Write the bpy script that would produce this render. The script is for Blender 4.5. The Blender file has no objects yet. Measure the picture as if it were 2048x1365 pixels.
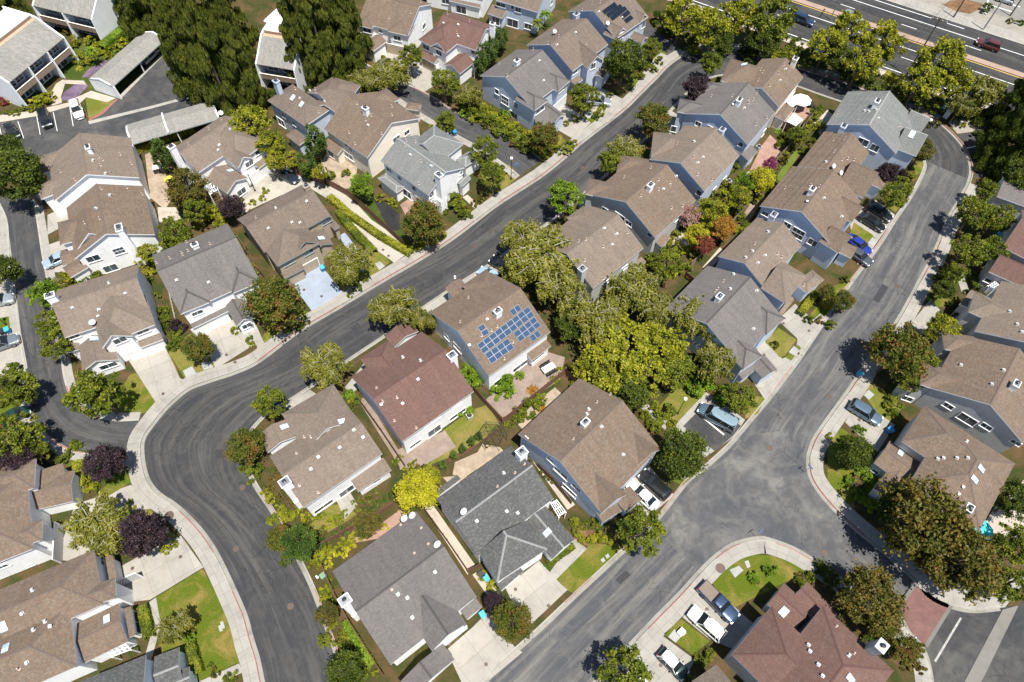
import bpy, math, random
from mathutils import Vector, Matrix, geometry
from mathutils.bvhtree import BVHTree
random.seed(7)
R = math.radians
SC = bpy.context.scene
COL = SC.collection

# ------------------------------------------------------------------ camera, sky, sun, exposure
CAM_H, FOCAL, PITCH, ROLL = 88.0, 1365.0, R(59), R(2)          # a drone 88 m above flat ground
cp_, sp_ = math.cos(PITCH), math.sin(PITCH)
cr_, sr_ = math.cos(ROLL), math.sin(ROLL)
EYE = Vector((0, 0, CAM_H))
VR = Vector((cr_, sr_*sp_, sr_*cp_)); VU = Vector((-sr_, cr_*sp_, cr_*cp_)); VF = Vector((0, cp_, -sp_))
cam = bpy.data.cameras.new('camera'); co = bpy.data.objects.new('camera', cam); COL.objects.link(co)
cam.sensor_width = 36; cam.sensor_fit = 'HORIZONTAL'; cam.lens = FOCAL/2048*36
cam.clip_start = 1; cam.clip_end = 3000
M = Matrix.Identity(4)
for i in range(3):
    M[i][0] = VR[i]; M[i][1] = VU[i]; M[i][2] = -VF[i]; M[i][3] = EYE[i]
co.matrix_world = M
SC.camera = co
SC.view_settings.view_transform = 'Standard'; SC.view_settings.look = 'None'
SC.view_settings.exposure = 0.68; SC.view_settings.gamma = 1
w = bpy.data.worlds.new('World'); SC.world = w; w.use_nodes = True
nt = w.node_tree; bg = nt.nodes['Background']; sky = nt.nodes.new('ShaderNodeTexSky')
sky.sky_type = 'NISHITA'; sky.sun_disc = False
SUN_EL, SUN_AZ = R(72), math.atan2(-0.839, 0.545)               # measured from the street lamps' shadows
sky.sun_elevation = SUN_EL; sky.sun_rotation = R(147); sky.air_density = 1.0; sky.dust_density = 0.6
nt.links.new(sky.outputs[0], bg.inputs[0]); bg.inputs[1].default_value = 0.08
sl = bpy.data.lights.new('sun', 'SUN'); so = bpy.data.objects.new('sun', sl); COL.objects.link(so)
sl.energy = 5.0; sl.angle = R(0.5); sl.color = (1.0, 0.955, 0.88)
tosun = Vector((math.cos(SUN_EL)*math.cos(SUN_AZ), math.cos(SUN_EL)*math.sin(SUN_AZ), math.sin(SUN_EL)))
so.rotation_euler = tosun.to_track_quat('Z', 'Y').to_euler(); so.location = (30, 20, 120)
SC.cycles.max_bounces = 5; SC.cycles.transparent_max_bounces = 4

# ------------------------------------------------------------------ survey: from a sighted direction to a point at height z
def ray(p):
    x = (p[0]-1024)/FOCAL; y = -(p[1]-682.5)/FOCAL
    return VR*x + VU*y + VF
def at(p, z=0.0):
    r = ray(p); return EYE + r*((z-CAM_H)/r.z)
def mpp(p, z=0.0):
    r = ray(p); return ((z-CAM_H)/r.z)/FOCAL
def px_of(P):
    v = Vector(P)-EYE; d = v.dot(VF); return (1024+FOCAL*v.dot(VR)/d, 682.5-FOCAL*v.dot(VU)/d)

# ------------------------------------------------------------------ materials
MATS = {}
def newmat(name):
    m = bpy.data.materials.new(name); m.use_nodes = True
    return m, m.node_tree, m.node_tree.nodes['Principled BSDF']
def N(nt, t, **k):
    n = nt.nodes.new(t)
    for a, b in k.items(): setattr(n, a, b)
    return n
def ramp(nt, src, stops):
    r = N(nt, 'ShaderNodeValToRGB'); e = r.color_ramp.elements
    while len(e) < len(stops): e.new(0.5)
    for i, (p, c) in enumerate(stops): e[i].position = p; e[i].color = (*c, 1)
    nt.links.new(src, r.inputs[0]); return r.outputs[0]
def noise(nt, vec, scale, detail=4, rough=0.6, dist=0.0):
    n = N(nt, 'ShaderNodeTexNoise'); n.inputs['Scale'].default_value = scale; n.inputs['Detail'].default_value = detail
    n.inputs['Roughness'].default_value = rough; n.inputs['Distortion'].default_value = dist
    if vec is not None: nt.links.new(vec, n.inputs['Vector'])
    return n.outputs['Fac']
def mapping(nt, vec, scale=(1, 1, 1), rot=0):
    m = N(nt, 'ShaderNodeMapping'); m.inputs['Scale'].default_value = scale; m.inputs['Rotation'].default_value = (0, 0, rot)
    nt.links.new(vec, m.inputs['Vector']); return m.outputs[0]
def mix(nt, f, a, b, mode='MIX'):
    m = N(nt, 'ShaderNodeMix', data_type='RGBA', blend_type=mode)
    for s, v in ((m.inputs[0], f), (m.inputs[6], a), (m.inputs[7], b)):
        if hasattr(v, 'is_output'): nt.links.new(v, s)
        elif isinstance(v, (int, float)): s.default_value = v
        else: s.default_value = (*v, 1)
    return m.outputs[2]
def pos(nt): return N(nt, 'ShaderNodeNewGeometry').outputs['Position']
def uvw(nt): return N(nt, 'ShaderNodeTexCoord').outputs['UV']
def bump(nt, p, h, s=0.3, d=0.05):
    b = N(nt, 'ShaderNodeBump'); b.inputs['Strength'].default_value = s; b.inputs['Distance'].default_value = d
    nt.links.new(h, b.inputs['Height']); nt.links.new(b.outputs[0], p.inputs['Normal'])
KA = 0.83                                                       # one factor on all ground, roof and leaf albedos
def sc(c, k=None): return tuple(x*(k or KA) for x in c)

def plain(name, c, rough=0.6, metal=0.0, var=0.12, sc=1.5, coat=0):
    if name in MATS: return MATS[name]
    m, nt, p = newmat(name); p.inputs['Roughness'].default_value = rough; p.inputs['Metallic'].default_value = metal
    if coat: p.inputs['Coat Weight'].default_value = coat; p.inputs['Coat Roughness'].default_value = 0.05
    if var:
        f = noise(nt, pos(nt), sc, 5)
        c0 = tuple(x*(1-var) for x in c); c1 = tuple(min(1, x*(1+var)) for x in c)
        nt.links.new(ramp(nt, f, [(0.3, c0), (0.7, c1)]), p.inputs['Base Color'])
    else: p.inputs['Base Color'].default_value = (*c, 1)
    MATS[name] = m; return m

def shingle(name, c1, c2, c3):
    """asphalt shingles: courses in the mesh's own UVs (metres), three blended granule tones, faded patches"""
    if name in MATS: return MATS[name]
    c1, c2, c3 = sc(c1), sc(c2), sc(c3)
    m, nt, p = newmat(name); p.inputs['Roughness'].default_value = 0.9; p.inputs['Specular IOR Level'].default_value = 0.2
    uv = uvw(nt)
    b = N(nt, 'ShaderNodeTexBrick'); nt.links.new(uv, b.inputs['Vector'])
    b.inputs['Scale'].default_value = 1; b.inputs['Brick Width'].default_value = 0.42; b.inputs['Row Height'].default_value = 0.19
    b.inputs['Mortar Size'].default_value = 0.012; b.inputs['Mortar Smooth'].default_value = 0.6; b.inputs['Bias'].default_value = 0.0
    b.inputs['Color1'].default_value = (*c1, 1); b.inputs['Color2'].default_value = (*c2, 1)
    b.inputs['Mortar'].default_value = (*[x*0.6 for x in c1], 1)
    v = N(nt, 'ShaderNodeTexVoronoi'); v.inputs['Scale'].default_value = 3.0; nt.links.new(mapping(nt, uv, (1.5, 2.6, 1)), v.inputs['Vector'])
    sp = N(nt, 'ShaderNodeSeparateColor'); nt.links.new(v.outputs['Color'], sp.inputs[0])
    f = ramp(nt, sp.outputs[0], [(0.52, (0, 0, 0)), (0.95, (0.6, 0.6, 0.6))])
    col = mix(nt, f, b.outputs['Color'], c3)
    col = mix(nt, 1.0, col, ramp(nt, noise(nt, pos(nt), 0.22, 3), [(0.3, (0.92, 0.93, 0.94)), (0.7, (1.06, 1.05, 1.04))]), 'MULTIPLY')
    col = mix(nt, 1.0, col, ramp(nt, noise(nt, pos(nt), 9, 2), [(0.3, (0.84, 0.84, 0.84)), (0.7, (1.14, 1.14, 1.14))]), 'MULTIPLY')
    streak = noise(nt, mapping(nt, uv, (1.4, 0.12, 1)), 1.0, 3)
    col = mix(nt, 1.0, col, ramp(nt, streak, [(0.32, (0.9, 0.9, 0.9)), (0.68, (1.06, 1.06, 1.06))]), 'MULTIPLY')
    nt.links.new(col, p.inputs['Base Color']); bump(nt, p, b.outputs['Fac'], 0.25, 0.02)
    MATS[name] = m; return m

def siding(name, c, pitch=0.0):
    if name in MATS: return MATS[name]
    m, nt, p = newmat(name); p.inputs['Roughness'].default_value = 0.75
    P = pos(nt)
    col = ramp(nt, noise(nt, P, 0.5, 4), [(0.3, tuple(x*0.93 for x in c)), (0.7, tuple(min(1, x*1.04) for x in c))])
    col = mix(nt, 1, col, ramp(nt, noise(nt, mapping(nt, P, (1.3, 1.3, 0.25)), 2.0, 3), [(0.28, (0.9, 0.89, 0.87)), (0.45, (1, 1, 1))]), 'MULTIPLY')
    if pitch:
        s = N(nt, 'ShaderNodeSeparateXYZ'); nt.links.new(P, s.inputs[0])
        mm = N(nt, 'ShaderNodeMath', operation='FRACT'); d = N(nt, 'ShaderNodeMath', operation='DIVIDE'); d.inputs[1].default_value = pitch
        nt.links.new(s.outputs[2], d.inputs[0]); nt.links.new(d.outputs[0], mm.inputs[0])
        col = mix(nt, 1, col, ramp(nt, mm.outputs[0], [(0.0, (0.72, 0.72, 0.74)), (0.1, (1, 1, 1))]), 'MULTIPLY')
        bump(nt, p, mm.outputs[0], 0.4, 0.02)
    else: bump(nt, p, noise(nt, P, 30, 3), 0.15, 0.02)
    nt.links.new(col, p.inputs['Base Color']); MATS[name] = m; return m

def asphalt(name, base=0.055, uvs=True, warm=0.0):
    if name in MATS: return MATS[name]
    m, nt, p = newmat(name); p.inputs['Roughness'].default_value = 0.85; p.inputs['Specular IOR Level'].default_value = 0.25
    P = pos(nt); k = base*KA
    dark = (k*0.86, k*0.91, k*1.02); mid = (k*1.22, k*1.22, k*1.26); light = (k*2.35+warm, k*2.25+warm*0.9, k*2.05+warm*0.6)
    if uvs:
        u = uvw(nt)
        st = noise(nt, mapping(nt, u, (0.07, 0.75, 1)), 1.0, 6, 0.62, 0.9)
        st2 = noise(nt, mapping(nt, u, (0.045, 0.95, 1)), 1.0, 5, 0.62, 2.2)
    else:
        st = noise(nt, P, 0.16, 6, 0.6, 0.6); st2 = noise(nt, P, 0.6, 4, 0.6, 1.0)
    col = ramp(nt, st, [(0.33, dark), (0.47, mid), (0.64, light)])
    col = mix(nt, ramp(nt, st2, [(0.42, (0, 0, 0)), (0.62, (0.55, 0.55, 0.55))]), col, dark)
    blot = noise(nt, P, 0.45, 5, 0.65, 1.2)
    col = mix(nt, ramp(nt, blot, [(0.47, (0, 0, 0)), (0.70, (0.42, 0.42, 0.42))]), col, light)
    st3 = noise(nt, P, 0.24, 6, 0.7, 2.6)
    col = mix(nt, ramp(nt, st3, [(0.56, (0, 0, 0)), (0.70, (0.45, 0.45, 0.45))]), col, dark)
    v = N(nt, 'ShaderNodeTexVoronoi', feature='DISTANCE_TO_EDGE'); v.inputs['Scale'].default_value = 0.33
    wv = N(nt, 'ShaderNodeVectorMath', operation='ADD'); nz = N(nt, 'ShaderNodeTexNoise'); nz.inputs['Scale'].default_value = 0.9; nz.inputs['Detail'].default_value = 4
    nt.links.new(P, nz.inputs['Vector']); nt.links.new(P, wv.inputs[0]); nt.links.new(nz.outputs['Color'], wv.inputs[1]); nt.links.new(wv.outputs[0], v.inputs['Vector'])
    ck = ramp(nt, v.outputs['Distance'], [(0.0, (0.55, 0.55, 0.55)), (0.018, (1, 1, 1))])
    gate = ramp(nt, noise(nt, P, 0.09, 2), [(0.5, (0, 0, 0)), (0.6, (1, 1, 1))])
    col = mix(nt, gate, col, mix(nt, 1, col, ck, 'MULTIPLY'))
    col = mix(nt, 1, col, ramp(nt, noise(nt, P, 14, 3), [(0.3, (0.88, 0.88, 0.88)), (0.7, (1.12, 1.12, 1.12))]), 'MULTIPLY')
    nt.links.new(col, p.inputs['Base Color']); bump(nt, p, noise(nt, P, 40, 2), 0.2, 0.01)
    MATS[name] = m; return m

def concrete(name, c, joint=1.5, uvs=True, stain=0.25, jdark=0.55):
    if name in MATS: return MATS[name]
    m, nt, p = newmat(name); p.inputs['Roughness'].default_value = 0.85
    P = pos(nt); c = sc(c)
    col = ramp(nt, noise(nt, P, 0.5, 6, 0.65), [(0.28, tuple(x*(1-stain) for x in c)), (0.5, c), (0.75, tuple(min(1, x*1.08) for x in c))])
    col = mix(nt, ramp(nt, noise(nt, P, 1.7, 5, 0.7, 1.5), [(0.6, (0, 0, 0)), (0.74, (0.45, 0.45, 0.45))]), col, tuple(x*0.55 for x in c))
    if joint:
        b = N(nt, 'ShaderNodeTexBrick'); nt.links.new(uvw(nt) if uvs else P, b.inputs['Vector']); b.offset = 0
        b.inputs['Scale'].default_value = 1; b.inputs['Brick Width'].default_value = joint; b.inputs['Row Height'].default_value = joint
        b.inputs['Mortar Size'].default_value = 0.022; b.inputs['Mortar Smooth'].default_value = 0.3
        b.inputs['Color1'].default_value = (1, 1, 1, 1); b.inputs['Color2'].default_value = (0.9, 0.9, 0.9, 1); b.inputs['Mortar'].default_value = (jdark, jdark, jdark, 1)
        col = mix(nt, 1, col, b.outputs['Color'], 'MULTIPLY')
    nt.links.new(col, p.inputs['Base Color']); bump(nt, p, noise(nt, P, 25, 3), 0.15, 0.01)
    MATS[name] = m; return m

def grass(name, g, dry, amount=0.5):
    if name in MATS: return MATS[name]
    m, nt, p = newmat(name); p.inputs['Roughness'].default_value = 0.95; p.inputs['Specular IOR Level'].default_value = 0.1
    P = pos(nt)
    g, dry = sc(g), sc(dry)
    f = noise(nt, P, 0.33, 5, 0.6, 0.8)
    col = ramp(nt, f, [(amount-0.13, g), (amount+0.02, tuple((a+b)/2 for a, b in zip(g, dry))), (amount+0.16, dry)])
    col = mix(nt, 1, col, ramp(nt, noise(nt, P, 6, 4, 0.7), [(0.3, (0.65, 0.68, 0.6)), (0.7, (1.3, 1.28, 1.2))]), 'MULTIPLY')
    col = mix(nt, 1, col, ramp(nt, noise(nt, P, 30, 2), [(0.3, (0.75, 0.75, 0.75)), (0.7, (1.2, 1.2, 1.2))]), 'MULTIPLY')
    nt.links.new(col, p.inputs['Base Color']); bump(nt, p, noise(nt, P, 25, 3), 0.9, 0.06)
    MATS[name] = m; return m

def pavers(name, c1, c2, mort, bw, rh, uvs=False, rot=0.6):
    if name in MATS: return MATS[name]
    m, nt, p = newmat(name); p.inputs['Roughness'].default_value = 0.85
    P = pos(nt)
    c1, c2, mort = sc(c1), sc(c2), sc(mort)
    b = N(nt, 'ShaderNodeTexBrick'); nt.links.new(mapping(nt, P, (1, 1, 1), rot), b.inputs['Vector'])
    b.inputs['Scale'].default_value = 1; b.inputs['Brick Width'].default_value = bw; b.inputs['Row Height'].default_value = rh
    b.inputs['Mortar Size'].default_value = 0.015; b.inputs['Color1'].default_value = (*c1, 1); b.inputs['Color2'].default_value = (*c2, 1); b.inputs['Mortar'].default_value = (*mort, 1)
    col = mix(nt, 1, b.outputs['Color'], ramp(nt, noise(nt, P, 0.6, 5), [(0.3, (0.75, 0.75, 0.75)), (0.7, (1.15, 1.15, 1.15))]), 'MULTIPLY')
    nt.links.new(col, p.inputs['Base Color']); MATS[name] = m; return m

def leafmat(name, stops, trans=0.25):
    """foliage: every leaf takes its own tint from a ramp; whole branches drift in tint with a slow noise"""
    if name in MATS: return MATS[name]
    m, nt, p = newmat(name); p.inputs['Roughness'].default_value = 0.55; p.inputs['Specular IOR Level'].default_value = 0.3
    g = N(nt, 'ShaderNodeNewGeometry')
    oi = N(nt, 'ShaderNodeObjectInfo')
    v = N(nt, 'ShaderNodeVectorMath', operation='ADD'); nt.links.new(g.outputs['Position'], v.inputs[0]); nt.links.new(oi.outputs['Random'], v.inputs[1])
    nz = noise(nt, v.outputs[0], 0.55, 3)
    a = N(nt, 'ShaderNodeMath', operation='MULTIPLY_ADD'); a.inputs[1].default_value = 0.45; nt.links.new(g.outputs['Random Per Island'], a.inputs[0])
    s = N(nt, 'ShaderNodeMath', operation='MULTIPLY_ADD'); s.inputs[1].default_value = 1.5; s.inputs[2].default_value = -0.48
    nt.links.new(nz, s.inputs[0]); nt.links.new(s.outputs[0], a.inputs[2])
    col = ramp(nt, a.outputs[0], [(q, sc(c, 0.88)) for q, c in stops])
    nt.links.new(col, p.inputs['Base Color'])
    t = N(nt, 'ShaderNodeBsdfTranslucent'); nt.links.new(mix(nt, 1, col, (1.2, 1.3, 0.7), 'MULTIPLY'), t.inputs['Color'])
    mx = N(nt, 'ShaderNodeMixShader'); mx.inputs[0].default_value = trans
    nt.links.new(p.outputs[0], mx.inputs[1]); nt.links.new(t.outputs[0], mx.inputs[2])
    nt.links.new(mx.outputs[0], nt.nodes['Material Output'].inputs['Surface'])
    MATS[name] = m; return m

def glassmat(name='window_glass', c=(0.03, 0.04, 0.05)):
    if name in MATS: return MATS[name]
    m, nt, p = newmat(name); p.inputs['Roughness'].default_value = 0.06; p.inputs['Specular IOR Level'].default_value = 0.8
    f = noise(nt, pos(nt), 0.8, 2)
    nt.links.new(ramp(nt, f, [(0.35, c), (0.65, tuple(min(1, x*2.6+0.02) for x in c))]), p.inputs['Base Color'])
    MATS[name] = m; return m

BROWN = lambda: shingle('brown_shingle', (0.195, 0.150, 0.117), (0.160, 0.126, 0.102), (0.220, 0.187, 0.160))
TAN = lambda: shingle('tan_shingle', (0.227, 0.177, 0.138), (0.189, 0.151, 0.122), (0.258, 0.217, 0.179))
RUST = lambda: shingle('rust_brown_shingle', (0.205, 0.141, 0.099), (0.161, 0.121, 0.091), (0.220, 0.196, 0.164))
RED = lambda: shingle('red_shingle', (0.175, 0.097, 0.076), (0.149, 0.088, 0.073), (0.179, 0.128, 0.115))
GREY = lambda: shingle('grey_shingle', (0.108, 0.109, 0.105), (0.090, 0.092, 0.092), (0.185, 0.185, 0.176))
LGREY = lambda: shingle('light_grey_shingle', (0.207, 0.212, 0.204), (0.177, 0.183, 0.179), (0.247, 0.252, 0.242))
DGREY = lambda: shingle('dark_taupe_shingle', (0.172, 0.157, 0.147), (0.148, 0.136, 0.130), (0.195, 0.181, 0.171))
SHAKE = lambda: shingle('weathered_shake', (0.30, 0.29, 0.26), (0.24, 0.235, 0.22), (0.36, 0.345, 0.31))
WHITE = lambda: siding('white_stucco', (0.92, 0.92, 0.91))
CREAM = lambda: siding('cream_stucco', (0.84, 0.77, 0.66))
TANW = lambda: siding('tan_stucco', (0.42, 0.35, 0.26))
BLUEG = lambda: siding('grey_blue_siding', (0.56, 0.63, 0.74), 0.2)
GREYW = lambda: siding('grey_siding', (0.52, 0.52, 0.51), 0.2)
TRIM = lambda: plain('white_trim', (0.86, 0.86, 0.86), 0.5, var=0.04)
GTRIM = lambda: plain('grey_green_trim', (0.30, 0.34, 0.33), 0.5, var=0.06)

# ------------------------------------------------------------------ mesh building and object bookkeeping
class MB:
    def __init__(s): s.v = []; s.f = []; s.uv = []
    def face(s, pts, uv=None):
        i = len(s.v); s.v += [Vector(p) for p in pts]; s.f.append(list(range(i, i+len(pts))))
        s.uv.append(uv if uv else [(0, 0)]*len(pts))
    def quad(s, a, b, c, d): s.face((a, b, c, d))
    def box(s, c, x, y, z, hx, hy, hz):
        P = lambda i, j, k: c + x*(hx*i) + y*(hy*j) + z*(hz*k)
        s.quad(P(-1,-1,1), P(1,-1,1), P(1,1,1), P(-1,1,1)); s.quad(P(-1,1,-1), P(1,1,-1), P(1,-1,-1), P(-1,-1,-1))
        s.quad(P(-1,-1,-1), P(1,-1,-1), P(1,-1,1), P(-1,-1,1)); s.quad(P(1,1,-1), P(-1,1,-1), P(-1,1,1), P(1,1,1))
        s.quad(P(1,-1,-1), P(1,1,-1), P(1,1,1), P(1,-1,1)); s.quad(P(-1,1,-1), P(-1,-1,-1), P(-1,-1,1), P(-1,1,1))
    def tube(s, pts, rad, n=6, cap=True):
        rings = []
        pts = [Vector(p) for p in pts]
        for i, p in enumerate(pts):
            d = (pts[min(i+1, len(pts)-1)]-pts[max(i-1, 0)]).normalized()
            u = d.orthogonal().normalized(); v = d.cross(u)
            r = rad[i] if isinstance(rad, (list, tuple)) else rad
            rings.append([p + u*(r*math.cos(2*math.pi*k/n)) + v*(r*math.sin(2*math.pi*k/n)) for k in range(n)])
        for a, b in zip(rings, rings[1:]):
            for k in range(n): s.quad(a[k], a[(k+1) % n], b[(k+1) % n], b[k])
        if cap:
            s.face(rings[-1]); s.face(rings[0][::-1])
    def lathe(s, c, prof, n=16):
        rings = [[Vector(c)+Vector((r*math.cos(2*math.pi*k/n), r*math.sin(2*math.pi*k/n), z)) for k in range(n)] for r, z in prof]
        for a, b in zip(rings, rings[1:]):
            for k in range(n): s.quad(a[k], a[(k+1) % n], b[(k+1) % n], b[k])
        s.face(rings[-1]); s.face(rings[0][::-1])
    def mesh(s, name, mat, origin=None, smooth=False, merge=False):
        me = bpy.data.meshes.new(name); o = origin or Vector((0, 0, 0))
        me.from_pydata([tuple(v-o) for v in s.v], [], s.f); 
        ul = me.uv_layers.new(name='UVMap'); i = 0
        flat = [c for u in s.uv for p in u for c in p]
        ul.data.foreach_set('uv', flat)
        if mat: me.materials.append(mat)
        if merge:
            import bmesh
            b = bmesh.new(); b.from_mesh(me); bmesh.ops.remove_doubles(b, verts=b.verts, dist=1e-4); b.to_mesh(me); b.free()
        if smooth: me.polygons.foreach_set('use_smooth', [True]*len(me.polygons))
        me.update(); return me
    def obj(s, name, mat, parent=None, smooth=False, merge=False):
        o = None
        org = parent['org_'] if parent is not None else Vector((0, 0, 0))
        org = Vector(org)
        ob = bpy.data.objects.new(name, s.mesh(name, mat, org, smooth, merge)); COL.objects.link(ob)
        if parent is not None: ob.parent = parent
        ob['org_'] = tuple(org); return ob
def tag(o, label=None, cat=None, group=None, kind=None):
    if label: o['label'] = label
    if cat: o['category'] = cat
    if group: o['group'] = group
    if kind: o['kind'] = kind
    return o
def empty(name, loc):
    o = bpy.data.objects.new(name, None); COL.objects.link(o); o.location = loc; o.empty_display_size = 0.5
    o['org_'] = tuple(loc); return o
def link(name, me, parent, loc, rotz=0.0, scale=None, basis=None):
    """another object on shared mesh data, child of parent, loc in world space (parents are never rotated or scaled)"""
    o = bpy.data.objects.new(name, me); COL.objects.link(o)
    if parent is not None: o.parent = parent; loc = Vector(loc)-Vector(parent['org_'])
    if basis is not None: o.matrix_local = Matrix.Translation(loc) @ basis
    else: o.location = loc; o.rotation_euler = (0, 0, rotz)
    if scale: o.scale = scale
    return o
Z3 = Vector((0, 0, 1))
# ------------------------------------------------------------------ ground: outlines sighted on the ground plane
RZ = -0.13                                                       # road level; lots and pavements are at 0
def smooth(pts, n=6):
    out = []
    for i in range(len(pts)-1):
        p0, p1, p2, p3 = pts[max(i-1, 0)], pts[i], pts[i+1], pts[min(i+2, len(pts)-1)]
        for k in range(n):
            t = k/n
            out.append(0.5*((2*p1)+(p2-p0)*t+(2*p0-5*p1+4*p2-p3)*t*t+(3*p1-p0-3*p2+p3)*t**3))
    out.append(pts[-1]); return out
def gp(lst, z=0.0, n=5): return smooth([at(p, z) for p in lst], n)
def offset(line, d):
    out = []
    for i, p in enumerate(line):
        t = (line[min(i+1, len(line)-1)]-line[max(i-1, 0)]); t.z = 0; t.normalize()
        out.append(p + Vector((-t.y, t.x, 0))*d)                 # positive: to the left of the direction of travel
    return out
def strip(name, line, d0, d1, z, mat, kind='structure', mb=None):
    a, b = offset(line, d0), offset(line, d1); m = mb or MB(); u = 0
    for i in range(len(line)-1):
        l = (line[i+1]-line[i]).length
        q = [a[i], a[i+1], b[i+1], b[i]]; q = [Vector((p.x, p.y, z)) for p in q]
        uv = [(u, d0), (u+l, d0), (u+l, d1), (u, d1)]
        if d1 < d0: q.reverse(); uv.reverse()
        m.face(q, uv); u += l
    return m if mb else tag(m.obj(name, mat), kind=kind)
def tess(loops):
    flat = [p for l in loops for p in l]
    return flat, geometry.tessellate_polygon([[Vector((p.x, p.y, 0)) for p in l] for l in loops])
def sheet(name, loops, z, mat, kind='structure'):
    m = MB(); flat, tris = tess(loops)
    for t in tris:
        q = [Vector((flat[i].x, flat[i].y, z)) for i in t]
        if (q[1]-q[0]).cross(q[2]-q[0]).z < 0: q.reverse()
        m.face(q, [(p.x, p.y) for p in q])
    return tag(m.obj(name, mat), kind=kind)
_k = [0]
def patch(name, pts, layer, mat, uvdir=None, zo=None, sm=0):
    """a ground sheet from sighted corners; uvs in metres along the sheet's first edge"""
    if zo: pts = [(zo[0]+x/zo[2], zo[1]+y/zo[2]) for x, y in pts]
    P = [at(p) for p in pts]
    d = (P[1]-P[0]).normalized(); e = Vector((-d.y, d.x, 0)); o = P[0]
    if sm:
        P = smooth(P+[P[0]], sm)[:-1]
    _k[0] += 1; z = 0.004*layer + 0.00025*(_k[0] % 9)
    m = MB(); flat, tris = tess([P])
    for t in tris:
        q = [Vector((flat[i].x, flat[i].y, z)) for i in t]
        if (q[1]-q[0]).cross(q[2]-q[0]).z < 0: q.reverse()
        m.face(q, [((p-o).dot(d), (p-o).dot(e)) for p in q])
    return tag(m.obj(name, mat), kind='structure')
def ribbon(name, L, Rr, z, mat, n=70):
    """a road between two sighted edges, uvs along and across it"""
    def res(line):
        acc = [0]
        for a, b in zip(line, line[1:]): acc.append(acc[-1]+(b-a).length)
        out = []; j = 0
        for i in range(n+1):
            s = acc[-1]*i/n
            while j < len(acc)-2 and acc[j+1] < s: j += 1
            t = (s-acc[j])/max(1e-6, acc[j+1]-acc[j]); out.append(line[j].lerp(line[j+1], t))
        return out
    a, b = res(L), res(Rr); m = MB(); u = 0
    for i in range(n):
        l = ((a[i+1]+b[i+1])-(a[i]+b[i])).length/2; w0 = (a[i]-b[i]).length
        q = [Vector((p.x, p.y, z)) for p in (a[i], b[i], b[i+1], a[i+1])]
        uv = [(u, 0), (u, w0), (u+l, w0), (u+l, 0)]
        if (q[1]-q[0]).cross(q[2]-q[0]).z < 0: q.reverse(); uv.reverse()
        m.face(q, uv); u += l
    return tag(m.obj(name, mat), kind='structure')

AN = [(545,1420),(530,1365),(520,1317),(508,1278),(494,1228),(472.5,1178),(451,1132),(430,1093),(405,1057.6),(376.5,1027),(350,1004),(321.5,985),(302,962),(292,933),(288,901),(290,880),(300,862),(330,824),(354,800.6),(381,780),(421,765),(472,748),(520,725),(601,664),(668.5,624),(736,583),(793,549.5),(837,524),(901,484),(953,445),(1000,409.5),(1081,357),(1128,320),(1168,285),(1216,248),(1256,216),(1290,182),(1317,155),(1340,131),(1367,113),(1398,104),(1438,100),(1485,103)]
BE = [(1485,103),(1534,116),(1594,136.5),(1662,158),(1740,184),(1820,216),(1871,243),(1904,270),(1928,300),(1938,330),(1936,357),(1918,394),(1894,435),(1864,507),(1837,558),(1790,642),(1749,693),(1702,767),(1658,827.6),(1628,871),(1616,900),(1613,915.5),(1615.5,947.5),(1631.5,979.5),(1667,1022),(1713,1065),(1770,1111),(1825,1160),(1859,1197),(1901.6,1217.6),(1948,1226.5),(2003,1222)]
AS = [(700,1420),(681,1365),(674,1331),(660,1288.5),(642,1239),(621,1182),(596,1128.7),(557,1054),(535.5,1018.5),(511,982),(492,945),(486,915),(488,885),(499,858),(520,834),(540,817.5),(577.5,797),(628,763.5),(705.6,709.6),(768,668),(850,608.5),(921,561),(980,524),(1050,474),(1110,432),(1165,385),(1230,330),(1290,272),(1345,212),(1390,168),(1430,150),(1480,144)]
TS = [(1480,144),(1530,150),(1590,168),(1640,186),(1690,203),(1740,222),(1790,248),(1825,275),(1846,300),(1853,322)]
BW = [(1853,322),(1854,336),(1844,360.6),(1823.6,398),(1793,443),(1763,490.6),(1705.6,568),(1648,652),(1591,736.6),(1534,809),(1500,850),(1469,887),(1447.6,908.4),(1412,940),(1376.5,968),(1320,1040),(1248.7,1107),(1199,1153.5),(1149,1200),(1071,1274),(1000,1338),(950,1400)]
CW = [(1120,1420),(1185,1363),(1241.6,1303),(1302,1239),(1355,1185.5),(1391,1146),(1426,1111),(1462,1086),(1497,1075),(1520,1072),(1535.5,1073.7),(1582,1089.7),(1621,1111),(1660,1136),(1700,1163),(1745,1190),(1794,1214),(1822,1262),(1849,1291),(1866,1342),(1875,1420)]
gAN, gBE, gAS, gTS, gBW, gCW = [gp(l) for l in (AN, BE, AS, TS, BW, CW)]
outer = gAN + gBE[1:]; inner = gAS + gTS[1:] + gBW[1:]
GW = 0.5                                                         # gutter width
k_out = offset(outer, GW); k_in = offset(inner, -GW); k_cw = offset(gCW, -GW)
M_ASPH = asphalt('asphalt', 0.042); M_ASPH2 = asphalt('asphalt_plain', 0.044, False); M_HWY = asphalt('asphalt_highway', 0.036)
M_CONC = concrete('concrete_walk', (0.350, 0.330, 0.292), 1.5); M_CURB = concrete('concrete_kerb', (0.38, 0.365, 0.325), 3.0, stain=0.3)
M_GUT = concrete('concrete_gutter', (0.30, 0.285, 0.25), 3.0, stain=0.35)
M_DRIVE = concrete('concrete_driveway', (0.375, 0.350, 0.305), 2.6, stain=0.2); M_DGREY = plain('painted_driveway', (0.25, 0.29, 0.35), 0.7, var=0.14, sc=0.5)
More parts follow.
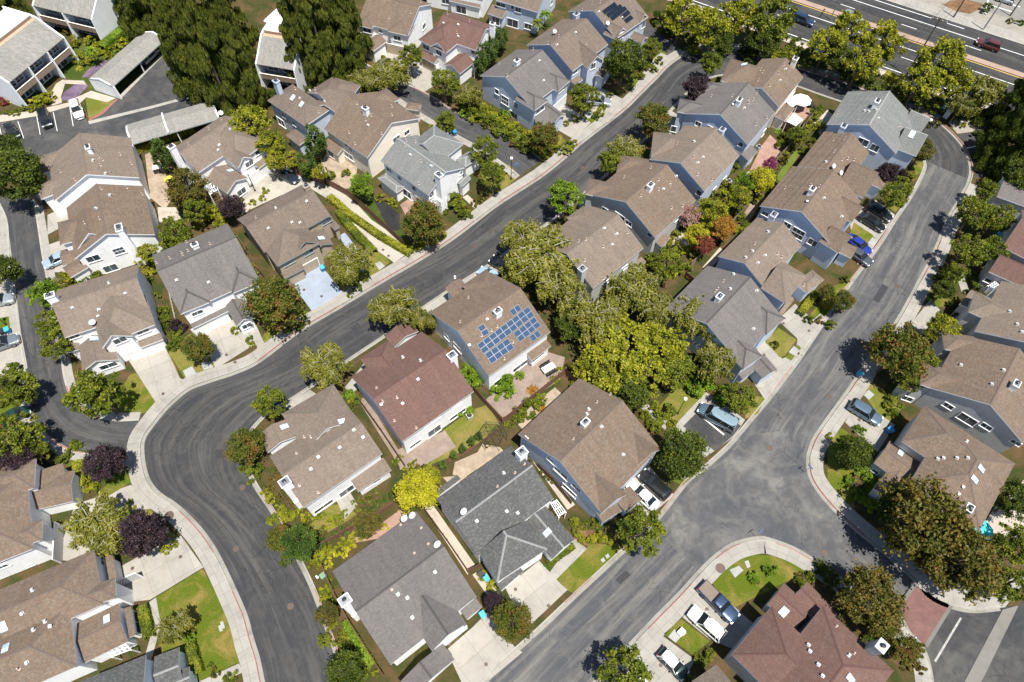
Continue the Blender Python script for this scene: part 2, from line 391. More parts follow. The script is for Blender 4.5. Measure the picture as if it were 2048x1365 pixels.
M_LAWN = grass('lawn', (0.105, 0.140, 0.014), (0.29, 0.205, 0.070), 0.58); M_DRY = grass('dry_lawn', (0.150, 0.165, 0.028), (0.29, 0.215, 0.085), 0.54)
M_SOIL = grass('bark_and_soil', (0.050, 0.060, 0.018), (0.135, 0.082, 0.045), 0.52); M_BARK = grass('brown_bark', (0.15, 0.085, 0.05), (0.28, 0.165, 0.095), 0.5)
M_GREENBED = grass('ground_cover', (0.055, 0.085, 0.016), (0.13, 0.14, 0.035), 0.58)
M_REDKERB = plain('red_kerb_paint', (0.27, 0.10, 0.09), 0.7, var=0.3, sc=3)
M_TERRA = pavers('terracotta_patio', (0.37, 0.225, 0.17), (0.33, 0.20, 0.155), (0.42, 0.27, 0.21), 0.6, 0.6); M_FLAG = pavers('flagstone_patio', (0.42, 0.33, 0.24), (0.32, 0.255, 0.19), (0.35, 0.28, 0.2), 0.7, 0.5)
M_PAVER = pavers('paver_patio', (0.30, 0.225, 0.18), (0.25, 0.195, 0.165), (0.28, 0.22, 0.18), 0.35, 0.22)
M_BRICKRED = pavers('red_brick_paving', (0.20, 0.092, 0.08), (0.165, 0.08, 0.07), (0.15, 0.09, 0.085), 0.4, 0.2, rot=0.4)
M_BRICKO = pavers('orange_brick_paving', (0.42, 0.15, 0.08), (0.34, 0.12, 0.07), (0.3, 0.14, 0.09), 0.3, 0.15)
M_PALE = concrete('pale_paving', (0.46, 0.40, 0.33), 0, stain=0.25); M_WHITE = plain('white_road_paint', (0.72, 0.72, 0.70), 0.6, var=0.15, sc=4)
M_YEL = plain('yellow_road_paint', (0.62, 0.40, 0.08), 0.6, var=0.15, sc=4); M_MEDIAN = concrete('median_paving', (0.36, 0.26, 0.195), 0, stain=0.2)
M_IRON = plain('cast_iron', (0.10, 0.07, 0.055), 0.6, 0.3, 0.3, 12)

# the land outside the loop of streets is one sheet with a hole where the streets run; kerb faces drop to the road
hole = k_out + [at(p) for p in ((2037,1212),(2060,1180),(2300,1000),(2700,1300),(2400,2600),(1300,2600),(600,1700))]
BIG = [Vector(p) for p in ((-420,-150,0),(460,-150,0),(460,620,0),(-420,620,0))]
sheet('ground', [BIG, [Vector((p.x, p.y, 0)) for p in hole]], 0.0, M_SOIL)
sheet('ground', [k_in + [at((900,1700)), at((740,1700))]], 0.0, M_SOIL)
sheet('ground', [k_cw + [at((1900,1700)), at((1150,1700))]], 0.0, M_SOIL)
sheet('road', [[Vector((-130,-60,0)), Vector((190,-60,0)), Vector((190,180,0)), Vector((-130,180,0))]], RZ, M_ASPH2)
def kerb(line, side, walk, reds, name='kerb'):
    m = MB()
    k = offset(line, side*GW)
    for a, b in zip(k, k[1:]):
        q = [Vector((a.x, a.y, RZ)), Vector((b.x, b.y, RZ)), Vector((b.x, b.y, 0.02)), Vector((a.x, a.y, 0.02))]
        m.quad(*q)
    strip('', line, side*GW, side*(GW+0.16), 0.02, None, mb=m); tag(m.obj('kerb', M_CURB), kind='structure')
    strip('gutter', line, 0.0, side*GW, RZ+0.012, M_GUT)
    for a, b in walk: strip('sidewalk', line[a:b], side*(GW+0.16), side*(GW+1.75), 0.016, M_CONC)
    m = MB()
    for a, b in reds:
        seg = line[a:b]
        strip('', seg, side*(GW-0.012), side*(GW+0.09), 0.0245, None, mb=m)
        kk = offset(seg, side*(GW-0.012))
        for p, q in zip(kk, kk[1:]): m.quad(Vector((p.x,p.y,RZ+0.02)), Vector((q.x,q.y,RZ+0.02)), Vector((q.x,q.y,0.0245)), Vector((p.x,p.y,0.0245)))
    if m.v: tag(m.obj('red_kerb_paint', M_REDKERB), kind='structure')
n1 = len(gAN)
kerb(outer, 1, [(0, n1+8), (n1+8, n1+30), (n1+50, len(outer))], [(2,26),(34,48),(110,122),(126,146),(150,166),(172,190),(196,206),(n1+5,n1+48),(n1+62,n1+70),(n1+78,n1+86),(n1+92,n1+99),(n1+106,n1+126)])
nA = len(gAS); nT = len(gTS)
kerb(inner, -1, [], [(nA+nT+20,nA+nT+30),(nA+nT+38,nA+nT+42),(nA+nT+68,nA+nT+76),(nA+nT+84,nA+nT+90),(6,26),(30,44)])
kerb(gCW, -1, [(0, len(gCW))], [(14,24),(30,38),(52,70)])
ribbon('road', gAN, gAS, RZ+0.004, M_ASPH, 120)
ribbon('road', gp(BE[:13]), gp(TS), RZ+0.006, M_ASPH, 40)
M_ASPHB = asphalt('asphalt_weathered', 0.074)
ribbon('road', gp(BE[10:24]+[(1560,985),(1500,1040),(1440,1095),(1391,1146),(1355,1185.5),(1302,1239),(1241.6,1303),(1185,1363),(1120,1420)]), gp(BW), RZ+0.008, M_ASPHB, 110)
ribbon('road', gp([(1540,930),(1590,965)]+BE[24:29]+[(1828,1168)]), gp([(1480,1060),(1520,1073)]+CW[10:17]), RZ+0.0095, M_ASPHB, 50)
def low(name, pts, dz, mat):
    P = [at(p, RZ) for p in pts]; d = (P[1]-P[0]).normalized(); e = Vector((-d.y, d.x, 0)); m = MB()
    m.face([Vector((p.x, p.y, RZ+dz)) for p in P][::-1] if (P[1]-P[0]).cross(P[2]-P[1]).z < 0 else [Vector((p.x, p.y, RZ+dz)) for p in P])
    return tag(m.obj(name, mat), kind='structure')
low('road', [(1505,870),(1560,862),(1600,885),(1612,930),(1632,982),(1700,1052),(1668,1118),(1600,1098),(1540,1074),(1500,1074),(1440,1098),(1395,1142),(1340,1090),(1345,1020),(1420,945)], 0.0108, asphalt('asphalt_junction', 0.078, False))
for q in ([(700,655),(716,646),(724,658),(708,667)], [(1230,1160),(1252,1141),(1262,1150),(1240,1170)], [(1745,600),(1765,568),(1777,575),(1757,607)], [(430,900),(452,898),(456,916),(432,918)]): low('road_patch', q, 0.0122, plain('asphalt_patch', (0.026,0.027,0.030), 0.8, var=0.2, sc=3))
low('brick_paving', [(1827,1170),(1901,1212),(1850,1292),(1822,1264),(1794,1214)], 0.012, M_BRICKRED)
low('paving_band', [(1827,1168),(1833,1172),(1799,1218),(1792,1213)], 0.014, M_GUT)
low('paving_band', [(1899,1210),(1906,1213),(1855,1296),(1848,1291)], 0.014, M_GUT)
low('crossing_strip', [(2005,1220),(2037,1211),(1962,1365),(1929,1420),(1890,1420),(1928,1365)], 0.05, M_CONC)
low('centre_line', [(1920,1235),(1924,1237),(1872,1325),(1868,1322)], 0.013, plain('faded_paint', (0.30,0.29,0.27), 0.8, var=0.3, sc=3))

# alleys and yards on the lots' side
LE = [(64,392),(72.5,440),(82.6,507),(91,551),(104,630),(113,690),(121,720),(126,753),(135,784),(148,806),(172,826),(199,838),(236,843.5),(278,842)]
LW = [(-8,392),(15,440),(20,507),(27,565),(37,629),(45.5,696),(52,737),(59,797),(74,841),(98,871),(125,890),(150,901),(200,910),(268,914)]
ribbon('road', gp(LE), gp(LW), 0.008, asphalt('asphalt_alley', 0.048), 50)
def lowkerb(line, side, walkw=0.0, red=None):
    m = MB(); strip('', line, 0, side*0.35, 0.045, None, mb=m); strip('', line, 0, side*0.001, 0.05, None, mb=MB())
    tag(m.obj('kerb', M_CURB), kind='structure')
    if walkw: strip('sidewalk', line, side*0.35, side*(0.35+walkw), 0.018, M_CONC)
    if red: strip('red_kerb_paint', line[red[0]:red[1]], side*0.05, side*0.2, 0.0495, M_REDKERB)
lowkerb(gp(LE), 1, 1.0, (38,56)); lowkerb(gp(LW), -1, 1.0, (44,58))
ME = [(1082,322),(1054,300),(1000,270),(972,253),(911,226),(864,195.5),(817,172),(793,163),(750,140),(700,112)]
MW = [(1040,352),(1005.6,325),(951.6,290),(914.6,269.6),(847,229),(803,199),(770,180),(730,160),(690,140)]
ribbon('road', gp(ME), gp(MW), 0.008, asphalt('asphalt_alley', 0.048), 40)
lowkerb(gp(ME), -1, 0, (4,30)); lowkerb(gp(MW), 1, 0.9)
patch('driveway', [(822,503),(783,467),(743,440),(716,411),(668.5,371),(625,362),(601,350),(572,332),(545,345),(510,385),(500,420),(560,392),(612,372),(655,398),(682,425),(702,447),(749,497),(788,526)], 3, concrete('concrete_driveway_old', (0.43,0.40,0.335), 4, stain=0.3))
ribbon('road', gp([(1368,100),(1345,84),(1322,70),(1300,50),(1270,20),(1240,-10)]), gp([(1335,118),(1312,100),(1285,82),(1268,60),(1240,30),(1205,0)]), 0.008, asphalt('asphalt_alley', 0.048), 20)
# north-west car park
patch('car_park', [(-60,322),(-60,262),(8,242),(72,232),(160,205),(176,246),(235,196),(333,108),(372,110),(430,240),(260,300),(150,320)], 2, asphalt('asphalt_car_park', 0.052, False))
patch('kerb', [(176,243),(300,213),(402,186),(402,191),(300,218.5),(179,249)], 6, M_CURB)
patch('kerb', [(236,195),(334,97),(339,99),(241,199)], 6, M_CURB)
patch('lawn', [(170,193),(214,204),(232,200),(205,225),(178,240)], 4, M_DRY); patch('red_kerb_paint', [(233,198),(236,199),(207,228),(178,243),(177,240),(204,225)], 7, M_REDKERB)
patch('path', [(-20,240),(0,231),(60,223),(140,205),(152,195),(166,190),(172,196),(160,207),(72,233),(0,245),(-20,250)], 5, M_PALE)
patch('path', [(104,212),(100,190),(112,168),(125,160),(168,162),(172,170),(130,168),(122,195),(124,206)], 5, M_PALE)
patch('path', [(165,190),(182,182),(232,197),(214,205),(172,195)], 5, M_PALE)
for p in ((-2,252,8,300),(35,243,47,277),(73,233,80,270),(106,225,114,263),(139,214,146,253)):
    patch('parking_line', [(p[0],p[1]),(p[0]+1.2,p[1]),(p[2]+1.2,p[3]),(p[2],p[3])], 5, M_WHITE)
patch('ground', [(118,110),(210,60),(330,60),(340,72),(230,196),(180,182),(165,162),(125,158)], 1, M_GREENBED)
patch('ground', [(-40,180),(60,215),(100,205),(95,170),(118,150),(60,130)], 1, M_GREENBED)
patch('flower_bed', [(120,202),(128,185),(148,170),(168,162),(176,172),(160,190),(140,200)], 4, grass('lavender', (0.13,0.085,0.15), (0.24,0.18,0.27), 0.45))
patch('flower_bed', [(163,155),(178,138),(200,128),(214,120),(214,126),(196,140),(180,155)], 4, grass('lavender', (0.13,0.085,0.15), (0.24,0.18,0.27), 0.45))
# bays
patch('parking_bay', [(1913,268),(1925,268),(1962,262),(1998,311),(1996,342),(1968,356),(1950,356),(1952,330),(1942,300)], 3, M_ASPH2)
for a in ((1933,297,1961,291),(1946,318,1982,313),(1950,337,1976,335)): patch('parking_line', [(a[0],a[1]-1),(a[2],a[3]-1),(a[2],a[3]+1),(a[0],a[1]+1)], 5, M_WHITE)
patch('path', [(1357,843),(1411,785),(1432,796),(1490,840),(1470,872),(1425,905),(1410,915),(1340,870)], 3, M_CONC)
patch('parking_bay', [(1366,853),(1393,826),(1402,815),(1428,815),(1482,852),(1466,872),(1430,903)], 5, M_ASPH2)
patch('parking_line', [(1393,827),(1395,826),(1449,869),(1447,871)], 6, M_WHITE)

# the highway beyond the trees: straight, sighted along its painted edges
h0, h1 = at((1574,67)), at((2005,217)); hd = (h1-h0).normalized(); hn = Vector((-hd.y, hd.x, 0))
def hoff(p): return (at(p)-h0).dot(hn)
def hs(p): return (at(p)-h0).dot(hd)
def hband(name, d0, d1, z, mat, s0=-160, s1=150):
    a, b, c, d = [h0+hd*s+hn*o for s, o in ((s0,d0),(s1,d0),(s1,d1),(s0,d1))]
    m = MB(); m.face([Vector((p.x,p.y,z)) for p in (a,b,c,d)], [(s0,d0),(s1,d0),(s1,d1),(s0,d1)]); return tag(m.obj(name, mat), kind='structure')
dY, dM = hoff((1860,96)), hoff((1900,100)); dN1, dN2, dK = hoff((1880,57)), hoff((1854,34)), hoff((1900,47))
dS2, dD1, dD2 = hoff((1854,111)), hoff((1818,120)), hoff((1818,54))
hband('highway', -0.9, dN2+1.1, 0.008, M_HWY)
hband('lane_line', -0.08, 0.12, 0.016, M_WHITE); hband('lane_line', dS2-0.08, dS2+0.1, 0.016, M_WHITE); hband('lane_line', dY-0.07, dY+0.12, 0.016, M_YEL)
hband('lane_line', dN1-0.08, dN1+0.1, 0.016, M_WHITE); hband('lane_line', dN2-0.08, dN2+0.1, 0.016, M_WHITE, -160, hs((1928,59)))
hband('median', dY+0.35, dY+1.9, 0.08, M_MEDIAN)
hband('kerb', -1.3, -0.9, 0.06, M_CURB); hband('sidewalk', -2.9, -1.3, 0.03, M_PALE); hband('kerb', dN2+1.1, dN2+1.5, 0.06, M_CURB); hband('sidewalk', dN2+1.5, dN2+4.6, 0.03, M_CONC)
hband('verge', dN2+4.6, dN2+9.0, 0.012, concrete('verge_paving', (0.30,0.275,0.23), 0, stain=0.3))
m = MB()
for o in (dD1, dD2):
    for k in range(-12, 12):
        s = k*13.2+hs((1818,54) if o == dD2 else (1818,120)); a, b, c, d = [h0+hd*x+hn*y for x, y in ((s-1.6,o-0.08),(s+1.6,o-0.08),(s+1.6,o+0.08),(s-1.6,o+0.08))]
        m.face([Vector((p.x,p.y,0.016)) for p in (a,b,c,d)])
tag(m.obj('lane_line', M_WHITE), kind='structure')
hband('car_park', dN2+9.0, dN2+60, 0.010, concrete('bleached_asphalt', (0.22,0.21,0.19), 0, stain=0.25))
patch('lawn', [(1885,10),(1900,2),(1935,0),(1965,8),(1960,18),(1940,28),(1915,24)], 8, M_BARK); patch('parking_line', [(1970,28),(1977,-10),(1979,-10),(1973,28)], 8, M_WHITE)
for a in ((1974,8,2025,24),(1980,-4,2040,14)): patch('parking_line', [(a[0],a[1]),(a[2],a[3]),(a[2],a[3]+1.4),(a[0],a[1]+1.4)], 8, M_WHITE)

# driveways, paths, lawns, patios
D = 3
patch('driveway', [(258,722),(330,694),(360,757),(373,762),(312,806)], D, M_DRIVE)
patch('driveway', [(397,668),(480,634),(508,690),(432,738)], D, M_DRIVE)
patch('path', [(490,655),(512,650),(530,690),(518,703)], D, M_CONC)
patch('driveway', [(583,568),(640,528),(687,587),(628,628)], D, M_DGREY)
patch('path', [(545,430),(575,425),(600,500),(555,545)], D, M_DGREY); patch('path', [(678,470),(690,466),(740,530),(725,545),(700,515)], D, M_DGREY)
patch('lawn', [(313,735),(340,705),(360,755),(315,808),(305,820),(270,833),(232,832),(235,790),(260,750)], 2, M_LAWN)
patch('lawn', [(335,700),(380,668),(400,672),(434,738),(405,750),(372,762)], 2, M_DRY)
patch('lawn', [(510,690),(580,610),(626,628),(540,690),(525,697)], 2, M_LAWN); patch('lawn', [(665,545),(690,520),(760,500),(780,525),(700,585),(688,588)], 2, M_DRY)
for q in ([(366,742),(384,733),(393,747),(372,756)], [(402,727),(419,722),(427,735),(408,741)], [(750,528),(760,523),(770,533),(759,541)]): patch('utility_slab', q, 5, concrete('slab', (0.36,0.36,0.345), 0))
patch('driveway', [(455,365),(510,330),(560,330),(540,365),(500,410)], 2, M_DRIVE)
patch('path', [(478,410),(508,388),(516,396),(494,425),(482,430)], 4, M_PALE)
patch('patio', [(290,310),(310,300),(325,330),(345,395),(330,420),(300,395)], 2, M_FLAG); patch('path', [(315,415),(352,415),(365,445),(318,445)], 2, M_PALE)
patch('patio', [(640,330),(660,295),(690,320),(715,335),(708,375),(680,380),(655,360)], 2, M_FLAG); patch('patio', [(745,395),(765,400),(800,430),(800,460),(780,465)], 2, asphalt('dark_patio', 0.02, False)); patch('patio', [(800,410),(822,395),(840,420),(812,432)], 3, M_TERRA)
patch('path', [(925,395),(935,390),(960,412),(950,418)], 3, M_PALE)
patch('driveway', [(95,430),(130,415),(150,440),(95,470)], 2, M_DRIVE); patch('driveway', [(96,490),(140,475),(150,545),(98,545)], 2, M_DRIVE)
patch('driveway', [(-20,475),(18,470),(42,665),(55,735),(40,765),(-20,760)], 2, M_DRIVE); patch('lawn', [(-20,640),(24,632),(28,660),(-20,672)], 3, M_LAWN); patch('lawn', [(-20,800),(40,790),(60,830),(-20,830)], 2, M_LAWN)
patch('driveway', [(30,818),(52,806),(68,845),(85,870),(60,880)], 3, M_CONC)
patch('lawn', [(100,900),(150,900),(258,905),(255,945),(200,975),(160,975),(140,940)], 2, M_GREENBED); patch('driveway', [(150,1010),(262,970),(302,1018),(170,1125),(112,1120)], 2, M_DRIVE)
patch('lawn', [(258,1025),(300,1018),(345,1068),(360,1075),(330,1090),(290,1080)], 3, M_DRY); patch('lawn', [(196,985),(250,940),(262,965),(205,1000)], 3, M_LAWN)
patch('driveway', [(238,1135),(330,1085),(362,1072),(407,1135),(300,1200),(256,1205)], 3, M_DRIVE); patch('path', [(298,1205),(312,1195),(322,1250),(300,1330),(285,1330),(305,1260)], 4, M_CONC)
patch('lawn', [(312,1195),(405,1138),(440,1195),(470,1290),(478,1325),(400,1362),(330,1330),(318,1290)], 3, M_LAWN); patch('path', [(395,1365),(478,1327),(486,1345),(420,1375)], 4, M_CONC)
for q in ([(440,1245),(446,1242),(450,1256),(444,1259)], [(436,1253),(441,1250),(446,1262),(440,1264)]): patch('utility_slab', q, 5, concrete('slab', (0.36,0.36,0.345), 0))
# top row
patch('driveway', [(790,150),(838,118),(895,155),(848,185)], D, M_DRIVE); patch('driveway', [(755,110),(790,95),(810,130),(775,150)], D, M_DRIVE)
patch('driveway', [(1112,218),(1132,210),(1182,246),(1146,278),(1118,262)], D, M_DRIVE); patch('driveway', [(1180,190),(1200,175),(1240,196),(1262,202),(1215,246),(1180,220)], D, M_DRIVE)
patch('lawn', [(1102,285),(1120,270),(1132,282),(1108,302)], 2, M_LAWN); patch('lawn', [(1160,220),(1195,215),(1210,235),(1180,246)], 2, M_LAWN); patch('lawn', [(1225,175),(1262,165),(1320,100),(1335,105),(1300,150),(1240,192)], 2, M_LAWN)
patch('utility_slab', [(1168,228),(1180,222),(1190,232),(1176,238)], 5, concrete('slab', (0.36,0.36,0.345), 0))
patch('path', [(1262,185),(1290,140),(1320,105),(1336,112),(1300,160),(1275,190)], 3, M_CONC)
patch('lawn', [(955,345),(1018,330),(1040,352),(1000,385),(980,385)], 2, M_DRY); patch('ground', [(930,235),(975,258),(1080,325),(1105,300),(1060,270),(960,205)], 1, M_GREENBED)
patch('ground', [(690,372),(735,372),(830,500),(815,505),(735,430)], 1, M_GREENBED); patch('path', [(635,352),(660,350),(800,505),(785,512),(720,455)], 1, M_GREENBED)
# centre block
patch('driveway', [(690,775),(735,718),(760,715),(740,760),(700,790)], D, M_CONC); patch('driveway', [(568,812),(620,780),(650,800),(590,830)], D, M_CONC); patch('driveway', [(845,618),(920,565),(990,530),(1020,560),(940,600),(890,640),(850,640)], D, M_CONC); patch('driveway', [(1150,400),(1195,370),(1220,400),(1170,440)], D, M_CONC); patch('driveway', [(1320,235),(1340,220),(1370,240),(1340,270)], D, M_CONC)
patch('path', [(716,800),(732,795),(812,925),(800,935)], 3, M_PAVER); patch('patio', [(795,900),(890,862),(912,895),(850,930),(800,940)], 3, M_PAVER); patch('lawn', [(885,862),(940,822),(975,810),(1000,850),(960,885),(900,915),(860,930)], 2, M_DRY)
patch('patio', [(972,800),(1000,770),(1080,700),(1130,715),(1120,760),(1060,800),(1030,825),(1005,835)], 3, M_PAVER); patch('path', [(1032,845),(1060,815),(1110,775),(1125,790),(1090,830),(1050,865)], 3, M_FLAG)
patch('patio', [(905,950),(910,925),(955,905),(965,888),(1000,895),(1010,905),(960,935),(930,955)], 3, M_FLAG); patch('patio', [(885,955),(930,950),(940,960),(900,970)], 2, M_FLAG)
patch('path', [(672,1000),(700,985),(715,1010),(690,1040)], 3, M_CONC); patch('lawn', [(620,1050),(660,1010),(690,1010),(715,1030),(640,1075)], 2, M_DRY); patch('patio', [(745,1060),(800,1020),(815,1030),(770,1075),(690,1090),(700,1080)], 2, M_TERRA)
patch('path', [(845,1012),(862,1005),(950,1130),(935,1150)], 3, M_PALE); patch('path', [(945,1150),(960,1140),(1000,1190),(985,1205)], 3, M_PALE)
patch('driveway', [(1010,1175),(1078,1122),(1123,1170),(1135,1180),(1056,1255),(1045,1245)], D, M_DRIVE); patch('path', [(1090,1158),(1148,1078),(1174,1098),(1107,1165)], 4, M_CONC); patch('lawn', [(1107,1165),(1175,1097),(1175,1088),(1240,1090),(1240,1105),(1148,1188)], 2, M_LAWN); patch('ground_cover', [(1086,1132),(1145,1088),(1150,1092),(1103,1145)], 4, M_GREENBED)
for q in ([(1201,1120),(1207,1115),(1211,1122),(1205,1126)], [(1210,1112),(1216,1107),(1220,1114),(1214,1118)]): patch('utility_slab', q, 5, concrete('slab', (0.36,0.36,0.345), 0))
patch('driveway', [(893,1300),(945,1255),(975,1225),(1030,1295),(1045,1305),(985,1355),(930,1380)], D, M_DRIVE); patch('path', [(860,1005),(1050,905),(1080,900)], 1, M_SOIL)
patch('ground', [(1145,1060),(1190,1060),(1190,1090),(1150,1090)], 2, M_BARK); patch('driveway', [(1235,965),(1290,920),(1340,985),(1350,990),(1295,1035)], D, M_DRIVE); patch('path', [(1045,895),(1055,890),(1150,1010),(1135,1020)], 3, M_PALE)
patch('lawn', [(1310,825),(1370,750),(1415,780),(1357,843)], 2, M_DRY); patch('path', [(1281,815),(1295,808),(1340,845),(1330,860)], 3, M_CONC); patch('lawn', [(1490,838),(1500,790),(1530,795),(1516,828)], 2, M_DRY); patch('lawn', [(1330,865),(1355,850),(1366,858),(1340,890)], 2, M_LAWN)
patch('utility_slab', [(1358,950),(1372,941),(1382,951),(1367,960)], 5, concrete('slab', (0.36,0.36,0.345), 0)); patch('lawn', [(1335,955),(1370,930),(1395,945),(1365,972)], 2, M_LAWN)
patch('driveway', [(1555,640),(1590,608),(1626,640),(1640,628),(1655,640),(1606,712),(1592,700),(1595,678)], D, M_CONC); patch('driveway', [(1515,690),(1530,682),(1565,718),(1592,705),(1600,715),(1530,800),(1510,770)], D, M_CONC)
patch('lawn', [(1530,685),(1555,655),(1593,680),(1570,712),(1560,715)], 4, M_DRY); patch('lawn', [(1618,634),(1660,575),(1690,565),(1710,545),(1700,565),(1650,636)], 2, M_LAWN); patch('lawn', [(1570,715),(1596,690),(1602,697),(1582,722)], 4, M_LAWN); patch('utility_slab', [(1577,705),(1588,692),(1599,702),(1590,712)], 6, concrete('slab', (0.38,0.375,0.36), 0))
patch('driveway', [(1700,450),(1720,420),(1750,400),(1790,430),(1775,455),(1740,505),(1715,530)], D, M_CONC); patch('lawn', [(1697,475),(1708,445),(1745,470),(1750,478),(1738,490)], 4, M_LAWN); patch('utility_slab', [(1735,487),(1745,475),(1755,484),(1748,492)], 6, concrete('slab', (0.38,0.375,0.36), 0)); patch('lawn', [(1772,412),(1782,370),(1815,370),(1808,405),(1790,425)], 2, M_LAWN); patch('lawn', [(1826,330),(1846,312),(1846,345),(1832,350)], 2, M_LAWN)
patch('patio', [(1500,340),(1525,290),(1540,270),(1566,295),(1545,325),(1520,345)], 3, M_TERRA); patch('patio', [(1576,230),(1600,205),(1625,220),(1605,245),(1580,250)], 3, M_TERRA); patch('lawn', [(1552,355),(1590,300),(1602,305),(1560,365)], 3, grass('fresh_lawn', (0.11,0.165,0.025), (0.16,0.19,0.04), 0.5)); patch('patio', [(1625,245),(1655,220),(1670,235),(1640,270)], 3, M_PALE)
patch('patio', [(1480,440),(1515,385),(1530,395),(1500,440)], 3, M_PAVER); patch('patio', [(1340,480),(1370,460),(1380,490),(1350,500)], 3, M_PALE); patch('path', [(1405,535),(1440,495),(1450,505),(1415,545)], 3, M_PALE)
# right side
patch('driveway', [(1690,845),(1715,800),(1790,850),(1755,905)], D, M_CONC); patch('driveway', [(1820,650),(1860,600),(1880,620),(1845,670)], D, M_CONC); patch('lawn', [(1655,890),(1680,855),(1735,890),(1710,930),(1700,970),(1712,1030),(1690,1020),(1655,960)], 2, M_LAWN); patch('lawn', [(1725,785),(1745,765),(1790,800),(1800,835),(1770,850)], 2, M_DRY); patch('lawn', [(1852,600),(1875,545),(1915,540),(1900,610),(1880,615)], 2, M_LAWN)
patch('utility_slab', [(1727,791),(1737,780),(1749,790),(1738,800)], 5, concrete('slab', (0.38,0.375,0.36), 0)); patch('path', [(1915,560),(1930,540),(1945,580),(1925,590)], 3, M_CONC); patch('patio', [(1960,1060),(2000,1000),(2048,960),(2048,1080)], 2, M_PALE)
patch('path', [(1838,1160),(1860,1150),(1960,1160),(2060,1150),(2010,1215),(1950,1222),(1900,1212)], 3, M_CONC); patch('patio', [(1930,235),(1975,255),(1960,262),(1915,268),(1895,245)], 3, concrete('slab_pad', (0.33,0.30,0.26), 0))
# bottom block
patch('lawn', [(1425,1165),(1460,1125),(1500,1108),(1545,1112),(1600,1130),(1610,1145),(1560,1170),(1470,1215),(1440,1195)], 2, M_LAWN)
patch('driveway', [(1365,1235),(1412,1178),(1470,1215),(1520,1260),(1470,1300),(1420,1280)], D, M_CONC); patch('lawn', [(1328,1268),(1362,1238),(1420,1283),(1385,1310)], 4, M_LAWN); patch('driveway', [(1265,1330),(1325,1272),(1390,1320),(1360,1375),(1280,1380)], D, M_CONC)
for q in ([(1336,1274),(1349,1259),(1364,1272),(1351,1286)], [(1459,1140),(1478,1132),(1487,1141),(1470,1156)], [(1489,1123),(1497,1121),(1501,1134),(1494,1137)], [(1356,1262),(1364,1257),(1373,1267),(1366,1273)]): patch('utility_slab', q, 6, concrete('slab', (0.50,0.45,0.40), 0))
patch('path', [(1790,1240),(1822,1266),(1850,1300),(1862,1345),(1868,1400),(1840,1400),(1832,1340),(1800,1290),(1770,1255)], 3, M_CONC)
# loose manhole and drain covers
def cover(p, r, z, name='manhole_cover'):
    P = at(p, z); m = MB(); m.lathe(Vector((P.x, P.y, z)), [(r, 0), (r, 0.012), (r*0.86, 0.014), (r*0.86, 0.010)], 20)
    return m.obj(name, M_IRON)
COVERS = []
for p in ((326,788),(453,710),(470,725),(608,580),(643,593),(766,500),(777,512),(1096,254),(1567,647),(1618,662),(1528,710),(1551,742),(1718,840),(1031,1179),(1097,1212),(898,1288),(972,1329),(265,1137),(361,1114),(1321,1331),(1414,1219),(1478,652)): COVERS.append(cover(p, 0.22, 0.026))
for p in ((338,1032),): COVERS.append(cover(p, 0.62, 0.026))
COVERS.append(cover((1441,1137), 0.62, 0.026))
for p in ((472,1098),(485,975),(950,493),(60,462),(108,765),(98,762),(581,1213),(1165,336),(1658,793),(1540,897),(1796,573),(841,1326),(1650,1106),(1400,640)): COVERS.append(cover(p, 0.40, RZ+0.014))
# ------------------------------------------------------------------ house builder
ZOOM = dict(ZA=(60,250,7.585), ZB=(320,210,6.5), ZC=(90,360,6.826), ZD=(460,370,5.933), ZE=(520,140,5.689), ZF=(740,240,6.5), ZG=(700,0,6.827), ZH=(940,60,5.933),
    ZI=(1120,0,8.027), ZJ=(1330,110,6.5), ZK=(1160,230,4.876), ZL=(1100,390,5.934), ZM=(1500,300,6.203), ZN=(1380,410,5.934), ZO=(1360,520,5.25), ZP=(1020,740,4.1375),
    ZQ=(850,870,4.1375), ZR=(640,1010,2.5235), ZS=(500,750,2.987), ZT=(840,520,3.2), ZU=(1860,380,2.798), ZV=(1780,660,2.985), ZW=(1700,780,2.9856), ZX=(1420,1120,3.539),
    ZY=(0,900,3.2), ZZ=(0,1080,3.143), Z1=(0,0,3.733), Z2=(300,430,3.583), Z3z=(860,0,4.483), Z4=(660,640,4.55), Z5=(80,520,5.686), Z6=(1560,180,6.827), Z7=(450,0,6.826),
    T4=(1500,0,2.967), T11=(1000,880,2.815), PX=(0,0,1.0), Z8=(160,170,10.24))
HOUSES = []
M_FLUE = plain('dark_flue', (0.04, 0.04, 0.045), 0.4, 0.5, 0.1); M_METAL = plain('galvanised_metal', (0.45, 0.47, 0.49), 0.35, 0.8, 0.1)
M_VENT = plain('painted_vent', (0.52, 0.52, 0.50), 0.5, var=0.08); M_PIPE = plain('rusty_pipe', (0.44, 0.34, 0.29), 0.6, 0.2, 0.2); M_DISH = plain('dish_grey', (0.60, 0.62, 0.64), 0.4, 0.1, 0.05)
M_GLASS = glassmat(); M_SKYL = glassmat('skylight_glass', (0.32, 0.40, 0.46)); M_GUTTER = plain('white_gutter', (0.70, 0.71, 0.72), 0.4, var=0.05)
def _proto_vent():
    m = MB(); X, Y = Vector((1,0,0)), Vector((0,1,0))
    m.box(Vector((0,0,0.015)), X, Y, Z3, 0.19, 0.17, 0.03); m.box(Vector((0,0.03,0.14)), X, Y, Z3, 0.12, 0.10, 0.12); m.box(Vector((0,-0.03,0.27)), X, Y, Z3, 0.14, 0.15, 0.02)
    return m.mesh('roof_vent', M_VENT)
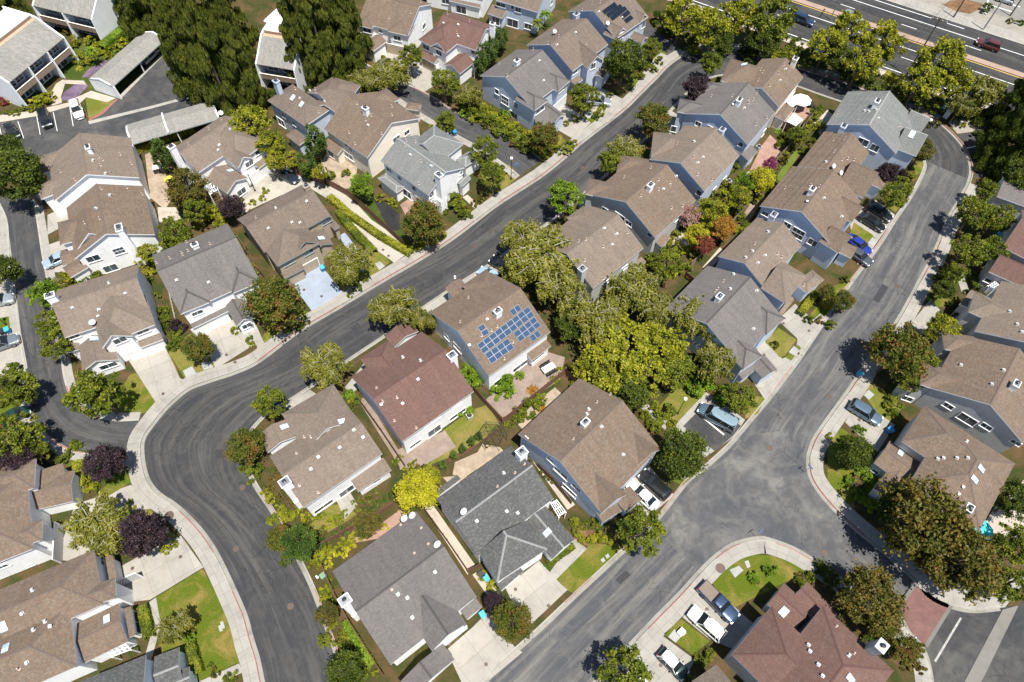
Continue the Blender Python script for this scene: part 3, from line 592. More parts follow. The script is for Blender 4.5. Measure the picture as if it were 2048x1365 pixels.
def _proto_pipe():
    m = MB(); m.lathe((0,0,-0.1), [(0.19,0.1),(0.17,0.13),(0.075,0.16),(0.07,0.50),(0.095,0.50),(0.095,0.56),(0.03,0.58)], 10); return m.mesh('vent_pipe', M_PIPE)
def _proto_cyl():
    m = MB(); m.lathe((0,0,-0.1), [(0.2,0.1),(0.18,0.35),(0.24,0.36),(0.24,0.52),(0.1,0.6)], 12); return m.mesh('turbine_vent', M_METAL)
def _proto_dish():
    m = MB(); n = 16; c = Vector((0,0,0.75)); ax = Vector((0.55,-0.5,0.67)).normalized(); u = ax.orthogonal().normalized(); v = ax.cross(u)
    rings = [[c + ax*(0.16*(r/0.45)**2) + (u*math.cos(2*math.pi*k/n)+v*math.sin(2*math.pi*k/n)*0.9)*r for k in range(n)] for r in (0.02, 0.2, 0.35, 0.45)]
    for a, b in zip(rings, rings[1:]):
        for k in range(n): m.quad(a[k], a[(k+1)%n], b[(k+1)%n], b[k]); m.quad(b[k]-ax*0.02, b[(k+1)%n]-ax*0.02, a[(k+1)%n]-ax*0.02, a[k]-ax*0.02)
    m.tube([(0,0,-0.05),(0,0,0.5),c-ax*0.02], 0.03); m.tube([c-u*0.42, c+ax*0.42], 0.02); m.box(c+ax*0.42, u, v, ax, 0.05, 0.05, 0.08)
    return m.mesh('satellite_dish', M_DISH)
PV, PP, PC_, PD = _proto_vent(), _proto_pipe(), _proto_cyl(), _proto_dish()

def block(kind, A, B, C, z, slope, idx, roof, cap, trim, wall, ov=0.45, th=0.2, wz=None, z0=-0.02, closed=True):
    """one roof volume with the walls under it. A-B is one eave, C lies on the opposite eave; kinds: g gable, h hip, a/b hip at the A/B end, s shed rising from A-B"""
    A, B, C = Vector(A), Vector(B), Vector(C); z += 0.003*idx; ov += 0.0023*idx
    d = (B-A); d.z = 0; L = d.length; d.normalize(); n = Vector((-d.y, d.x, 0)); W = (C-A).dot(n)
    if W < 0: A = A + d*L; d = -d; n = -n; W = (C-A).dot(n); kind = {'a': 'b', 'b': 'a'}.get(kind, kind)
    if kind == 'h' and L < W:
        A, d, n, L, W = A, n, d, W, L
        flip = True
    P = lambda s, t, h: Vector((A.x, A.y, 0)) + d*s + n*t + Vector((0, 0, h))
    faces = []; ridges = []; ends = []
    if kind == 's':
        rise = slope*W
        faces.append([P(0,0,z), P(L,0,z), P(L,W,z+rise), P(0,W,z+rise)])
        per = [(P(0,0,z), P(L,0,z)), (P(L,0,z), P(L,W,z+rise)), (P(L,W,z+rise), P(0,W,z+rise)), (P(0,W,z+rise), P(0,0,z))]
        top = lambda s, t: z + slope*t
    else:
        H2 = W/2; rise = slope*H2
        s0 = H2 if kind in 'ah' else 0.0; s1 = L-H2 if kind in 'bh' else L
        if s1 < s0: s0 = s1 = (s0+s1)/2 if kind == 'h' else (L if kind == 'a' else 0.0)
        r0, r1 = P(s0, H2, z+rise), P(s1, H2, z+rise)
        c = [P(0,0,z), P(L,0,z), P(L,W,z), P(0,W,z)]
        lo = [c[0], c[1]] + ([r1, r0] if (r1-r0).length > 0.01 else [r0]); hi = [c[2], c[3]] + ([r0, r1] if (r1-r0).length > 0.01 else [r0])
        faces += [lo, hi]
        if (r1-r0).length > 0.01: ridges.append((r0, r1))
        per = [(c[0], c[1]), (c[2], c[3])]
        if kind in 'ah': faces.append([c[3], c[0], r0]); per.append((c[3], c[0])); ridges += [(c[0], r0), (c[3], r0)]
        else: per += [(c[3], r0), (r0, c[0])]
        if kind in 'bh': faces.append([c[1], c[2], r1]); per.append((c[1], c[2])); ridges += [(c[1], r1), (c[2], r1)]
        else: per += [(c[1], r1), (r1, c[2])]
        def top(s, t):
            h = slope*min(t, W-t)
            if kind in 'ah': h = min(h, slope*s if s0 > 0 else h)
            if kind in 'bh': h = min(h, slope*(L-s) if s1 < L else h)
            return z + h
    for f in faces:
        if (f[1]-f[0]).cross(f[2]-f[0]).z < 0: f.reverse()
        nn = (f[1]-f[0]).cross(f[2]-f[0]).normalized(); e = Z3.cross(nn)
        e = e.normalized() if e.length > 1e-4 else d
        g = nn.cross(e); o = f[0]
        roof.face(f, [((p-A).dot(e), (p-A).dot(g)) for p in f])
        trim.face([p-Vector((0,0,th)) for p in reversed(f)])
    cen = P(L/2, W/2, 0)
    for a, b in per:                                             # fascia and gutter line
        q = [a, b, b-Vector((0,0,th)), a-Vector((0,0,th))]
        out = ((a+b)/2-cen); out.z = 0
        if (q[1]-q[0]).cross(q[2]-q[0]).dot(out) < 0: q.reverse()
        trim.face(q)
    for a, b in ridges:                                          # ridge and hip caps
        e = (b-a).normalized(); s = e.cross(Z3).normalized()*0.13; u = Vector((0,0,0.045)); dn = Vector((0,0,-0.13*slope*0.8+0.03))
        l = (b-a).length
        cap.face([a+u, b+u, b+s+dn, a+s+dn][::-1], [(0,0),(l,0),(l,.17),(0,.17)]); cap.face([a+u, b+u, b-s+dn, a-s+dn], [(0,0),(l,0),(l,.17),(0,.17)])
    if not closed: return d
    g = 0.28 + 0.0021*idx                                         # gable-end overhang
    sa = ov if kind in 'ah' else g; sb = L-(ov if kind in 'bh' else g)
    ta = ov; tb = W-(ov if kind != 's' else 0.02)
    def wtop(s, t): return top(s, t)-th*0.8
    def wallface(a, b, mid=None):
        pts = [P(a[0],a[1],z0), P(b[0],b[1],z0), P(b[0],b[1],wtop(*b))]
        if mid: pts.append(P(mid[0],mid[1],wtop(*mid)))
        pts.append(P(a[0],a[1],wtop(*a)))
        out = (P(a[0],a[1],0)+P(b[0],b[1],0))/2-cen
        if (pts[1]-pts[0]).cross(pts[2]-pts[0]).dot(out) < 0: pts.reverse()
        wall.face(pts)
    wallface((sa,ta),(sb,ta)); wallface((sa,tb),(sb,tb))
    m = None if kind == 's' else W/2
    wallface((sa,ta),(sa,tb),(sa,m) if m and kind not in 'ah' else None); wallface((sb,ta),(sb,tb),(sb,m) if m and kind not in 'bh' else None)
    return d

def bvh(mb): return BVHTree.FromPolygons([tuple(v) for v in mb.v], mb.f)
def look(tree, p):
    r = ray(p).normalized(); h = tree.ray_cast(EYE, r); return h[0], h[1]

def window(root, P, nrm, wd, ht, frame, style='two'):
    nrm = Vector((nrm.x, nrm.y, 0)).normalized()
    if nrm.dot(EYE-P) < 0: nrm = -nrm
    x = Z3.cross(nrm); f = MB(); b = 0.11
    o = P + nrm*0.03
    f.box(o+Z3*(ht/2+b/2), x, nrm, Z3, wd/2+b, 0.045, b/2); f.box(o-Z3*(ht/2+b/2), x, nrm, Z3, wd/2+b+0.05, 0.08, b/2)
    for s in (-1, 1): f.box(o+x*s*(wd/2+b/2), x, nrm, Z3, b/2, 0.043, ht/2)
    if style == 'two' and wd > 0.9: f.box(o-nrm*0.006, x, nrm, Z3, 0.03, 0.03, ht/2)
    if style == 'grid':
        for k in (-1, 1): f.box(o+x*k*wd/6-nrm*0.006, x, nrm, Z3, 0.02, 0.03, ht/2)
        f.box(o-nrm*0.007, x, nrm, Z3, wd/2, 0.028, 0.02)
    fo = f.obj('window', frame, root)
    g = MB(); q = [o-nrm*0.012+x*(i*wd/2)+Z3*(j*ht/2) for i, j in ((-1,-1),(1,-1),(1,1),(-1,1))]
    g.face(q); g.face([p-nrm*0.01 for p in reversed(q)])
    po = g.obj('pane', M_GLASS, fo); return fo

CAPC = dict(grey_shingle=(0.21,0.215,0.21), light_grey_shingle=(0.24,0.25,0.245), red_shingle=(0.10,0.05,0.043), dark_taupe_shingle=(0.065,0.06,0.058), tan_shingle=(0.135,0.112,0.088), rust_brown_shingle=(0.122,0.09,0.074), brown_shingle=(0.124,0.096,0.079))
def capm(m): return plain(m.name+'_ridge', CAPC.get(m.name, (0.3,0.29,0.27)), 0.9, var=0.15, sc=4)
def house(label, zo, roofm, wallm, blocks, chim=(), vents=(), wins=(), garage=(), sky=(), dish=(), cyl=(), solar=(), trimm=None, garm=None, name='house', short=None, cat='house', z0=-0.02, group='houses of the estate', solarm=None):
    Zm = ZOOM[zo]
    def pp(p, o=None):
        o = ZOOM[o] if o else Zm; return (o[0]+p[0]/o[2], o[1]+p[1]/o[2])
    roof, cap, trim, wall = MB(), MB(), MB(), MB(); d0 = None; cs = []
    for i, b in enumerate(blocks):
        kind, a, bb, c = b[:4]; z = b[4] if len(b) > 4 else 5.2; sl_ = b[5] if len(b) > 5 else 0.5; o = b[6] if len(b) > 6 else None
        P = [at(pp(q, o), z) for q in (a, bb, c)]
        dd = block(kind, *P, z, sl_, i, roof, cap, trim, wall, ov=0.30 if z > 4 else 0.25, z0=z0)
        if d0 is None: d0 = dd
        cs += P
    P0 = sum((p for p in cs[:3]), Vector())/3; P0.z = 0
    root = empty(name, P0); tag(root, label, cat, group)
    tr, tw = bvh(roof), bvh(wall)
    nr = len(roof.f); roof.v += cap.v; roof.f += [[i+len(roof.v)-len(cap.v) for i in f] for f in cap.f]; roof.uv += cap.uv
    ro = roof.obj('roof', roofm, root); ro.data.materials.append(capm(roofm))
    for pl in ro.data.polygons[nr:]: pl.material_index = 1
    wall.obj('wall', wallm, root); trim.obj('fascia', trimm or M_TRIM, root)
    rz = math.atan2(d0.y, d0.x); d0 = Vector((d0.x, d0.y, 0)).normalized(); n0 = Vector((-d0.y, d0.x, 0))
    for c in chim:
        p, zt, wd, side = c[:4]; T = at(pp(p), zt); wd2 = c[4] if len(c) > 4 else wd*0.7
        m = MB(); zb = 0.0
        if not side:
            h = tr.ray_cast(Vector((T.x, T.y, 40)), Vector((0,0,-1)))[0]; zb = (h.z if h else zt-1.8)-0.7
        m.box(Vector((T.x,T.y,(zt+zb)/2)), d0, n0, Z3, wd/2, wd2/2, (zt-zb)/2)
        m.box(Vector((T.x,T.y,zt-0.06)), d0, n0, Z3, wd/2+0.07, wd2/2+0.07, 0.09)
        if side and zt > 5: m.box(Vector((T.x,T.y,1.5)), d0, n0, Z3, wd/2+0.002, wd2/2+0.3, 1.5)
        co_ = m.obj('chimney', wallm if side else M_TRIM, root)
        k = MB(); k.lathe((T.x,T.y,zt+0.03), [(0.17,0),(0.17,0.25),(0.25,0.26),(0.25,0.34),(0.08,0.42)], 12); k.obj('flue', M_FLUE, co_)
        k = MB(); k.box(Vector((T.x,T.y,zt+0.045)), d0, n0, Z3, wd/2-0.02, wd2/2-0.02, 0.012); k.obj('chimney_cap', M_METAL, co_)
    for v in vents:
        P, nn = look(tr, pp(v[:2]))
        if P is None: continue
        if nn.z < 0: nn = -nn
        k = v[2] if len(v) > 2 else 'p'
        if k == 'v':
            down = Vector((nn.x, nn.y, 0)); down = down.normalized() if down.length > .05 else n0
            y = (-down - nn*(-down).dot(nn)).normalized(); x = y.cross(nn)
            link('roof_vent', PV, root, P, basis=Matrix((x, y, nn)).transposed().to_4x4())
        else: link('vent_pipe', PP, root, P)
    for v in cyl:
        P, nn = look(tr, pp(v)); 
        if P: link('turbine_vent', PC_, root, P)
    for v in dish:
        P, nn = look(tr, pp(v))
        if P: link('satellite_dish', PD, root, P)
    for v in sky:
        P, nn = look(tr, pp(v))
        if P is None: continue
        down = Vector((nn.x, nn.y, 0)).normalized(); y = (-down - nn*(-down).dot(nn)).normalized(); x = y.cross(nn)
        m = MB(); m.box(P+nn*0.06, x, y, nn, 0.40, 0.58, 0.07); so_ = m.obj('skylight', M_METAL, root)
        m = MB(); m.box(P+nn*0.135, x, y, nn, 0.34, 0.52, 0.012); m.obj('pane', M_SKYL, so_)
    for v in wins:
        P, nn = look(tw, pp(v[:2]))
        if P is None or abs(nn.z) > 0.3: continue
        hz = v[3]/2+0.1
        if P.z < hz: P.z = hz
        window(root, P, nn, v[2], v[3], trimm or M_TRIM, v[4] if len(v) > 4 else 'two')
    for v in garage:
        P, nn = look(tw, pp(v[:2]))
        if P is None or abs(nn.z) > 0.3: continue
        nn = Vector((nn.x,nn.y,0)).normalized(); nn = nn if nn.dot(EYE-P) > 0 else -nn
        x = Z3.cross(nn); m = MB(); P = Vector((P.x, P.y, 0)); wd, ht = v[2], v[3]
        for k in range(4): m.box(P+nn*0.03+Z3*(ht*(k+0.5)/4), x, nn, Z3, wd/2, 0.03, ht/8-0.012)
        m.box(P+nn*0.015+Z3*(ht/2), x, nn, Z3, wd/2+0.001, 0.02, ht/2)
        m.obj('garage_door', garm or M_TRIM, root)
        m = MB(); m.box(P+nn*0.02+Z3*(ht+0.07), x, nn, Z3, wd/2+0.14, 0.045, 0.07)
        for s in (-1, 1): m.box(P+nn*0.02+x*s*(wd/2+0.07)+Z3*(ht/2), x, nn, Z3, 0.07, 0.043, ht/2)
        m.obj('door_frame', M_TRIM, root)
    for a in solar:
        tl, trp, bl, nc, nr = a
        Q = [look(tr, pp(q)) for q in (tl, trp, bl)]
        if any(q[0] is None for q in Q): continue
        nn = Q[0][1]; nn = nn if nn.z > 0 else -nn; o = Q[0][0]
        X = Q[1][0]-o; Y = Q[2][0]-o; X -= nn*X.dot(nn); x = X.normalized(); y = x.cross(nn); y = y if y.dot(Y) > 0 else -y
        lw, lh = X.length/nc, Y.dot(y)/nr
        for i in range(nc):
            for j in range(nr):
                c = o + x*(lw*(i+0.5)) + y*(lh*(j+0.5)) + nn*0.1
                m = MB(); m.box(c, x, y, nn, lw/2-0.008, lh/2-0.008, 0.02); fr = m.obj('solar_panel', M_FLUE if solarm else plain('panel_frame', (0.30,0.33,0.36), 0.4, 0.4, 0.05), root)
                m = MB(); q = [c+nn*0.0225+x*(sx*(lw/2-0.04))+y*(sy*(lh/2-0.04)) for sx, sy in ((-1,-1),(1,-1),(1,1),(-1,1))]
                if (q[1]-q[0]).cross(q[2]-q[0]).dot(nn) < 0: q.reverse()
                cells = [((p-o).dot(x), (p-o).dot(y)) for p in q]
                m.face(q, cells); m.obj('solar_cells', M_SOLARD if solarm else M_SOLAR, fr)
    HOUSES.append((short or label, P0, root)); return root, tr, tw
M_TRIM = TRIM()
def _solar(k=1.0):
    m, nt, p = newmat('solar_cells'); p.inputs['Roughness'].default_value = 0.12; p.inputs['Specular IOR Level'].default_value = 0.6
    b = N(nt, 'ShaderNodeTexBrick'); b.offset = 0; nt.links.new(uvw(nt), b.inputs['Vector'])
    b.inputs['Brick Width'].default_value = 0.16; b.inputs['Row Height'].default_value = 0.16; b.inputs['Mortar Size'].default_value = 0.008; b.inputs['Scale'].default_value = 1
    b.inputs['Color1'].default_value = (0.024*k,0.05*k,0.10*k,1); b.inputs['Color2'].default_value = (0.03*k,0.06*k,0.115*k,1); b.inputs['Mortar'].default_value = (0.09*k,0.12*k,0.17*k,1)
    nt.links.new(b.outputs['Color'], p.inputs['Base Color']); return m
M_SOLAR = _solar(); M_SOLARD = _solar(0.2)
# ------------------------------------------------------------------ the houses, roof by roof (corners sighted in zoomed views of the site)
V = 'v'
house('brown-roofed white house by the car park at upper left', 'ZA', TAN(), WHITE(), [('g', (1655, 800), (1520, 190), (370, 1205)), ('a', (165, 1130), (600, 960), (60, 935), 4.9, 0.62), ('a', (180, 740), (600, 600), (50, 510), 4.9, 0.62)],
  chim=[((870,330),9.2,.9,0)], vents=[(950,545,V),(1050,495),(1105,540),(1075,620),(1140,745,V),(690,845),(470,715),(1540,600),(1370,455)], dish=[(1410,150)], short='the white house by the car park')
house('long brown-roofed white house with a tall side chimney beside the left alley', 'ZC', RUST(), WHITE(), [('g', (1500, 745), (1340, 85), (370, 860)), ('g', (1020, 790), (930, 450), (440, 1100), 5.2, 0.85), ('a', (205, 890), (600, 780), (150, 590), 5.2, 0.62), ('g', (245, 1175), (500, 1100), (205, 970), 2.9, 0.4), ('g', (350, 1335), (590, 1190), (320, 1150), 2.9, 0.4)],
  chim=[((1005,650),8.4,1.4,1,.9)], vents=[(880,215,V),(705,390,V),(750,535),(545,595),(770,130),(1120,115),(1330,205)], wins=[(660,1075,1.8,1.2),(1010,970,1.5,1.3,'grid'),(900,1210,1.9,1.4)], short='the white house with the tall chimney')
house('brown-roofed white house with a white dish inside the bend of the left alley', 'Z5', TAN(), WHITE(), [('g', (280, 885), (1240, 565), (1110, 55)), ('a', (1310, 735), (1200, 400), (690, 975), 5.2, 0.62), ('g', (1050, 865), (990, 690), (700, 990), 5.1, 0.85), ('g', (890, 1135), (840, 850), (480, 1245), 2.9, 0.55), ('h', (315, 1055), (450, 1015), (275, 930), 2.9, 0.4), ('s', (1140, 1000), (1400, 905), (1380, 845), 2.6, 0.4)],
  chim=[((105,400),8.6,1.2,1,.8)], vents=[(785,270,V),(970,380,V),(370,545,V),(670,565,V),(660,640,V)], sky=[(615,900)], wins=[(390,870,1.3,.8),(910,915,1.6,1.1),(1170,815,1.6,.8),(780,1205,2.2,1.0)], garage=[(1240,1050,4.9,2.1)], dish=[(620,740)], short='the white house in the alley bend')
house('dark-grey-roofed white house with a gabled porch beside its two-car driveway', 'Z2', DGREY(), WHITE(), [('g', (218, 712), (778, 458), (15, 290)), ('a', (430, 625), (350, 430), (222, 728), 5.2, 0.62), ('a', (790, 478), (700, 300), (600, 585), 5.2, 0.62), ('g', (620, 800), (540, 655), (740, 735), 2.9, 0.6), ('s', (305, 815), (560, 690), (550, 665), 2.6, 0.4)],
  chim=[((318,212),8.3,.9,0)], vents=[(230,275),(235,292),(275,262),(190,468,V),(420,483,V),(50,348),(145,315),(265,200),(432,212)], wins=[(340,703,1.5,.8),(695,795,1.3,1.0)], garage=[(430,790,4.9,2.1)], short='the dark-grey-roofed house with a porch')
house('brown-roofed white house with two front gables above a black parked sedan', 'ZB', TAN(), WHITE(), [('g', (500, 880), (1200, 400), (205, 540)), ('a', (1395, 485), (1100, 280), (1000, 800), 5.2, 0.62), ('g', (1215, 690), (1100, 600), (1000, 805), 5.1, 0.85), ('g', (1140, 950), (810, 730), (880, 1160), 2.9, 0.5), ('s', (1285, 825), (1480, 680), (1440, 640), 2.6, 0.4)],
  chim=[((145,540),8.4,1.0,1,.8)], vents=[(910,325,V),(770,525,V),(755,590,V),(800,195),(640,320),(375,525)], sky=[(910,860)], wins=[(1290,605,1.6,.9),(1160,765,1.4,1.0),(1060,1130,1.6,1.2)], garage=[(1340,880,4.9,2.1)], dish=[(805,150)], short='the house with two front gables')
house('tan house with brown roof above a blue-grey painted driveway', 'ZD', BROWN(), TANW(), [('g', (400, 800), (1190, 360), (105, 395)), ('a', (1070, 690), (925, 515), (550, 955), 5.2, 0.62), ('g', (1065, 690), (980, 560), (800, 850), 5.1, 0.85), ('g', (1220, 700), (1100, 500), (1085, 925), 2.9, 0.5), ('h', (1310, 495), (1190, 375), (1240, 540), 2.9, 0.4), ('s', (645, 1115), (885, 990), (850, 945), 2.6, 0.4)],
  chim=[((905,10),7.6,.9,1,.7)], vents=[(910,195,V),(545,280,V),(735,445,V),(830,450,V),(455,515,V),(310,395)], sky=[(1080,635)], wins=[(700,920,1.6,.9),(930,795,1.5,1.1),(1150,432,1.6,.8)], garage=[(900,1045,4.9,2.1)], trimm=GTRIM(), garm=TANW(), short='the tan house')
house('wide hipped brown-roofed house with grey-blue walls in front of the redwoods', 'ZE', BROWN(), BLUEG(), [('h', (85, 345), (515, 640), (850, 480)), ('b', (850, 480), (1130, 300), (515, 270)), ('b', (600, 420), (860, 90), (900, 500), 5.0, 0.5), ('h', (290, 740), (440, 860), (365, 645), 2.8, 0.4)],
  chim=[((180,125),8.6,1.0,1,.8)], vents=[(570,240,V),(630,225),(635,260),(450,330,V),(740,365,V),(665,490),(400,225)], sky=[(375,320),(475,395)], wins=[(265,515,.8,1),(385,610,.8,1),(250,620,1.8,1.6)], short='the hipped house by the redwoods')
house('brown-roofed cream house with a flagstone patio and sunroom', 'ZE', RUST(), CREAM(), [('g', (730, 670), (1220, 1000), (1870, 580)), ('a', (1590, 330), (1380, 450), (1350, 250), 5.2, 0.62), ('h', (1810, 465), (1650, 440), (1720, 370), 2.9, 0.4), ('s', (710, 860), (880, 970), (930, 890), 2.5, 0.35)],
  chim=[((1195,430),9.3,1.0,0)], vents=[(1265,525),(1205,580),(1235,630,V),(1385,735),(1500,420),(1500,520),(1105,390),(1015,720),(1085,850)], dish=[(1800,600)], wins=[(1670,715,1.1,.9),(1550,785,1.5,.9),(985,850,.8,.9),(1030,900,.9,.9),(1010,980,2.2,1.2),(810,960,1.2,1.4)], short='the cream house with a flagstone patio')
house('light-grey-roofed white house with a street-side chimney at the alley corner', 'ZF', LGREY(), WHITE(), [('g', (140, 530), (755, 980), (1235, 625)), ('a', (1215, 310), (900, 560), (820, 80), 5.2, 0.62), ('h', (1440, 480), (1240, 610), (1340, 370), 2.9, 0.45), ('g', (1130, 820), (1240, 715), (1190, 875), 2.8, 0.6), ('h', (100, 760), (340, 950), (430, 860), 2.6, 0.35)],
  chim=[((895,710),8.4,1.2,1,.8)], vents=[(470,280),(590,295),(455,340),(530,455,V),(800,600,V),(665,545),(635,840)], wins=[(800,970,.8,1.2),(1185,690,.5,.6),(385,755,.8,.8),(570,885,.9,.9),(250,650,1.2,.8),(490,990,1.8,1.7),(640,1060,1.6,1.6),(880,1100,.9,1.2)], short='the light-grey-roofed corner house')
house('brown-roofed house with grey front at the top of the upper alley', 'ZG', RUST(), WHITE(), [('g', (105, 290), (790, 485), (1270, 95)), ('a', (300, 390), (400, 250), (110, 310), 5.2, 0.62), ('a', (790, 488), (900, 320), (520, 410), 5.2, 0.62), ('g', (320, 700), (500, 565), (230, 560), 2.9, 0.5)],
  vents=[(825,185),(535,255),(1075,75),(965,35)], wins=[(235,420,1.6,.9),(645,525,1.5,1),(1010,360,1.2,1.1),(420,430,.6,.6)], garage=[(600,700,4.9,2.1)], short='the grey-fronted house up the alley', garm=TANW())
house('red-roofed house with grey front beside tall cypresses', 'ZG', RED(), WHITE(), [('g', (1130, 480), (1720, 690), (1400, 165)), ('a', (1310, 725), (1560, 520), (920, 555), 5.2, 0.62), ('g', (1310, 725), (1400, 640), (1090, 640), 5.1, 0.85), ('g', (1500, 1010), (1700, 850), (1250, 915), 2.9, 0.55), ('s', (950, 760), (1150, 870), (1170, 800), 2.5, 0.4)],
  chim=[((1945,320),7.8,.9,1,.7)], vents=[(1280,320,V),(1480,340,V),(1460,460),(1480,500,V),(1330,200),(1630,300)], wins=[(1040,650,1.5,.9),(1215,725,1.2,1),(1680,715,.7,.7)], garage=[(1080,890,3.6,2.0)], garm=TANW(), sky=[(1435,745)], short='the red-roofed house by the cypresses')
house('blue-walled house with dark grey roof on the corner of the upper alley', 'ZH', DGREY(), BLUEG(), [('g', (720, 910), (1150, 580), (80, 570)), ('a', (925, 840), (700, 700), (765, 960), 5.2, 0.62), ('a', (1190, 600), (950, 480), (1000, 710), 5.2, 0.62), ('g', (1010, 1100), (790, 930), (1115, 1005), 2.9, 0.6), ('s', (795, 1140), (1000, 1090), (900, 1000), 2.6, 0.35)],
  chim=[((560,360),9.0,1.0,0)], vents=[(820,370,V),(870,605,V),(350,405),(750,240),(440,550)], wins=[(320,735,.9,1),(415,840,1.7,1.7,'grid'),(550,900,1,1.2),(525,1050,2,1.2),(830,950,2.2,.9),(1080,710,1.5,.8)], garage=[(1050,870,4.9,2.1)], short='the blue-walled corner house')
house('brown-roofed blue-sided house second from the corner of the upper alley', 'ZH', BROWN(), BLUEG(), [('g', (1220, 490), (1640, 170), (630, 205)), ('g', (1395, 455), (1180, 270), (1560, 330), 5.2, 0.85), ('g', (1580, 575), (1700, 400), (1480, 530), 2.9, 0.45), ('s', (1250, 660), (1340, 590), (1300, 545), 2.6, 0.4)],
  vents=[(1030,180,V),(925,170),(1055,80),(1250,35,V),(1380,170)], dish=[(995,60)], wins=[(1250,498,1.2,.8),(1460,430,1.0,1.2)], short='the second house along the upper street')
house('brown-roofed blue-sided house with dark solar strips at the top of the street', 'ZI', BROWN(), BLUEG(), [('g', (900, 630), (1420, 270), (45, 240)), ('g', (910, 640), (690, 540), (1090, 500), 5.2, 0.85), ('g', (1285, 375), (1065, 275), (1450, 285), 5.2, 0.85), ('g', (1310, 700), (1090, 590), (1405, 600), 2.9, 0.6)],
  chim=[((265,225),7.8,1.1,1,.8)], vents=[(620,195,V),(355,175),(650,45),(515,70),(990,285,V)], dish=[(750,430)], wins=[(980,580,1.3,1.2),(1340,400,1.0,1.3)],
  solar=[((670,180),(870,40),(725,235),4,1),((735,235),(960,70),(790,285),5,1),((795,288),(1030,105),(850,335),5,1),((960,260),(1085,165),(1015,310),3,1),((1020,325),(1130,245),(1070,380),2,1)], solarm='dark', short='the house with dark solar strips')
house('grey-blue house with brown roof cut by the upper edge of the view', 'Z3z', BROWN(), BLUEG(), [('g', (590, 0), (965, 110), (1250, -120)), ('s', (515, 120), (650, 165), (685, 115), 2.6, 0.4)],
  wins=[(635,45,2,.8),(740,65,.6,.8),(790,90,1.2,1),(740,210,2.4,1.7),(880,240,1.6,1.2),(1090,20,1,1.2),(590,190,1.6,1.7)], short='the grey-blue house at the upper edge')
house('white house with pale sunroom roof at the upper edge of the view', 'Z3z', BROWN(), WHITE(), [('g', (-60, -150), (480, -40), (700, -260)), ('s', (170, 5), (445, 70), (480, 15), 2.7, 0.3)], wins=[(140,12,1.6,1.2),(280,90,2.2,1.6)], short='the sunroom house at the upper edge')
house('brown-roofed cream house at the top of the middle block', 'ZJ', RUST(), CREAM(), [('g', (1490, 680), (1800, 285), (1260, 50)), ('a', (720, 335), (1100, 450), (890, 55), 5.2, 0.62), ('h', (1420, 790), (1560, 630), (1670, 715), 2.7, 0.4)],
  chim=[((1700,45),8.2,1.0,1,.8)], vents=[(1240,200),(1270,230),(1560,190,V),(1475,250),(1490,335,V),(1355,410),(1210,340),(1545,135)], sky=[(1030,130)], wins=[(1650,540,1.6,1),(1560,640,1.2,1)], short='the top house of the middle block')
house('dark-grey-roofed blue-sided house in the upper middle block', 'ZJ', DGREY(), BLUEG(), [('g', (1080, 1170), (1430, 745), (330, 660)), ('a', (150, 735), (450, 800), (275, 580), 5.2, 0.62), ('a', (440, 485), (700, 560), (610, 355), 5.2, 0.62), ('s', (1090, 1375), (1210, 1255), (1130, 1175), 2.6, 0.3)],
  chim=[((970,580),9.0,1.0,0)], cyl=[(875,660)], vents=[(600,545),(875,540),(1085,585),(1140,590),(1085,635),(1025,695,V),(1185,915),(1320,825),(1190,495)], wins=[(430,900,1,.9),(610,975,1.8,1),(110,965,.9,1.2),(985,1165,.8,.9),(1190,1150,1,1.2),(1270,1040,1,1.2)], short='the dark-grey-roofed house uphill')
house('brown-roofed house third from the top of the middle block, chimney on its upper gable', 'ZK', TAN(), BLUEG(), [('g', (1215, 745), (1555, 395), (690, 420)), ('a', (690, 400), (900, 430), (770, 170), 5.2, 0.62)],
  chim=[((1390,140),8.1,1.0,1,.8)], vents=[(1115,265,V),(1195,415,V),(1105,420),(1145,470,V),(980,490,V),(1145,590),(1285,640),(945,285)], wins=[(1300,750,1,1.2),(1400,640,1,1.2),(1160,760,.8,1)], short='the third house of the middle block')
house('brown-roofed house with a white roof chimney and grey gable end facing the street trees', 'ZK', RUST(), GREYW(), [('g', (735, 1200), (1130, 830), (240, 660)), ('a', (45, 770), (330, 840), (110, 620), 5.2, 0.62), ('a', (355, 555), (650, 600), (440, 400), 5.2, 0.62), ('s', (800, 1290), (885, 1195), (835, 1145), 2.6, 0.3)],
  chim=[((690,680),9.2,1.0,0)], vents=[(765,640),(765,735),(810,725,V),(935,600,V),(880,670),(690,520),(430,615),(590,795),(1000,895),(890,915)], wins=[(240,935,1.1,1.2),(385,1005,1.9,1.5),(475,1058,1.1,.9),(680,1172,.8,.7),(950,1010,1,.8)], short='the grey-gabled house')
house('tan-brown-roofed house half hidden by weeping birches with a lower-end chimney', 'ZL', TAN(), GREYW(), [('g', (510, 1115), (1110, 630), (410, 165)), ('a', (200, 270), (480, 500), (390, 130), 5.2, 0.62), ('s', (930, 1010), (1140, 790), (1080, 745), 2.6, 0.3)],
  chim=[((385,875),8.1,1.0,1,.9)], vents=[(640,400,V),(790,465,V),(735,590,V),(630,625),(340,560),(425,535),(920,455),(410,785),(635,1000)], wins=[(880,870,1.2,.7),(680,1030,1.2,.7)], short='the house behind the birches')
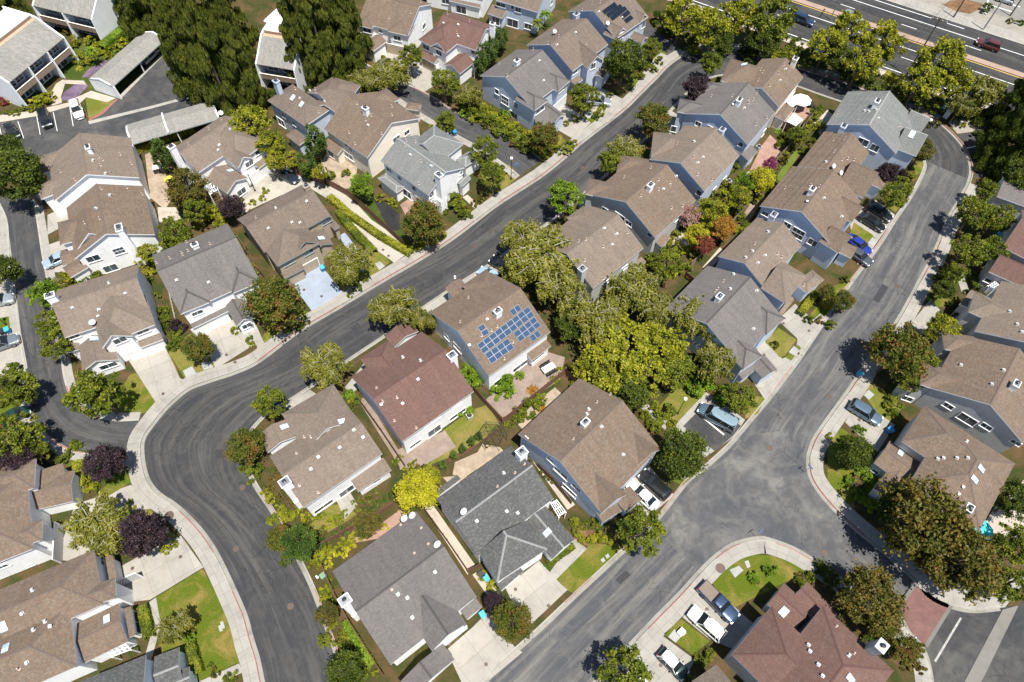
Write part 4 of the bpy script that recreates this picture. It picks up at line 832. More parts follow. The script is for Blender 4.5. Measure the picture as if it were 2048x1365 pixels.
house('brown-roofed house carrying blue solar panels in the middle of the view', 'ZT', RUST(), WHITE(), [('g', (440, 745), (835, 460), (70, 330)), ('g', (215, 245), (160, 180), (315, 185), 3.6, 0.4), ('s', (720, 645), (840, 550), (800, 515), 2.6, 0.35), ('a', (270, 165), (440, 330), (410, 50), 5.2, 0.62)],
  chim=[((498,325),9.2,1.0,0)], vents=[(430,380,V),(315,545,V),(310,245),(258,400),(458,455),(495,430),(595,530),(540,637),(395,487)],
  solar=[((362,545),(690,300),(410,600),9,2),((412,604),(560,502),(457,667),4,2),((595,470),(730,365),(640,527),4,2),((367,433),(405,409),(410,492),1,2),((570,327),(625,285),(597,360),2,1),((697,492),(750,450),(725,525),2,1)],
  wins=[(640,682,2.6,1.2),(505,778,1.8,1.3),(755,622,2.2,1),(170,492,1,1),(240,562,1.6,1.1)], short='the solar-panelled house')
house('white house with large dark red roof and corner patio, left of the solar panels', 'Z4', RED(), WHITE(), [('g', (655, 1110), (1308, 650), (178, 530)), ('a', (270, 350), (470, 600), (525, 190), 5.2, 0.62), ('g', (585, 250), (500, 150), (815, 110), 3.0, 0.4)],
  chim=[((1110,320),8.4,1.1,1,.9)], vents=[(665,345,V),(825,375,V),(425,625),(800,540,V),(465,770,V),(480,745),(610,710),(660,760,V),(585,920),(785,985)], dish=[(612,1065)],
  wins=[(1160,862,2.6,1.0),(950,1015,2,1.9),(775,1132,1.7,.9),(930,925,2.4,.4),(1160,782,1.4,.4)], short='the dark-red-roofed house')
house('brown-roofed white house with lean-to roof on the inside of the street bend', 'ZS', TAN(), WHITE(), [('g', (320, 795), (790, 470), (80, 510)), ('a', (497, 55), (640, 270), (190, 235), 5.2, 0.62), ('g', (105, 465), (50, 360), (275, 355), 3.0, 0.4), ('s', (645, 700), (845, 570), (805, 500), 2.5, 0.3)],
  chim=[((207,640),8.2,1.2,1,1.0)], vents=[(620,328,V),(675,372,V),(535,433,V),(408,490,V),(363,562,V),(280,473),(365,373),(325,372),(295,662),(407,705)], sky=[(205,312),(548,280)], wins=[(440,787,2.6,1.0),(580,700,2,1.6),(715,658,1,.7),(760,633,1,.7)], short='the white house in the street bend')
house('grey-roofed blue house at the upper right bend', 'Z6', LGREY(), BLUEG(), [('g', (1590, 870), (1850, 400), (640, 465)), ('g', (1865, 905), (1560, 790), (1990, 640), 4.6, 0.85), ('g', (1900, 620), (1640, 500), (2040, 420), 4.6, 0.85)],
  chim=[((1335,150),9.3,1.0,0),((875,490),7.6,1.1,1,.8)], vents=[(1160,295,V),(1215,300,V),(1315,275,V),(1330,390,V),(1060,435),(1620,495),(785,320)], sky=[(1800,610)], wins=[(1130,715,1.8,1.3),(1290,795,1.3,1.3)], short='the blue house at the upper right bend')
house('brown-roofed house second along the right street below the grey-roofed blue one', 'Z6', RUST(), BLUEG(), [('g', (235, 1045), (600, 570), (1225, 860), 5.0), ('g', (1410, 600), (1080, 450), (1600, 300), 4.8, 0.85, 'ZM'), ('h', (1640, 490), (1430, 390), (1760, 330), 3.0, 0.45, 'ZM')],
  vents=[(845,960),(920,950),(1005,965),(730,690),(735,850),(880,670),(630,990,V)], dish=[(700,1085),(800,1175)], short='the second house of the right row')
house('brown-roofed blue-sided house with two black cars on its drive', 'ZM', RUST(), BLUEG(), [('g', (1000, 1170), (1380, 640), (115, 705)), ('g', (1100, 1280), (860, 1130), (1240, 1060), 4.9, 0.85), ('g', (1265, 900), (1010, 760), (1425, 720), 5.0, 0.85), ('g', (1260, 1345), (1100, 1270), (1345, 1220), 2.9, 0.4)],
  chim=[((780,480),9.2,1.0,0),((300,800),7.6,1.1,1,.8)], cyl=[(700,650)], vents=[(745,445),(860,460),(910,600,V),(1130,830,V),(430,480)], wins=[(460,935,1.2,1.0),(590,1040,2,1.9,'grid'),(775,1150,1.4,1.2),(190,795,1,.8)], short='the house with two black cars')
house('tan-roofed blue-sided house third from the bottom of the right row', 'ZN', TAN(), BLUEG(), [('g', (870, 970), (1325, 485), (300, 640)), ('a', (1130, 1165), (840, 985), (1420, 860), 5.1, 0.62), ('h', (1385, 1050), (1240, 930), (1535, 840), 3.0, 0.4), ('s', (1090, 1310), (1240, 1120), (1200, 1090), 2.6, 0.35)],
  vents=[(930,325,V),(745,555,V),(665,630,V),(885,600,V),(1035,585),(1085,625),(800,690,V),(1345,960),(770,465)], sky=[(1330,740)], wins=[(1330,600,1.8,1.3)], short='the tan-roofed house of the right row')
house('dark-grey-roofed house above the grey van with paired driveways', 'ZO', DGREY(), BLUEG(), [('g', (620, 1080), (1060, 580), (290, 60)), ('a', (905, 790), (700, 620), (1085, 595), 5.2, 0.62), ('a', (660, 1150), (480, 960), (830, 970), 5.2, 0.62), ('g', (870, 1245), (740, 1090), (985, 1110), 2.9, 0.5), ('s', (660, 1260), (790, 1160), (725, 1085), 2.6, 0.35)],
  chim=[((420,380),9.0,1.0,0)], vents=[(565,155,V),(530,310,V),(370,335),(395,310),(800,325,V),(765,725,V),(455,230)], short='the dark-grey-roofed house above the van')
house('large brown-roofed house beside the white car and the black car', 'ZP', RUST(), BLUEG(), [('g', (740, 1165), (1240, 645), (95, 505)), ('g', (760, 1185), (560, 930), (940, 1005), 5.2, 0.85), ('g', (1050, 800), (870, 580), (1240, 650), 5.2, 0.85), ('g', (770, 1265), (720, 1190), (910, 1140), 2.8, 0.4), ('g', (960, 1180), (860, 1060), (1095, 1080), 3.0, 0.4)],
  chim=[((625,430),9.3,1.0,0)], vents=[(655,330,V),(640,370,V),(755,470,V),(935,700,V),(720,270),(525,575),(830,205)], wins=[(335,745,1,1),(420,855,2.2,1.2),(550,975,1.4,1),(150,578,.9,.8),(490,1000,2.2,1.2)], short='the large brown house by the white and black cars')
house('grey-shingled house with pergola and hipped front beside the dark-roofed one', 'ZQ', GREY(), WHITE(), [('g', (440, 1005), (1065, 525), (60, 555)), ('a', (1010, 945), (850, 705), (600, 1225), 5.2, 0.62), ('g', (1240, 865), (1000, 590), (1040, 1020), 3.2, 0.45), ('s', (630, 1290), (815, 1130), (780, 1090), 2.6, 0.35), ('s', (65, 480), (265, 330), (295, 372), 2.5, 0.3)],
  chim=[((800,140),8.2,1.2,1,1.0)], vents=[(655,320,V),(600,430),(745,317),(825,245),(427,712,V),(675,630,V),(765,645,V)], sky=[(1013,808)], dish=[(315,645)], garage=[(740,1215,4.9,2.0)], short='the grey-shingled house')
house('dark-taupe-roofed house with satellite dishes at the bottom of the view', 'ZR', DGREY(), WHITE(), [('g', (355, 808), (790, 463), (55, 340)), ('g', (740, 600), (610, 410), (565, 740), 5.2, 0.85), ('g', (680, 780), (620, 700), (380, 880), 3.0, 0.45), ('s', (740, 580), (818, 515), (785, 475), 2.6, 0.35)],
  chim=[((125,480),8.2,1.2,1,1.0)], vents=[(580,338,V),(393,450,V),(440,468,V),(465,567,V),(477,245),(547,198),(512,118),(408,103),(362,428)], dish=[(425,75),(465,60),(590,205)], garage=[(660,690,4.6,2.1)], short='the dark-taupe-roofed house')
house('small reddish-roofed house at the right edge of the view', 'ZU', RED(), GREYW(), [('g', (405, 320), (650, 440), (560, 130)), ('g', (330, 458), (560, 560), (385, 360), 4.4, 0.85)], short='the reddish house at the right edge', wins=[(325,508,.9,.8)])
house('grey-brown-roofed house with a white pergola top at the right edge', 'ZU', TAN(), GREYW(), [('g', (250, 790), (400, 510), (700, 1030)), ('a', (215, 680), (480, 800), (280, 580), 5.2, 0.62), ('s', (165, 640), (230, 560), (262, 590), 3.0, 0.3)], vents=[(447,683,V),(490,755,V),(515,798,V)], wins=[(195,600,.8,.8)], short='the grey-brown-roofed house at the right edge')
house('large brown-roofed grey-walled house above the parked blue-grey crossover', 'ZV', RUST(), GREYW(), [('g', (240, 345), (420, 30), (795, 690)), ('a', (325, 115), (520, 150), (410, 25), 5.2, 0.62), ('a', (178, 325), (400, 400), (245, 205), 5.2, 0.62), ('s', (45, 335), (120, 235), (190, 270), 2.8, 0.3)],
  chim=[((760,320),9.0,1.0,0)], vents=[(425,213,V),(680,243,V),(610,327,V)], wins=[(347,455,1.2,.9),(460,535,2.2,1.5),(575,578,1.3,.9),(750,673,1.1,.7),(100,410,1.4,1)], short='the grey-walled house on the right')
house('hipped brown-roofed house with L-shaped garage roof in the lower right', 'ZW', RUST(), GREYW(), [('h', (775, 840), (985, 440), (360, 550)), ('a', (445, 95), (700, 260), (285, 290), 5.2, 0.62), ('g', (145, 435), (330, 570), (230, 300), 3.0, 0.35), ('g', (140, 590), (260, 440), (235, 655), 3.0, 0.35)],
  chim=[((718,705),8.6,1.0,0)], vents=[(525,415,V),(560,410,V),(640,410,V),(705,410,V),(695,310,V),(515,573),(675,578,V),(650,620,V)], sky=[(780,470),(740,535),(300,380)], wins=[(150,487,.8,.7)], short='the hipped house at lower right')
house('wide dark-red-roofed house at the bottom right with a pale chimney', 'ZX', RED(), GREYW(), [('h', (800, 325), (1300, 785), (330, 900)), ('a', (435, 330), (700, 580), (180, 695), 5.2, 0.62), ('g', (525, 165), (720, 340), (400, 310), 3.2, 0.4), ('g', (690, 155), (905, 380), (590, 265), 3.3, 0.4)],
  chim=[((1220,610),8.3,1.2,1,1.0)], vents=[(700,605,V),(710,650,V),(770,745,V),(800,825,V),(980,680,V),(890,470),(1015,662)], sky=[(520,370),(990,840)], short='the dark-red-roofed house at bottom right')
house('brown-roofed house corner peeking in at the bottom edge', 'T11', BROWN(), GREYW(), [('g', (1080, 1360), (1220, 1265), (1430, 1500), 4.8)], short='the brown roof corner at the bottom edge')
house('small grey-roofed house glimpsed between trees at the right edge', 'T4', DGREY(), GREYW(), [('g', (1465, 1165), (1700, 1250), (1560, 1060), 3.6, 0.35)], short='the grey roof between the trees on the right')
house('brown-roofed house with an open white porch wall at the left edge', 'ZY', RUST(), WHITE(), [('h', (215, 632), (165, 130), (-250, 720)), ('b', (0, 300), (218, 245), (195, 65)), ('b', (0, 650), (265, 580), (245, 450)), ('g', (465, 330), (205, 390), (430, 140), 3.0, 0.35), ('s', (425, 200), (400, 85), (250, 115), 3.05, 0.2)], wins=[(15,748,1.2,.8),(195,738,.7,.4)], garage=[(320,570,4.6,2.1)], garm=GREYW(), short='the porch-walled house at the left edge')
house('wide hipped brown-roofed house with skylights in the bottom left corner', 'ZZ', RUST(), WHITE(), [('h', (485, 795), (435, 400), (-250, 900)), ('b', (0, 312), (590, 62), (120, 640)), ('a', (730, 365), (500, 440), (705, 245), 5.2, 0.62), ('g', (805, 640), (530, 775), (755, 395), 3.3, 0.4), ('s', (852, 600), (820, 418), (785, 430), 2.5, 0.3), ('s', (735, 262), (705, 90), (665, 100), 2.6, 0.3)],
  vents=[(140,462,V),(285,518,V),(312,545,V),(212,570,V),(170,770,V),(120,813),(205,320,V)], sky=[(20,545),(38,683),(673,500)], garage=[(760,280,4.6,2.1)], garm=GREYW(), wins=[(860,520,2.6,1.2),(640,130,1.2,.8)], short='the hipped house in the bottom left corner')
house('grey-roofed house cut by the bottom edge at left', 'ZZ', GREY(), WHITE(), [('g', (500, 892), (917, 722), (640, 1250)), ('g', (970, 735), (1125, 675), (1060, 960), 3.0, 0.4), ('g', (1110, 830), (1190, 797), (1150, 960), 2.8, 0.4)], short='the grey-roofed house at the bottom edge')
# ------------------------------------------------------------------ apartments and carports in the north-west
M_BALC = plain('brown_balcony_boards', (0.27, 0.20, 0.15), 0.8, var=0.15, sc=6); M_ROOFW = plain('white_membrane_roof', (0.80, 0.80, 0.79), 0.7, var=0.06, sc=0.6)
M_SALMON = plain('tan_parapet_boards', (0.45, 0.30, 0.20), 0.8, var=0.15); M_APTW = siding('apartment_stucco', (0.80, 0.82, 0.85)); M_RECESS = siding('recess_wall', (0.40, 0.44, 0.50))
def apartment(label, zo, e0, e1, depth, fins, z=5.8, short=''):
    o = ZOOM[zo]; A, B = [at((o[0]+p[0]/o[2], o[1]+p[1]/o[2]), z) for p in (e0, e1)]
    A.z = B.z = 0; d = (B-A).normalized(); L = (B-A).length; n = Vector((-d.y, d.x, 0))
    if n.dot(A) < 0: n = -n                                       # n points away from the camera, into the building
    root = empty('apartment_building', A+d*L/2+n*4); tag(root, label, 'apartment block', 'apartment blocks by the car park')
    P = lambda s, t, h: A+d*s+n*t+Vector((0,0,h))
    rise, run = 2.6, 4.2
    m = MB(); q = [P(-0.1,-0.35,z-0.15), P(L+0.1,-0.35,z-0.15), P(L+0.1,run,z+rise), P(-0.1,run,z+rise)]
    if (q[1]-q[0]).cross(q[2]-q[0]).z < 0: q.reverse()
    m.face(q, [((p-A).dot(d), (p-A).length) for p in q]); m.face([p-Vector((0,0,0.15)) for p in reversed(q)]); m.quad(P(-0.1,-0.352,z-0.3), P(L+0.1,-0.352,z-0.3), P(L+0.1,-0.352,z-0.15), P(-0.1,-0.352,z-0.15)); m.obj('shingle_roof', SHAKE(), root)
    m = MB(); m.box(P(L/2,run+0.5,z+rise-0.25), d, n, Z3, L/2-0.2, 0.55, 0.12); m.obj('parapet_walk', M_SALMON, root)
    m = MB(); m.box(P(L/2,run+1.05,z+rise-0.1), d, n, Z3, L/2-0.2, 0.1, 0.5); m.obj('parapet', M_BALC, root)
    m = MB(); m.box(P(L/2,(run+1.15+depth)/2,z+rise-0.35), d, n, Z3, L/2-0.15, (depth-run-1.15)/2, 0.15)
    for k in range(5): m.box(P(L*(0.12+0.19*k), run+3+1.7*(k % 3), z+rise-0.05), d, n, Z3, 0.25, 0.3, 0.25)
    m.obj('flat_roof', M_ROOFW, root)
    m = MB()
    m.quad(P(0.05,1.7,0), P(L-0.05,1.7,0), P(L-0.05,1.7,z+0.9), P(0.05,1.7,z+0.9)); m.quad(P(0.05,1.71,0), P(0.05,1.71,z), P(L-0.05,1.71,z), P(L-0.05,1.71,0))
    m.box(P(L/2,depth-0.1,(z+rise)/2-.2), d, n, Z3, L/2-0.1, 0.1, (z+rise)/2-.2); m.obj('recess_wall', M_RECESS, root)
    for s in (0.0, L):                                            # gable end walls
        m = MB(); k = 0.12
        prof = [(-0.15,0.2 if False else 0.0),(-1.0,0.0),(-0.35,z-0.05),(run,z+rise+0.28),(run+1.2,z+rise+0.5),(depth,z+rise+0.35),(depth,0.0)]
        prof = [(-0.9,0.0),(-0.45,z-0.1),(run,z+rise+0.3),(run+1.2,z+rise+0.5),(depth,z+rise+0.35),(depth,0.0)]
        f = [P(s-k,t,h) for t, h in prof]; g = [P(s+k,t,h) for t, h in prof]; m.face(f); m.face(g[::-1])
        for i in range(len(f)): j = (i+1) % len(f); m.quad(f[j], f[i], g[i], g[j])
        m.obj('end_wall', M_APTW, root)
    for fr in fins:
        s = L*fr; m = MB(); k = 0.1; prof = [(-0.8,0.0),(-0.5,z-0.3),(1.6,z+0.4),(1.6,0.0)]
        f = [P(s-k,t,h) for t, h in prof]; g = [P(s+k,t,h) for t, h in prof]; m.face(f); m.face(g[::-1])
        for i in range(4): j = (i+1) % 4; m.quad(f[j], f[i], g[i], g[j])
        m.obj('fin_wall', M_APTW, root)
    m = MB(); m.box(P(L/2,0.7,2.65), d, n, Z3, L/2-0.15, 0.98, 0.1); m.obj('balcony_floor', plain('grey_floor', (0.3,0.3,0.3)), root)
    xs = [0.0]+list(fins)+[1.0]
    for a, b in zip(xs, xs[1:]):
        c = L*(a+b)/2; hw = L*(b-a)/2-0.14
        m = MB(); m.box(P(c,-0.33,3.1), d, n, Z3, hw, 0.05, 0.55); r = m.obj('balcony_rail', M_BALC, root)
        m = MB(); m.box(P(c,-0.33,3.69), d, n, Z3, hw, 0.09, 0.03); m.obj('handrail', CREAM(), r)
        for h in (1.1, 4.1):
            for u in (-0.5, 0.35):
                wp = P(c+hw*u, 1.66, h); window(root, wp, -n, min(2.0, hw*0.7), 1.7, M_TRIM)
    HOUSES.append((short, Vector(root.location), root)); return root
apartment('white flat-roofed apartment block with three balconies beside the car park', 'Z1', (50,612), (462,275), 12, (0.34, 0.68), short='the balcony apartments by the car park')
apartment('apartment block with a big white end wall at the upper left edge', 'Z1', (250,30), (690,135), 12, (0.5,), short='the apartments at the upper left edge')
house('low white flat-roofed building behind the apartments at the upper edge', 'Z7', M_ROOFW, WHITE(), [('h',(520,290),(860,400),(480,40),5.6,.02)], short='the low white building at the upper edge', name='building', cat='building', group=None)
apartment('white apartment block half hidden between two groups of redwoods', 'Z7', (430,850), (950,935), 12, (), short='the apartments between the redwoods')
def carport(label, zo, a, b, c, open_side, zl=2.7):
    o = ZOOM[zo]; A, B, C = [at((o[0]+p[0]/o[2], o[1]+p[1]/o[2]), zl) for p in (a, b, c)]
    roof, cap, trim, wall = MB(), MB(), MB(), MB()
    root = empty('carport', Vector((A.x, A.y, 0))); tag(root, label, 'carport', 'carports of the apartments')
    d = block('g', A, B, C, zl, 0.22, 0, roof, cap, trim, wall, closed=False, th=0.18)
    roof.obj('roof', SHAKE(), root); trim.obj('fascia', GTRIM(), root)
    A.z = B.z = C.z = 0; dd = (B-A).normalized(); L = (B-A).length; n = Vector((-dd.y, dd.x, 0)); W = (C-A).dot(n)
    if W < 0: n = -n; W = -W
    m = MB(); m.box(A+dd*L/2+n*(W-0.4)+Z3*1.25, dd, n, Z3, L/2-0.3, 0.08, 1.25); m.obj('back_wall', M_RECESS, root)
    for s in (0.15, L-0.15):
        m = MB(); k = 0.12; prof = [(-0.5,-0.0),(-0.25,zl-0.15),(W/2,zl+0.22*W/2+0.25),(W+0.1,zl-0.1),(W+0.1,0.0)]
        f = [A+dd*(s-k)+n*t+Z3*h for t, h in prof]; g = [A+dd*(s+k)+n*t+Z3*h for t, h in prof]; m.face(f); m.face(g[::-1])
        for i in range(5): j = (i+1) % 5; m.quad(f[j], f[i], g[i], g[j])
        m.obj('end_wall', M_APTW, root)
    k = max(2, int(L/5.4))
    for i in range(1, k): m = MB(); m.box(A+dd*(L*i/k)+n*0.25+Z3*(zl/2-0.1), dd, n, Z3, 0.07, 0.07, zl/2-0.1); m.obj('post', M_TRIM, root)
    HOUSES.append((label, Vector(root.location), root)); return A, dd, n, L, W, root
carport('shake-roofed carport with a white end wall beside the lavender bed', 'Z1', (840,650), (1240,290), (660,590), 0)
cp2 = carport('long shake-roofed carport behind the white house, crossed by a white parapet', 'PX', (262,290), (440,238), (196,266), 0)
A, dd, n, L, W, root = cp2; m = MB(); s = L*0.42
for t0, t1 in ((0, W/2), (W/2, W)):
    a = A+dd*s+n*t0; b = A+dd*s+n*t1; h = lambda t: 2.7+0.22*min(t, W-t)+0.25
    q0, q1 = a+Z3*h(t0), b+Z3*h(t1); m.tube([q0, q1], 0.16, 4)
m.obj('parapet', M_TRIM, root)

# ------------------------------------------------------------------ foliage prototypes (unit radius), trees and shrubs
def leaf(mb, p, nrm, size, asp=1.6, rnd=random):
    u = nrm.orthogonal().normalized(); u = (u*math.cos(a:=rnd.random()*6.283)+nrm.cross(u)*math.sin(a)); v = nrm.cross(u)
    s = size*(0.7+0.6*rnd.random()); b = nrm*s*0.18
    mb.face([p-u*s*asp/2, p-v*s*0.5+b, p+u*s*asp/2, p+v*s*0.5+b])
def rdir(rnd):
    while True:
        v = Vector((rnd.uniform(-1,1), rnd.uniform(-1,1), rnd.uniform(-1,1)))
        if 0.05 < v.length < 1: return v.normalized()
def crown_mesh(name, seed, nclump, nleaf, size, shape, asp=1.5, droop=0.0, tight=1.0):
    """leaves gathered in clumps on an irregular crown; shape: (rx, ry, rz) plus kind"""
    rnd = random.Random(seed); mb = MB(); lob = [(rdir(rnd), rnd.uniform(0.55, 1.15)) for _ in range(7)]
    cl = []
    while len(cl) < nclump:
        d = rdir(rnd); r = 0.42+0.5*rnd.random()**0.6
        k = 0.86+0.22*max(l*max(0, d.dot(q))**3 for q, l in lob)-0.10*rnd.random()
        p = d*r*k
        if p.z < -0.62: continue
        cl.append((p, rnd.uniform(0.12, 0.36)*(1.15-0.3*r)*tight, d))
    for i in range(nleaf):
        p, r, d = cl[int(rnd.random()*nclump)]
        e = rdir(rnd)
        if e.dot(d) < -0.3 and rnd.random() < 0.7: e = -e
        k = abs(rnd.gauss(0.62, 0.36)); q = p + Vector((e.x*r, e.y*r, e.z*r*0.7))*k
        nrm = (e*0.3 + rdir(rnd)*1.0 + Vector((0,0,0.4))).normalized()
        q = Vector((q.x*shape[0], q.y*shape[1], q.z*shape[2])); q.z -= droop*rnd.random()*0.3
        leaf(mb, q, nrm, size, asp, rnd)
    return mb.mesh(name, None), cl
def cone_mesh(name, seed, nleaf, size, tiers=9, top=0.06):
    """conifer of unit base radius and height 1: whorled branches of leaf sprays"""
    rnd = random.Random(seed); mb = MB(); br = []
    for t in range(tiers*7):
        h = (t+rnd.random())/(tiers*7); R_ = (1-h)**0.72*(0.72+0.45*rnd.random())+top; a = rnd.random()*6.283
        br.append((h, R_, a))
    cl = []
    for h, R_, a in br:
        for s in (0.55, 0.92): cl.append((Vector((math.cos(a)*R_*s, math.sin(a)*R_*s, h-0.03*s)), (0.20 if s > .6 else .24)*(0.55+0.6*(1-h)), a))
    for i in range(nleaf):
        p, w_, a = cl[int(len(cl)*rnd.random()**1.2)]; e = rdir(rnd)
        if e.z < -0.2 and rnd.random() < .7: e.z = -e.z
        q = p+Vector((e.x*w_, e.y*w_, e.z*w_*0.32))*(0.7+.35*rnd.random())
        leaf(mb, q, (e*0.7+rdir(rnd)*0.7+Vector((0,0,.4))).normalized(), size, 1.7, rnd)
    return mb.mesh(name, None)
def birch_mesh(name, seed, narch, nleaf, size):
    """weeping crown: arching pale branches with hanging strands of small leaves; returns leaf mesh and branch mesh"""
    rnd = random.Random(seed); mb = MB(); bm_ = MB(); arcs = []
    for k in range(narch):
        a = k*2.399963+rnd.uniform(-.3,.3); R_ = rnd.uniform(0.35, 0.98); h0 = rnd.uniform(-0.5, 0.25); up = rnd.uniform(0.55, 1.05)*(1.15-0.55*R_)
        pts = [Vector((math.cos(a)*R_*t, math.sin(a)*R_*t, h0*(1-t)+up*math.sin(min(1, t*1.05)*2.2)/0.95*0.9)) for t in (0, .2, .4, .6, .8, 1.0)]
        pts = [p+rdir(rnd)*0.04 for p in pts]; arcs.append(pts)
        bm_.tube(pts, [0.020, 0.016, 0.012, 0.009, 0.006, 0.003], 4, False)
        for j in (3, 4):
            e = pts[j]+Vector((rnd.uniform(-.25,.25), rnd.uniform(-.25,.25), rnd.uniform(-.02,.12))); bm_.tube([pts[j], (pts[j]+e)/2+Vector((0,0,.03)), e], [0.009, 0.006, 0.003], 4, False); arcs.append([pts[j], (pts[j]+e)/2, e])
    ns = nleaf//14
    for i in range(ns):
        pts = arcs[int(rnd.random()*len(arcs))]; t = (rnd.random()**0.6)*(len(pts)-1); j = min(int(t), len(pts)-2)
        p = pts[j].lerp(pts[j+1], t-j)+Vector((rnd.gauss(0,.07), rnd.gauss(0,.07), rnd.gauss(0,.03))); ln = rnd.uniform(0.18, 0.75)
        sw = Vector((rnd.gauss(0,.06), rnd.gauss(0,.06), -1)).normalized()
        for k in range(14):
            q = p+sw*ln*(k+rnd.random())/14+rdir(rnd)*0.022
            leaf(mb, q, (rdir(rnd)+Vector((0,0,.35))).normalized(), size, 2.0, rnd)
    return mb.mesh(name, None), bm_.mesh('branch', None, smooth=True)
def palm_mesh(name, seed, nf):
    rnd = random.Random(seed); mb = MB()
    for k in range(nf):
        a = k*2.399963; el = rnd.uniform(-0.1, 1.25); pts = []
        for i in range(7):
            t = i/6; r = t*math.cos(el)*0.95; z = math.sin(el)*t*0.8-0.45*t*t; pts.append(Vector((math.cos(a)*r, math.sin(a)*r, z)))
        sd = Vector((-math.sin(a), math.cos(a), 0))
        for i in range(6):
            w0, w1 = 0.07*(1-(i/6)**2)+0.01, 0.07*(1-((i+1)/6)**2)+0.005
            for s in (-1, 1): mb.face([pts[i], pts[i+1], pts[i+1]+sd*s*w1-Vector((0,0,.04)), pts[i]+sd*s*w0-Vector((0,0,.04))])
    return mb.mesh(name, None)
BARK = plain('brown_bark_wood', (0.10, 0.075, 0.055), 0.9, var=0.3, sc=6); PALEBARK = plain('pale_birch_bark', (0.36, 0.33, 0.27), 0.8, var=0.25, sc=8)
LM = dict(
  g=leafmat('green_leaves', [(0.1,(0.046,0.074,0.006)),(0.45,(0.130,0.165,0.012)),(0.8,(0.270,0.285,0.024))]),
  d=leafmat('dark_green_leaves', [(0.1,(0.028,0.050,0.006)),(0.5,(0.078,0.110,0.011)),(0.85,(0.170,0.195,0.020))]),
  y=leafmat('yellow_green_leaves', [(0.1,(0.095,0.115,0.006)),(0.45,(0.240,0.255,0.014)),(0.85,(0.440,0.415,0.032))]),
  Y=leafmat('golden_leaves', [(0.1,(0.200,0.190,0.008)),(0.45,(0.430,0.400,0.015)),(0.85,(0.600,0.540,0.040))]),
  n=leafmat('bright_green_leaves', [(0.1,(0.050,0.105,0.006)),(0.45,(0.140,0.235,0.012)),(0.85,(0.290,0.390,0.028))]),
  b=leafmat('olive_birch_leaves', [(0.1,(0.085,0.095,0.010)),(0.45,(0.190,0.195,0.022)),(0.85,(0.340,0.310,0.055))]),
  p=leafmat('purple_plum_leaves', [(0.1,(0.016,0.010,0.014)),(0.5,(0.038,0.022,0.030)),(0.85,(0.080,0.045,0.050))], 0.1),
  r=leafmat('green_and_red_leaves', [(0.1,(0.048,0.072,0.008)),(0.45,(0.115,0.140,0.015)),(0.68,(0.18,0.14,0.022)),(0.9,(0.26,0.095,0.04))]),
  o=leafmat('bronze_green_leaves', [(0.1,(0.045,0.054,0.008)),(0.45,(0.120,0.118,0.016)),(0.85,(0.220,0.140,0.030))]),
  k=leafmat('conifer_sprays', [(0.1,(0.028,0.046,0.008)),(0.45,(0.085,0.110,0.014)),(0.85,(0.200,0.205,0.030))], 0.15),
  c=leafmat('cypress_sprays', [(0.1,(0.024,0.054,0.006)),(0.5,(0.066,0.115,0.013)),(0.85,(0.135,0.195,0.024))], 0.15),
  O=leafmat('orange_leaves', [(0.1,(0.22,0.10,0.015)),(0.5,(0.40,0.19,0.025)),(0.85,(0.50,0.30,0.05))]),
  R=leafmat('red_leaves', [(0.1,(0.13,0.030,0.022)),(0.5,(0.26,0.065,0.045)),(0.85,(0.36,0.12,0.06))]),
  m=leafmat('magenta_flowers', [(0.1,(0.16,0.03,0.08)),(0.5,(0.38,0.06,0.20)),(0.85,(0.50,0.16,0.28))]),
  K=leafmat('pink_flowers', [(0.1,(0.30,0.16,0.14)),(0.5,(0.50,0.28,0.25)),(0.85,(0.55,0.42,0.34))]))
LNAME = dict(g='green', d='dark green', y='yellow-green', Y='golden yellow', n='bright green', b='olive', p='dark purple', r='green and red', o='bronze-green', k='dark conifer', c='deep green', O='orange', R='red', m='magenta', K='pink')
CROWNS = [crown_mesh('crown', 11+i, 80, 10500, 0.060, (1, 1, 0.86)) for i in range(4)]
AIRY = [crown_mesh('crown', 21+i, 62, 6800, 0.066, (1, 1, 0.92), tight=0.72) for i in range(3)]
SHRUBS = [crown_mesh('foliage', 31+i, 18, 1500, 0.15, (1, 1, 0.85))[0] for i in range(4)]
CONES = [cone_mesh('crown', 51+i, 20000, 0.042) for i in range(3)]
CYPR = [crown_mesh('crown', 61+i, 46, 6500, 0.115, (1.25, 1.25, 3.0))[0] for i in range(2)]
BIRCH = [birch_mesh('crown', 71+i, 24, 15000, 0.046) for i in range(3)]
PALM = palm_mesh('crown', 5, 42); FLAX = palm_mesh('foliage', 9, 60)
def _trunk(seed, limbs):
    rnd = random.Random(seed); m = MB(); m.tube([(0,0,-1.02),(0.02,0.01,-0.5),(0,0.03,0.0),(0.02,0,0.45)], [0.075,0.06,0.045,0.02], 7)
    for p, r, d in limbs[:9]:
        b = Vector((0,0,-0.45+0.3*rnd.random())); q = Vector((p.x, p.y, p.z*0.8)); m.tube([b, b.lerp(q,.5)+Vector((0,0,.04)), q], [0.035,0.022,0.008], 5, False)
    return m.mesh('trunk', None, smooth=True)
TRUNKS = [_trunk(i, CROWNS[i][1]) for i in range(4)]
def _straight(n, r0): m = MB(); m.tube([(0,0,-1),(0.01,0,0),(0,0,1)], [r0, r0*0.7, r0*0.2], 8); return m.mesh('trunk', None, smooth=True)
POLE = _straight('t', 0.05)
PLANTS = []                                                       # (root, colour, kind, r, px)
def with_mat(o, mat): o.data = o.data; o.material_slots[0].link = 'OBJECT'; o.material_slots[0].material = mat
